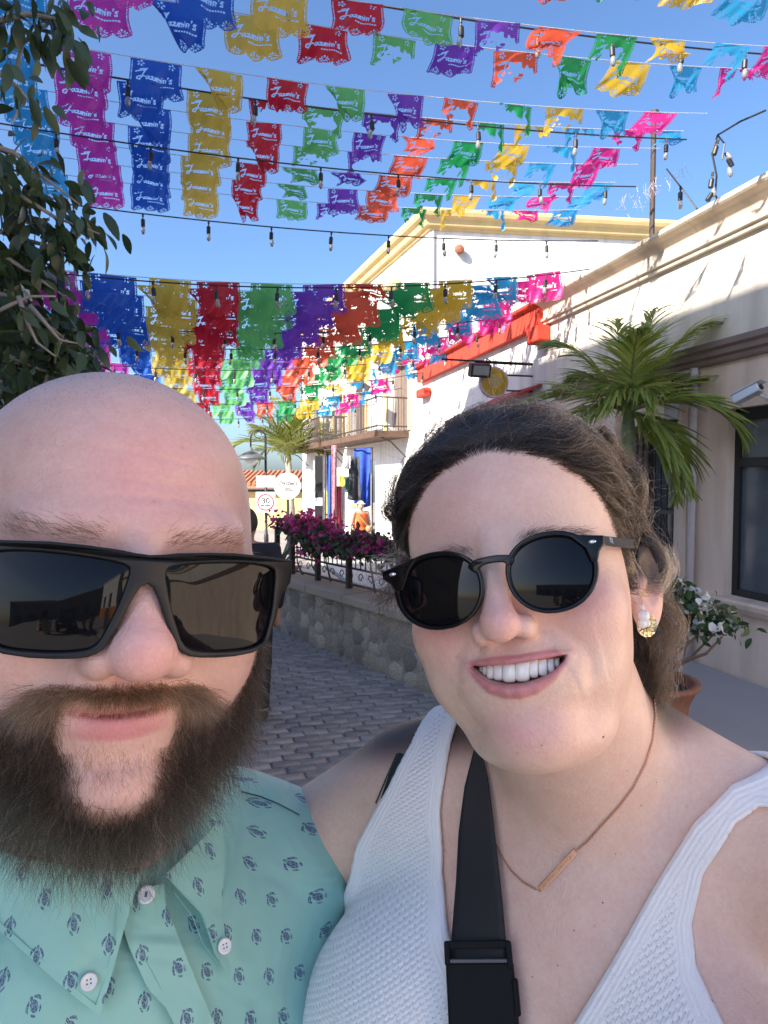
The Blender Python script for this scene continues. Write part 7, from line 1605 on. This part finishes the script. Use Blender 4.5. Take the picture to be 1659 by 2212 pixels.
# earrings
def earrings():
    go = mat('bright gold', (.88, .74, .46), .22, 1.0); pe = mat('pearl', (.80, .76, .74), .12, spec=.7, coat=.6); Y = .437; q = lambda u, v, y=Y: Vector(EYE + ray(u, v) * y)
    t = tag(empty('earring', q(1388, 1330)), 'gold shell earring with two pearls on the woman’s ear', 'earring'); n = 22; px = Y / F1
    v = [q(1383, 1328)]; f = []
    for k in range(1, 6):
        for i in range(n + 1):
            a = R(-255 + 320 * i / n) ; rr = k / 5; rib = 1 + .02 * (i % 2); x = 1394 + 24 * rr * rib * math.cos(a) * .9 + 3; y = 1350 - 26 * rr * rib * math.sin(a); v.append(q(x, y, Y - .004 - .0030 * math.sin(rr * 1.57) + .0009 * (i % 2)))
    for i in range(n): f.append((0, 1 + i, 2 + i))
    for k in range(4):
        for i in range(n): a = 1 + k * (n + 1) + i; f.append((a, a + 1, a + n + 2, a + n + 1))
    me = bpy.data.meshes.new('shell'); me.from_pydata(v, [], f); o = link('shell', me, go, t); sd = o.modifiers.new('thick', 'SOLIDIFY'); sd.thickness = .0008
    for (u, w2, r_) in ((1390, 1331, 13), (1387, 1347, 11), (1396, 1346, 9)): m = MB(); m.lathe([(r_ * px * math.sin(R(a)), -r_ * px * math.cos(R(a))) for a in range(0, 181, 15)], 16, None, q(u, w2, Y - .0085)); m.build('pearl', pe, t, True)
    m = MB(); m.lathe([(5.5 * px * math.sin(R(a)), -5.5 * px * math.cos(R(a))) for a in range(0, 181, 20)], 12, None, q(1387, 1312, Y - .002)); m.build('stud', pe, t, True); m = MB(); m.tube([q(1387, 1306, Y), q(1390, 1318, Y - .001)], .0006, 5); m.build('hook', go, t)
    s = tag(empty('star_stud', q(1388, 1283)), 'tiny gold star stud above the shell earring', 'earring'); m = MB(); c = q(1390, 1282, Y - .002); pts = []
    for i in range(10): a = R(90 + 36 * i); rr = (9 if i % 2 == 0 else 3.2) * px; pts.append(c + Vector((rr * math.cos(a) * .7, 0, rr * math.sin(a) * 1.3)))
    m.prism(pts, (0, 0, 0), (0, .0008, 0)); m.build('star', go, s)
earrings()
# moles, as small raised spots
mo = mat('mole', (.16, .075, .05), .6); mp = MB()
for (u, v, r_) in ((1303, 1592, .0011), (1302, 1950, .0008), (1240, 2010, .0007), (1205, 2085, .0006), (1418, 1690, .0006), (1385, 1740, .0007), (1330, 1845, .0006), (1150, 2110, .0006), (1355, 1665, .0005), (1170, 1610, .0005)):
    X = march(wbody, u, v); _, g = grad(wbody, X[None]); qd = Vector(unit(g)[0]).to_track_quat('Z', 'Y').to_matrix(); mp.lathe([(r_, -.0002), (r_ * .7, .0002), (0, .00035)], 8, qd @ Matrix.Diagonal((1, .75, 1)), Vector(X))
mp.build('mole', mo, wo, True)
# ------------------------------------------------------------------ tilt what was laid out along the lens axis into the level world
RX = Matrix.Translation((0, 0, CAMZ)) @ Matrix.Rotation(-PITCH, 4, 'X') @ Matrix.Translation((0, 0, -CAMZ))
for o in [o for o in scn.objects if o not in BEFORE and o.parent is None]: o.matrix_basis = RX @ o.matrix_basis
# ------------------------------------------------------------------ people further off
def figure(foot, yaw, H, label, skin, top_c, leg_c, stride=.25, hair=(.03, .02, .015), cap_c=None, bare_arms=False, bag_c=None):
    k = H / 1.72; fr = HFrame(foot, yaw, 0, 0, k); L_ = lambda p: fr.loc(p)
    def legs_(t): return np.minimum(arm_chain(t, [(-.09, 0, .90), (-.10, -stride * .45, .48), (-.10, -stride * .55, .08)], [.095, .065, .045]), arm_chain(t, [(.09, 0, .90), (.10, stride * .30, .48), (.10, stride * .75, .10)], [.095, .065, .045]))
    def feet(t): return np.minimum(cap(t, (-.10, -stride * .5, .05), (-.11, -stride * .5 - .16, .035), .045, .035), cap(t, (.10, stride * .8, .07), (.11, stride * .72 - .15, .035), .045, .035))
    def trunk_(t): return smin(smin(ell(t, (0, 0, 1.20), (.17, .12, .26)), cap((np.abs(t[0]), t[1], t[2]), (0, .01, 1.42), (.15, .01, 1.40), .055), .05), ell(t, (0, 0, .95), (.165, .125, .14)), .06)
    def arms_(t): return np.minimum(arm_chain(t, [(-.19, 0, 1.40), (-.24, .05, 1.12), (-.22, -.10, .90), (-.22, -.14, .80)], [.055, .042, .032, .036]), arm_chain(t, [(.19, 0, 1.40), (.24, -.02, 1.12), (.25, .08, .90), (.25, .10, .80)], [.055, .042, .032, .036]))
    def head_(t): return smin(smin(ell(t, (0, 0, 1.60), (.075, .095, .115)), ell(t, (0, -.095, 1.585), (.012, .014, .022)), .02), cap(t, (0, .01, 1.40), (0, .005, 1.52), .055, .05), .03)
    body = lambda p: (lambda t: smin(smin(smin(head_(t), trunk_(t), .03), arms_(t), .03), smin(legs_(t), feet(t), .02), .03) * k)(L_(p))
    def mesh_of(fn, nm, mt, par, st=.014):
        c = np.array(foot); V, Q = grid_mesh(fn, axis([(c[0] - .5, c[0] + .5, st)]), axis([(c[1] - .5, c[1] + .5, st)]), axis([(c[2] - .03, c[2] + H + .08, st)]), 1); return link(nm, np_mesh(nm, V, Q), mt, par)
    o = mesh_of(body, 'person', mat('far skin', skin, .55), None); tag(o, label, 'person')
    mesh_of(lambda p: (lambda t: np.maximum(smin(trunk_(t), arms_(t) if not bare_arms else trunk_(t), .03) - .014, np.maximum(.93 - t[2], np.maximum(t[2] - (1.455 if not bare_arms else 1.40), (np.abs(t[0]) - .16) if bare_arms else .86 - t[2])))) (L_(p)) * k, 'shirt', mat('far top', top_c, .85, noise=(12, .15)), o)
    mesh_of(lambda p: (lambda t: np.maximum(smin(legs_(t), ell(t, (0, 0, .95), (.165, .125, .14)), .05) - .014, np.maximum(t[2] - 1.0, (.10 if not bare_arms else .55) - t[2]))) (L_(p)) * k, 'trousers', mat('far bottoms', leg_c, .85, noise=(12, .15)), o)
    for sg in (-1, 1): mesh_of(lambda p: (lambda t: np.maximum(np.maximum(feet(t) - .006, t[2] - .11), -sg * t[0])) (L_(p)) * k, 'shoe', mat('far shoes', (.03, .03, .03), .7), o)
    mesh_of(lambda p: (lambda t: np.maximum(ell(t, (0, .012, 1.615), (.083, .100, .115)), np.maximum(1.60 - t[2] - .9 * t[1], -.2 - t[1]))) (L_(p)) * k, 'hair', mat('far hair', hair, .6), o, .011)
    if cap_c: mesh_of(lambda p: (lambda t: np.minimum(np.maximum(ell(t, (0, .005, 1.63), (.092, .112, .105)), 1.64 - t[2]), ell(t, (0, -.12, 1.645), (.075, .09, .012)))) (L_(p)) * k, 'cap', mat('far cap', cap_c, .8), o, .011)
    if bag_c: mesh_of(lambda p: (lambda t: smin(cap(t, (-.15, -.135, 1.42), (.16, -.15, 1.02), .018), ell(t, (.14, -.17, 1.0), (.10, .06, .09)), .02)) (L_(p)) * k, 'bag', mat('far bag', bag_c, .8), o)
    return o
p = gpt(538, 1572); figure((p.x, p.y, .0), 190, 1.42, 'person in dark navy clothes walking behind the bald man', (.35, .22, .16), (.010, .011, .022), (.008, .009, .014), .30)
p = at(779, 1085, 14.0); figure((p.x, 14.0, ground_z(14.0) + .012), 30, p.z - ground_z(14.0) + .02, 'woman in an orange top and white cap at the sunny shop', (.45, .27, .20), (.72, .14, .03), (.62, .63, .60), .15, (.05, .03, .02), (.72, .70, .66), True, (.45, .30, .16))
# ------------------------------------------------------------------ behind the camera: what the lenses mirror
def planter(s_, r_, label):
    t = tag(empty('planter', street(s_, r_)), label, 'planter', 'tall planters on the plaza'); m = MB(); m.lathe([(.16, 0), (.19, .03), (.30, .85), (.32, .9), (.28, .9), (.26, .85), (0, .84)], 24, None, street(s_, r_)); m.build('vase', plaster('pale planter', (.45, .40, .34), .08), t, True); it = [(gl, aim(street(s_, r_, .95) + rv(.16), rv() + Vector((0, 0, .8)), 0, 2.2)) for _ in range(120)]; scatter('foliage', it, t)
planter(-8.5, -2.4, 'pale tapered planter nearest the dark van'); planter(-9.5, 2.9, 'pale tapered planter by the corner house'); planter(-11.5, 1.8, 'pale tapered planter farther along the plaza')
t = tag(empty('parked_van', street(-11, -1.0)), 'dark parked van behind the camera', 'van'); vb = mat('dark van paint', (.012, .013, .016), .3, coat=.5)
def vprof(P_, r0, r1, nm, mt): m = MB(); m.prism([street(s, r0, z) for s, z in P_], (0, 0, 0), RDIR * (r1 - r0)); return m.build(nm, mt, t, bevel=.04)
vprof([(-8.6, .35), (-8.55, .95), (-9.4, 1.15), (-10.1, 1.95), (-13.4, 2.0), (-13.5, .35)], -1.9, -.1, 'body', vb); vprof([(-9.42, 1.18), (-10.02, 1.86), (-10.08, 1.86), (-9.50, 1.18)], -1.75, -.25, 'windscreen', M_glass)
for s_ in (-9.4, -12.6):
    for r_ in (-1.86, -.14): m = MB(); m.lathe([(.14, -.1), (.33, -.1), (.34, .1), (.14, .1)], 24, FQ @ Matrix.Rotation(R(90), 3, 'Y'), street(s_, r_, .34)); m.build('wheel', M_cab, t)
for r_ in (-1.6, -.4): m = MB(); m.box(street(-8.56, r_, .78), (.30, .05, .14), FQ); m.build('headlight', mat('headlight', (.6, .6, .6), .2), t)
for k, (s_, r_) in enumerate(((-10.5, -3.4), (-10.8, .9))):
    b = tag(empty('traffic_barrel', street(s_, r_)), ('orange traffic barrel left of the van' if k == 0 else 'orange traffic barrel between the planters'), 'barrel', 'orange traffic barrels'); m = MB(); m.lathe([(.30, 0), (.30, .06), (.24, .08), (.21, .95), (.14, 1.0), (0, 1.0)], 20, None, street(s_, r_)); m.build('drum', mat('orange barrel', (.62, .14, .02), .5), b, True)
    for z_ in (.35, .65): m = MB(); m.lathe([(.235, z_), (.232, z_ + .12)], 20, None, street(s_, r_)); m.build('band', ws, b)
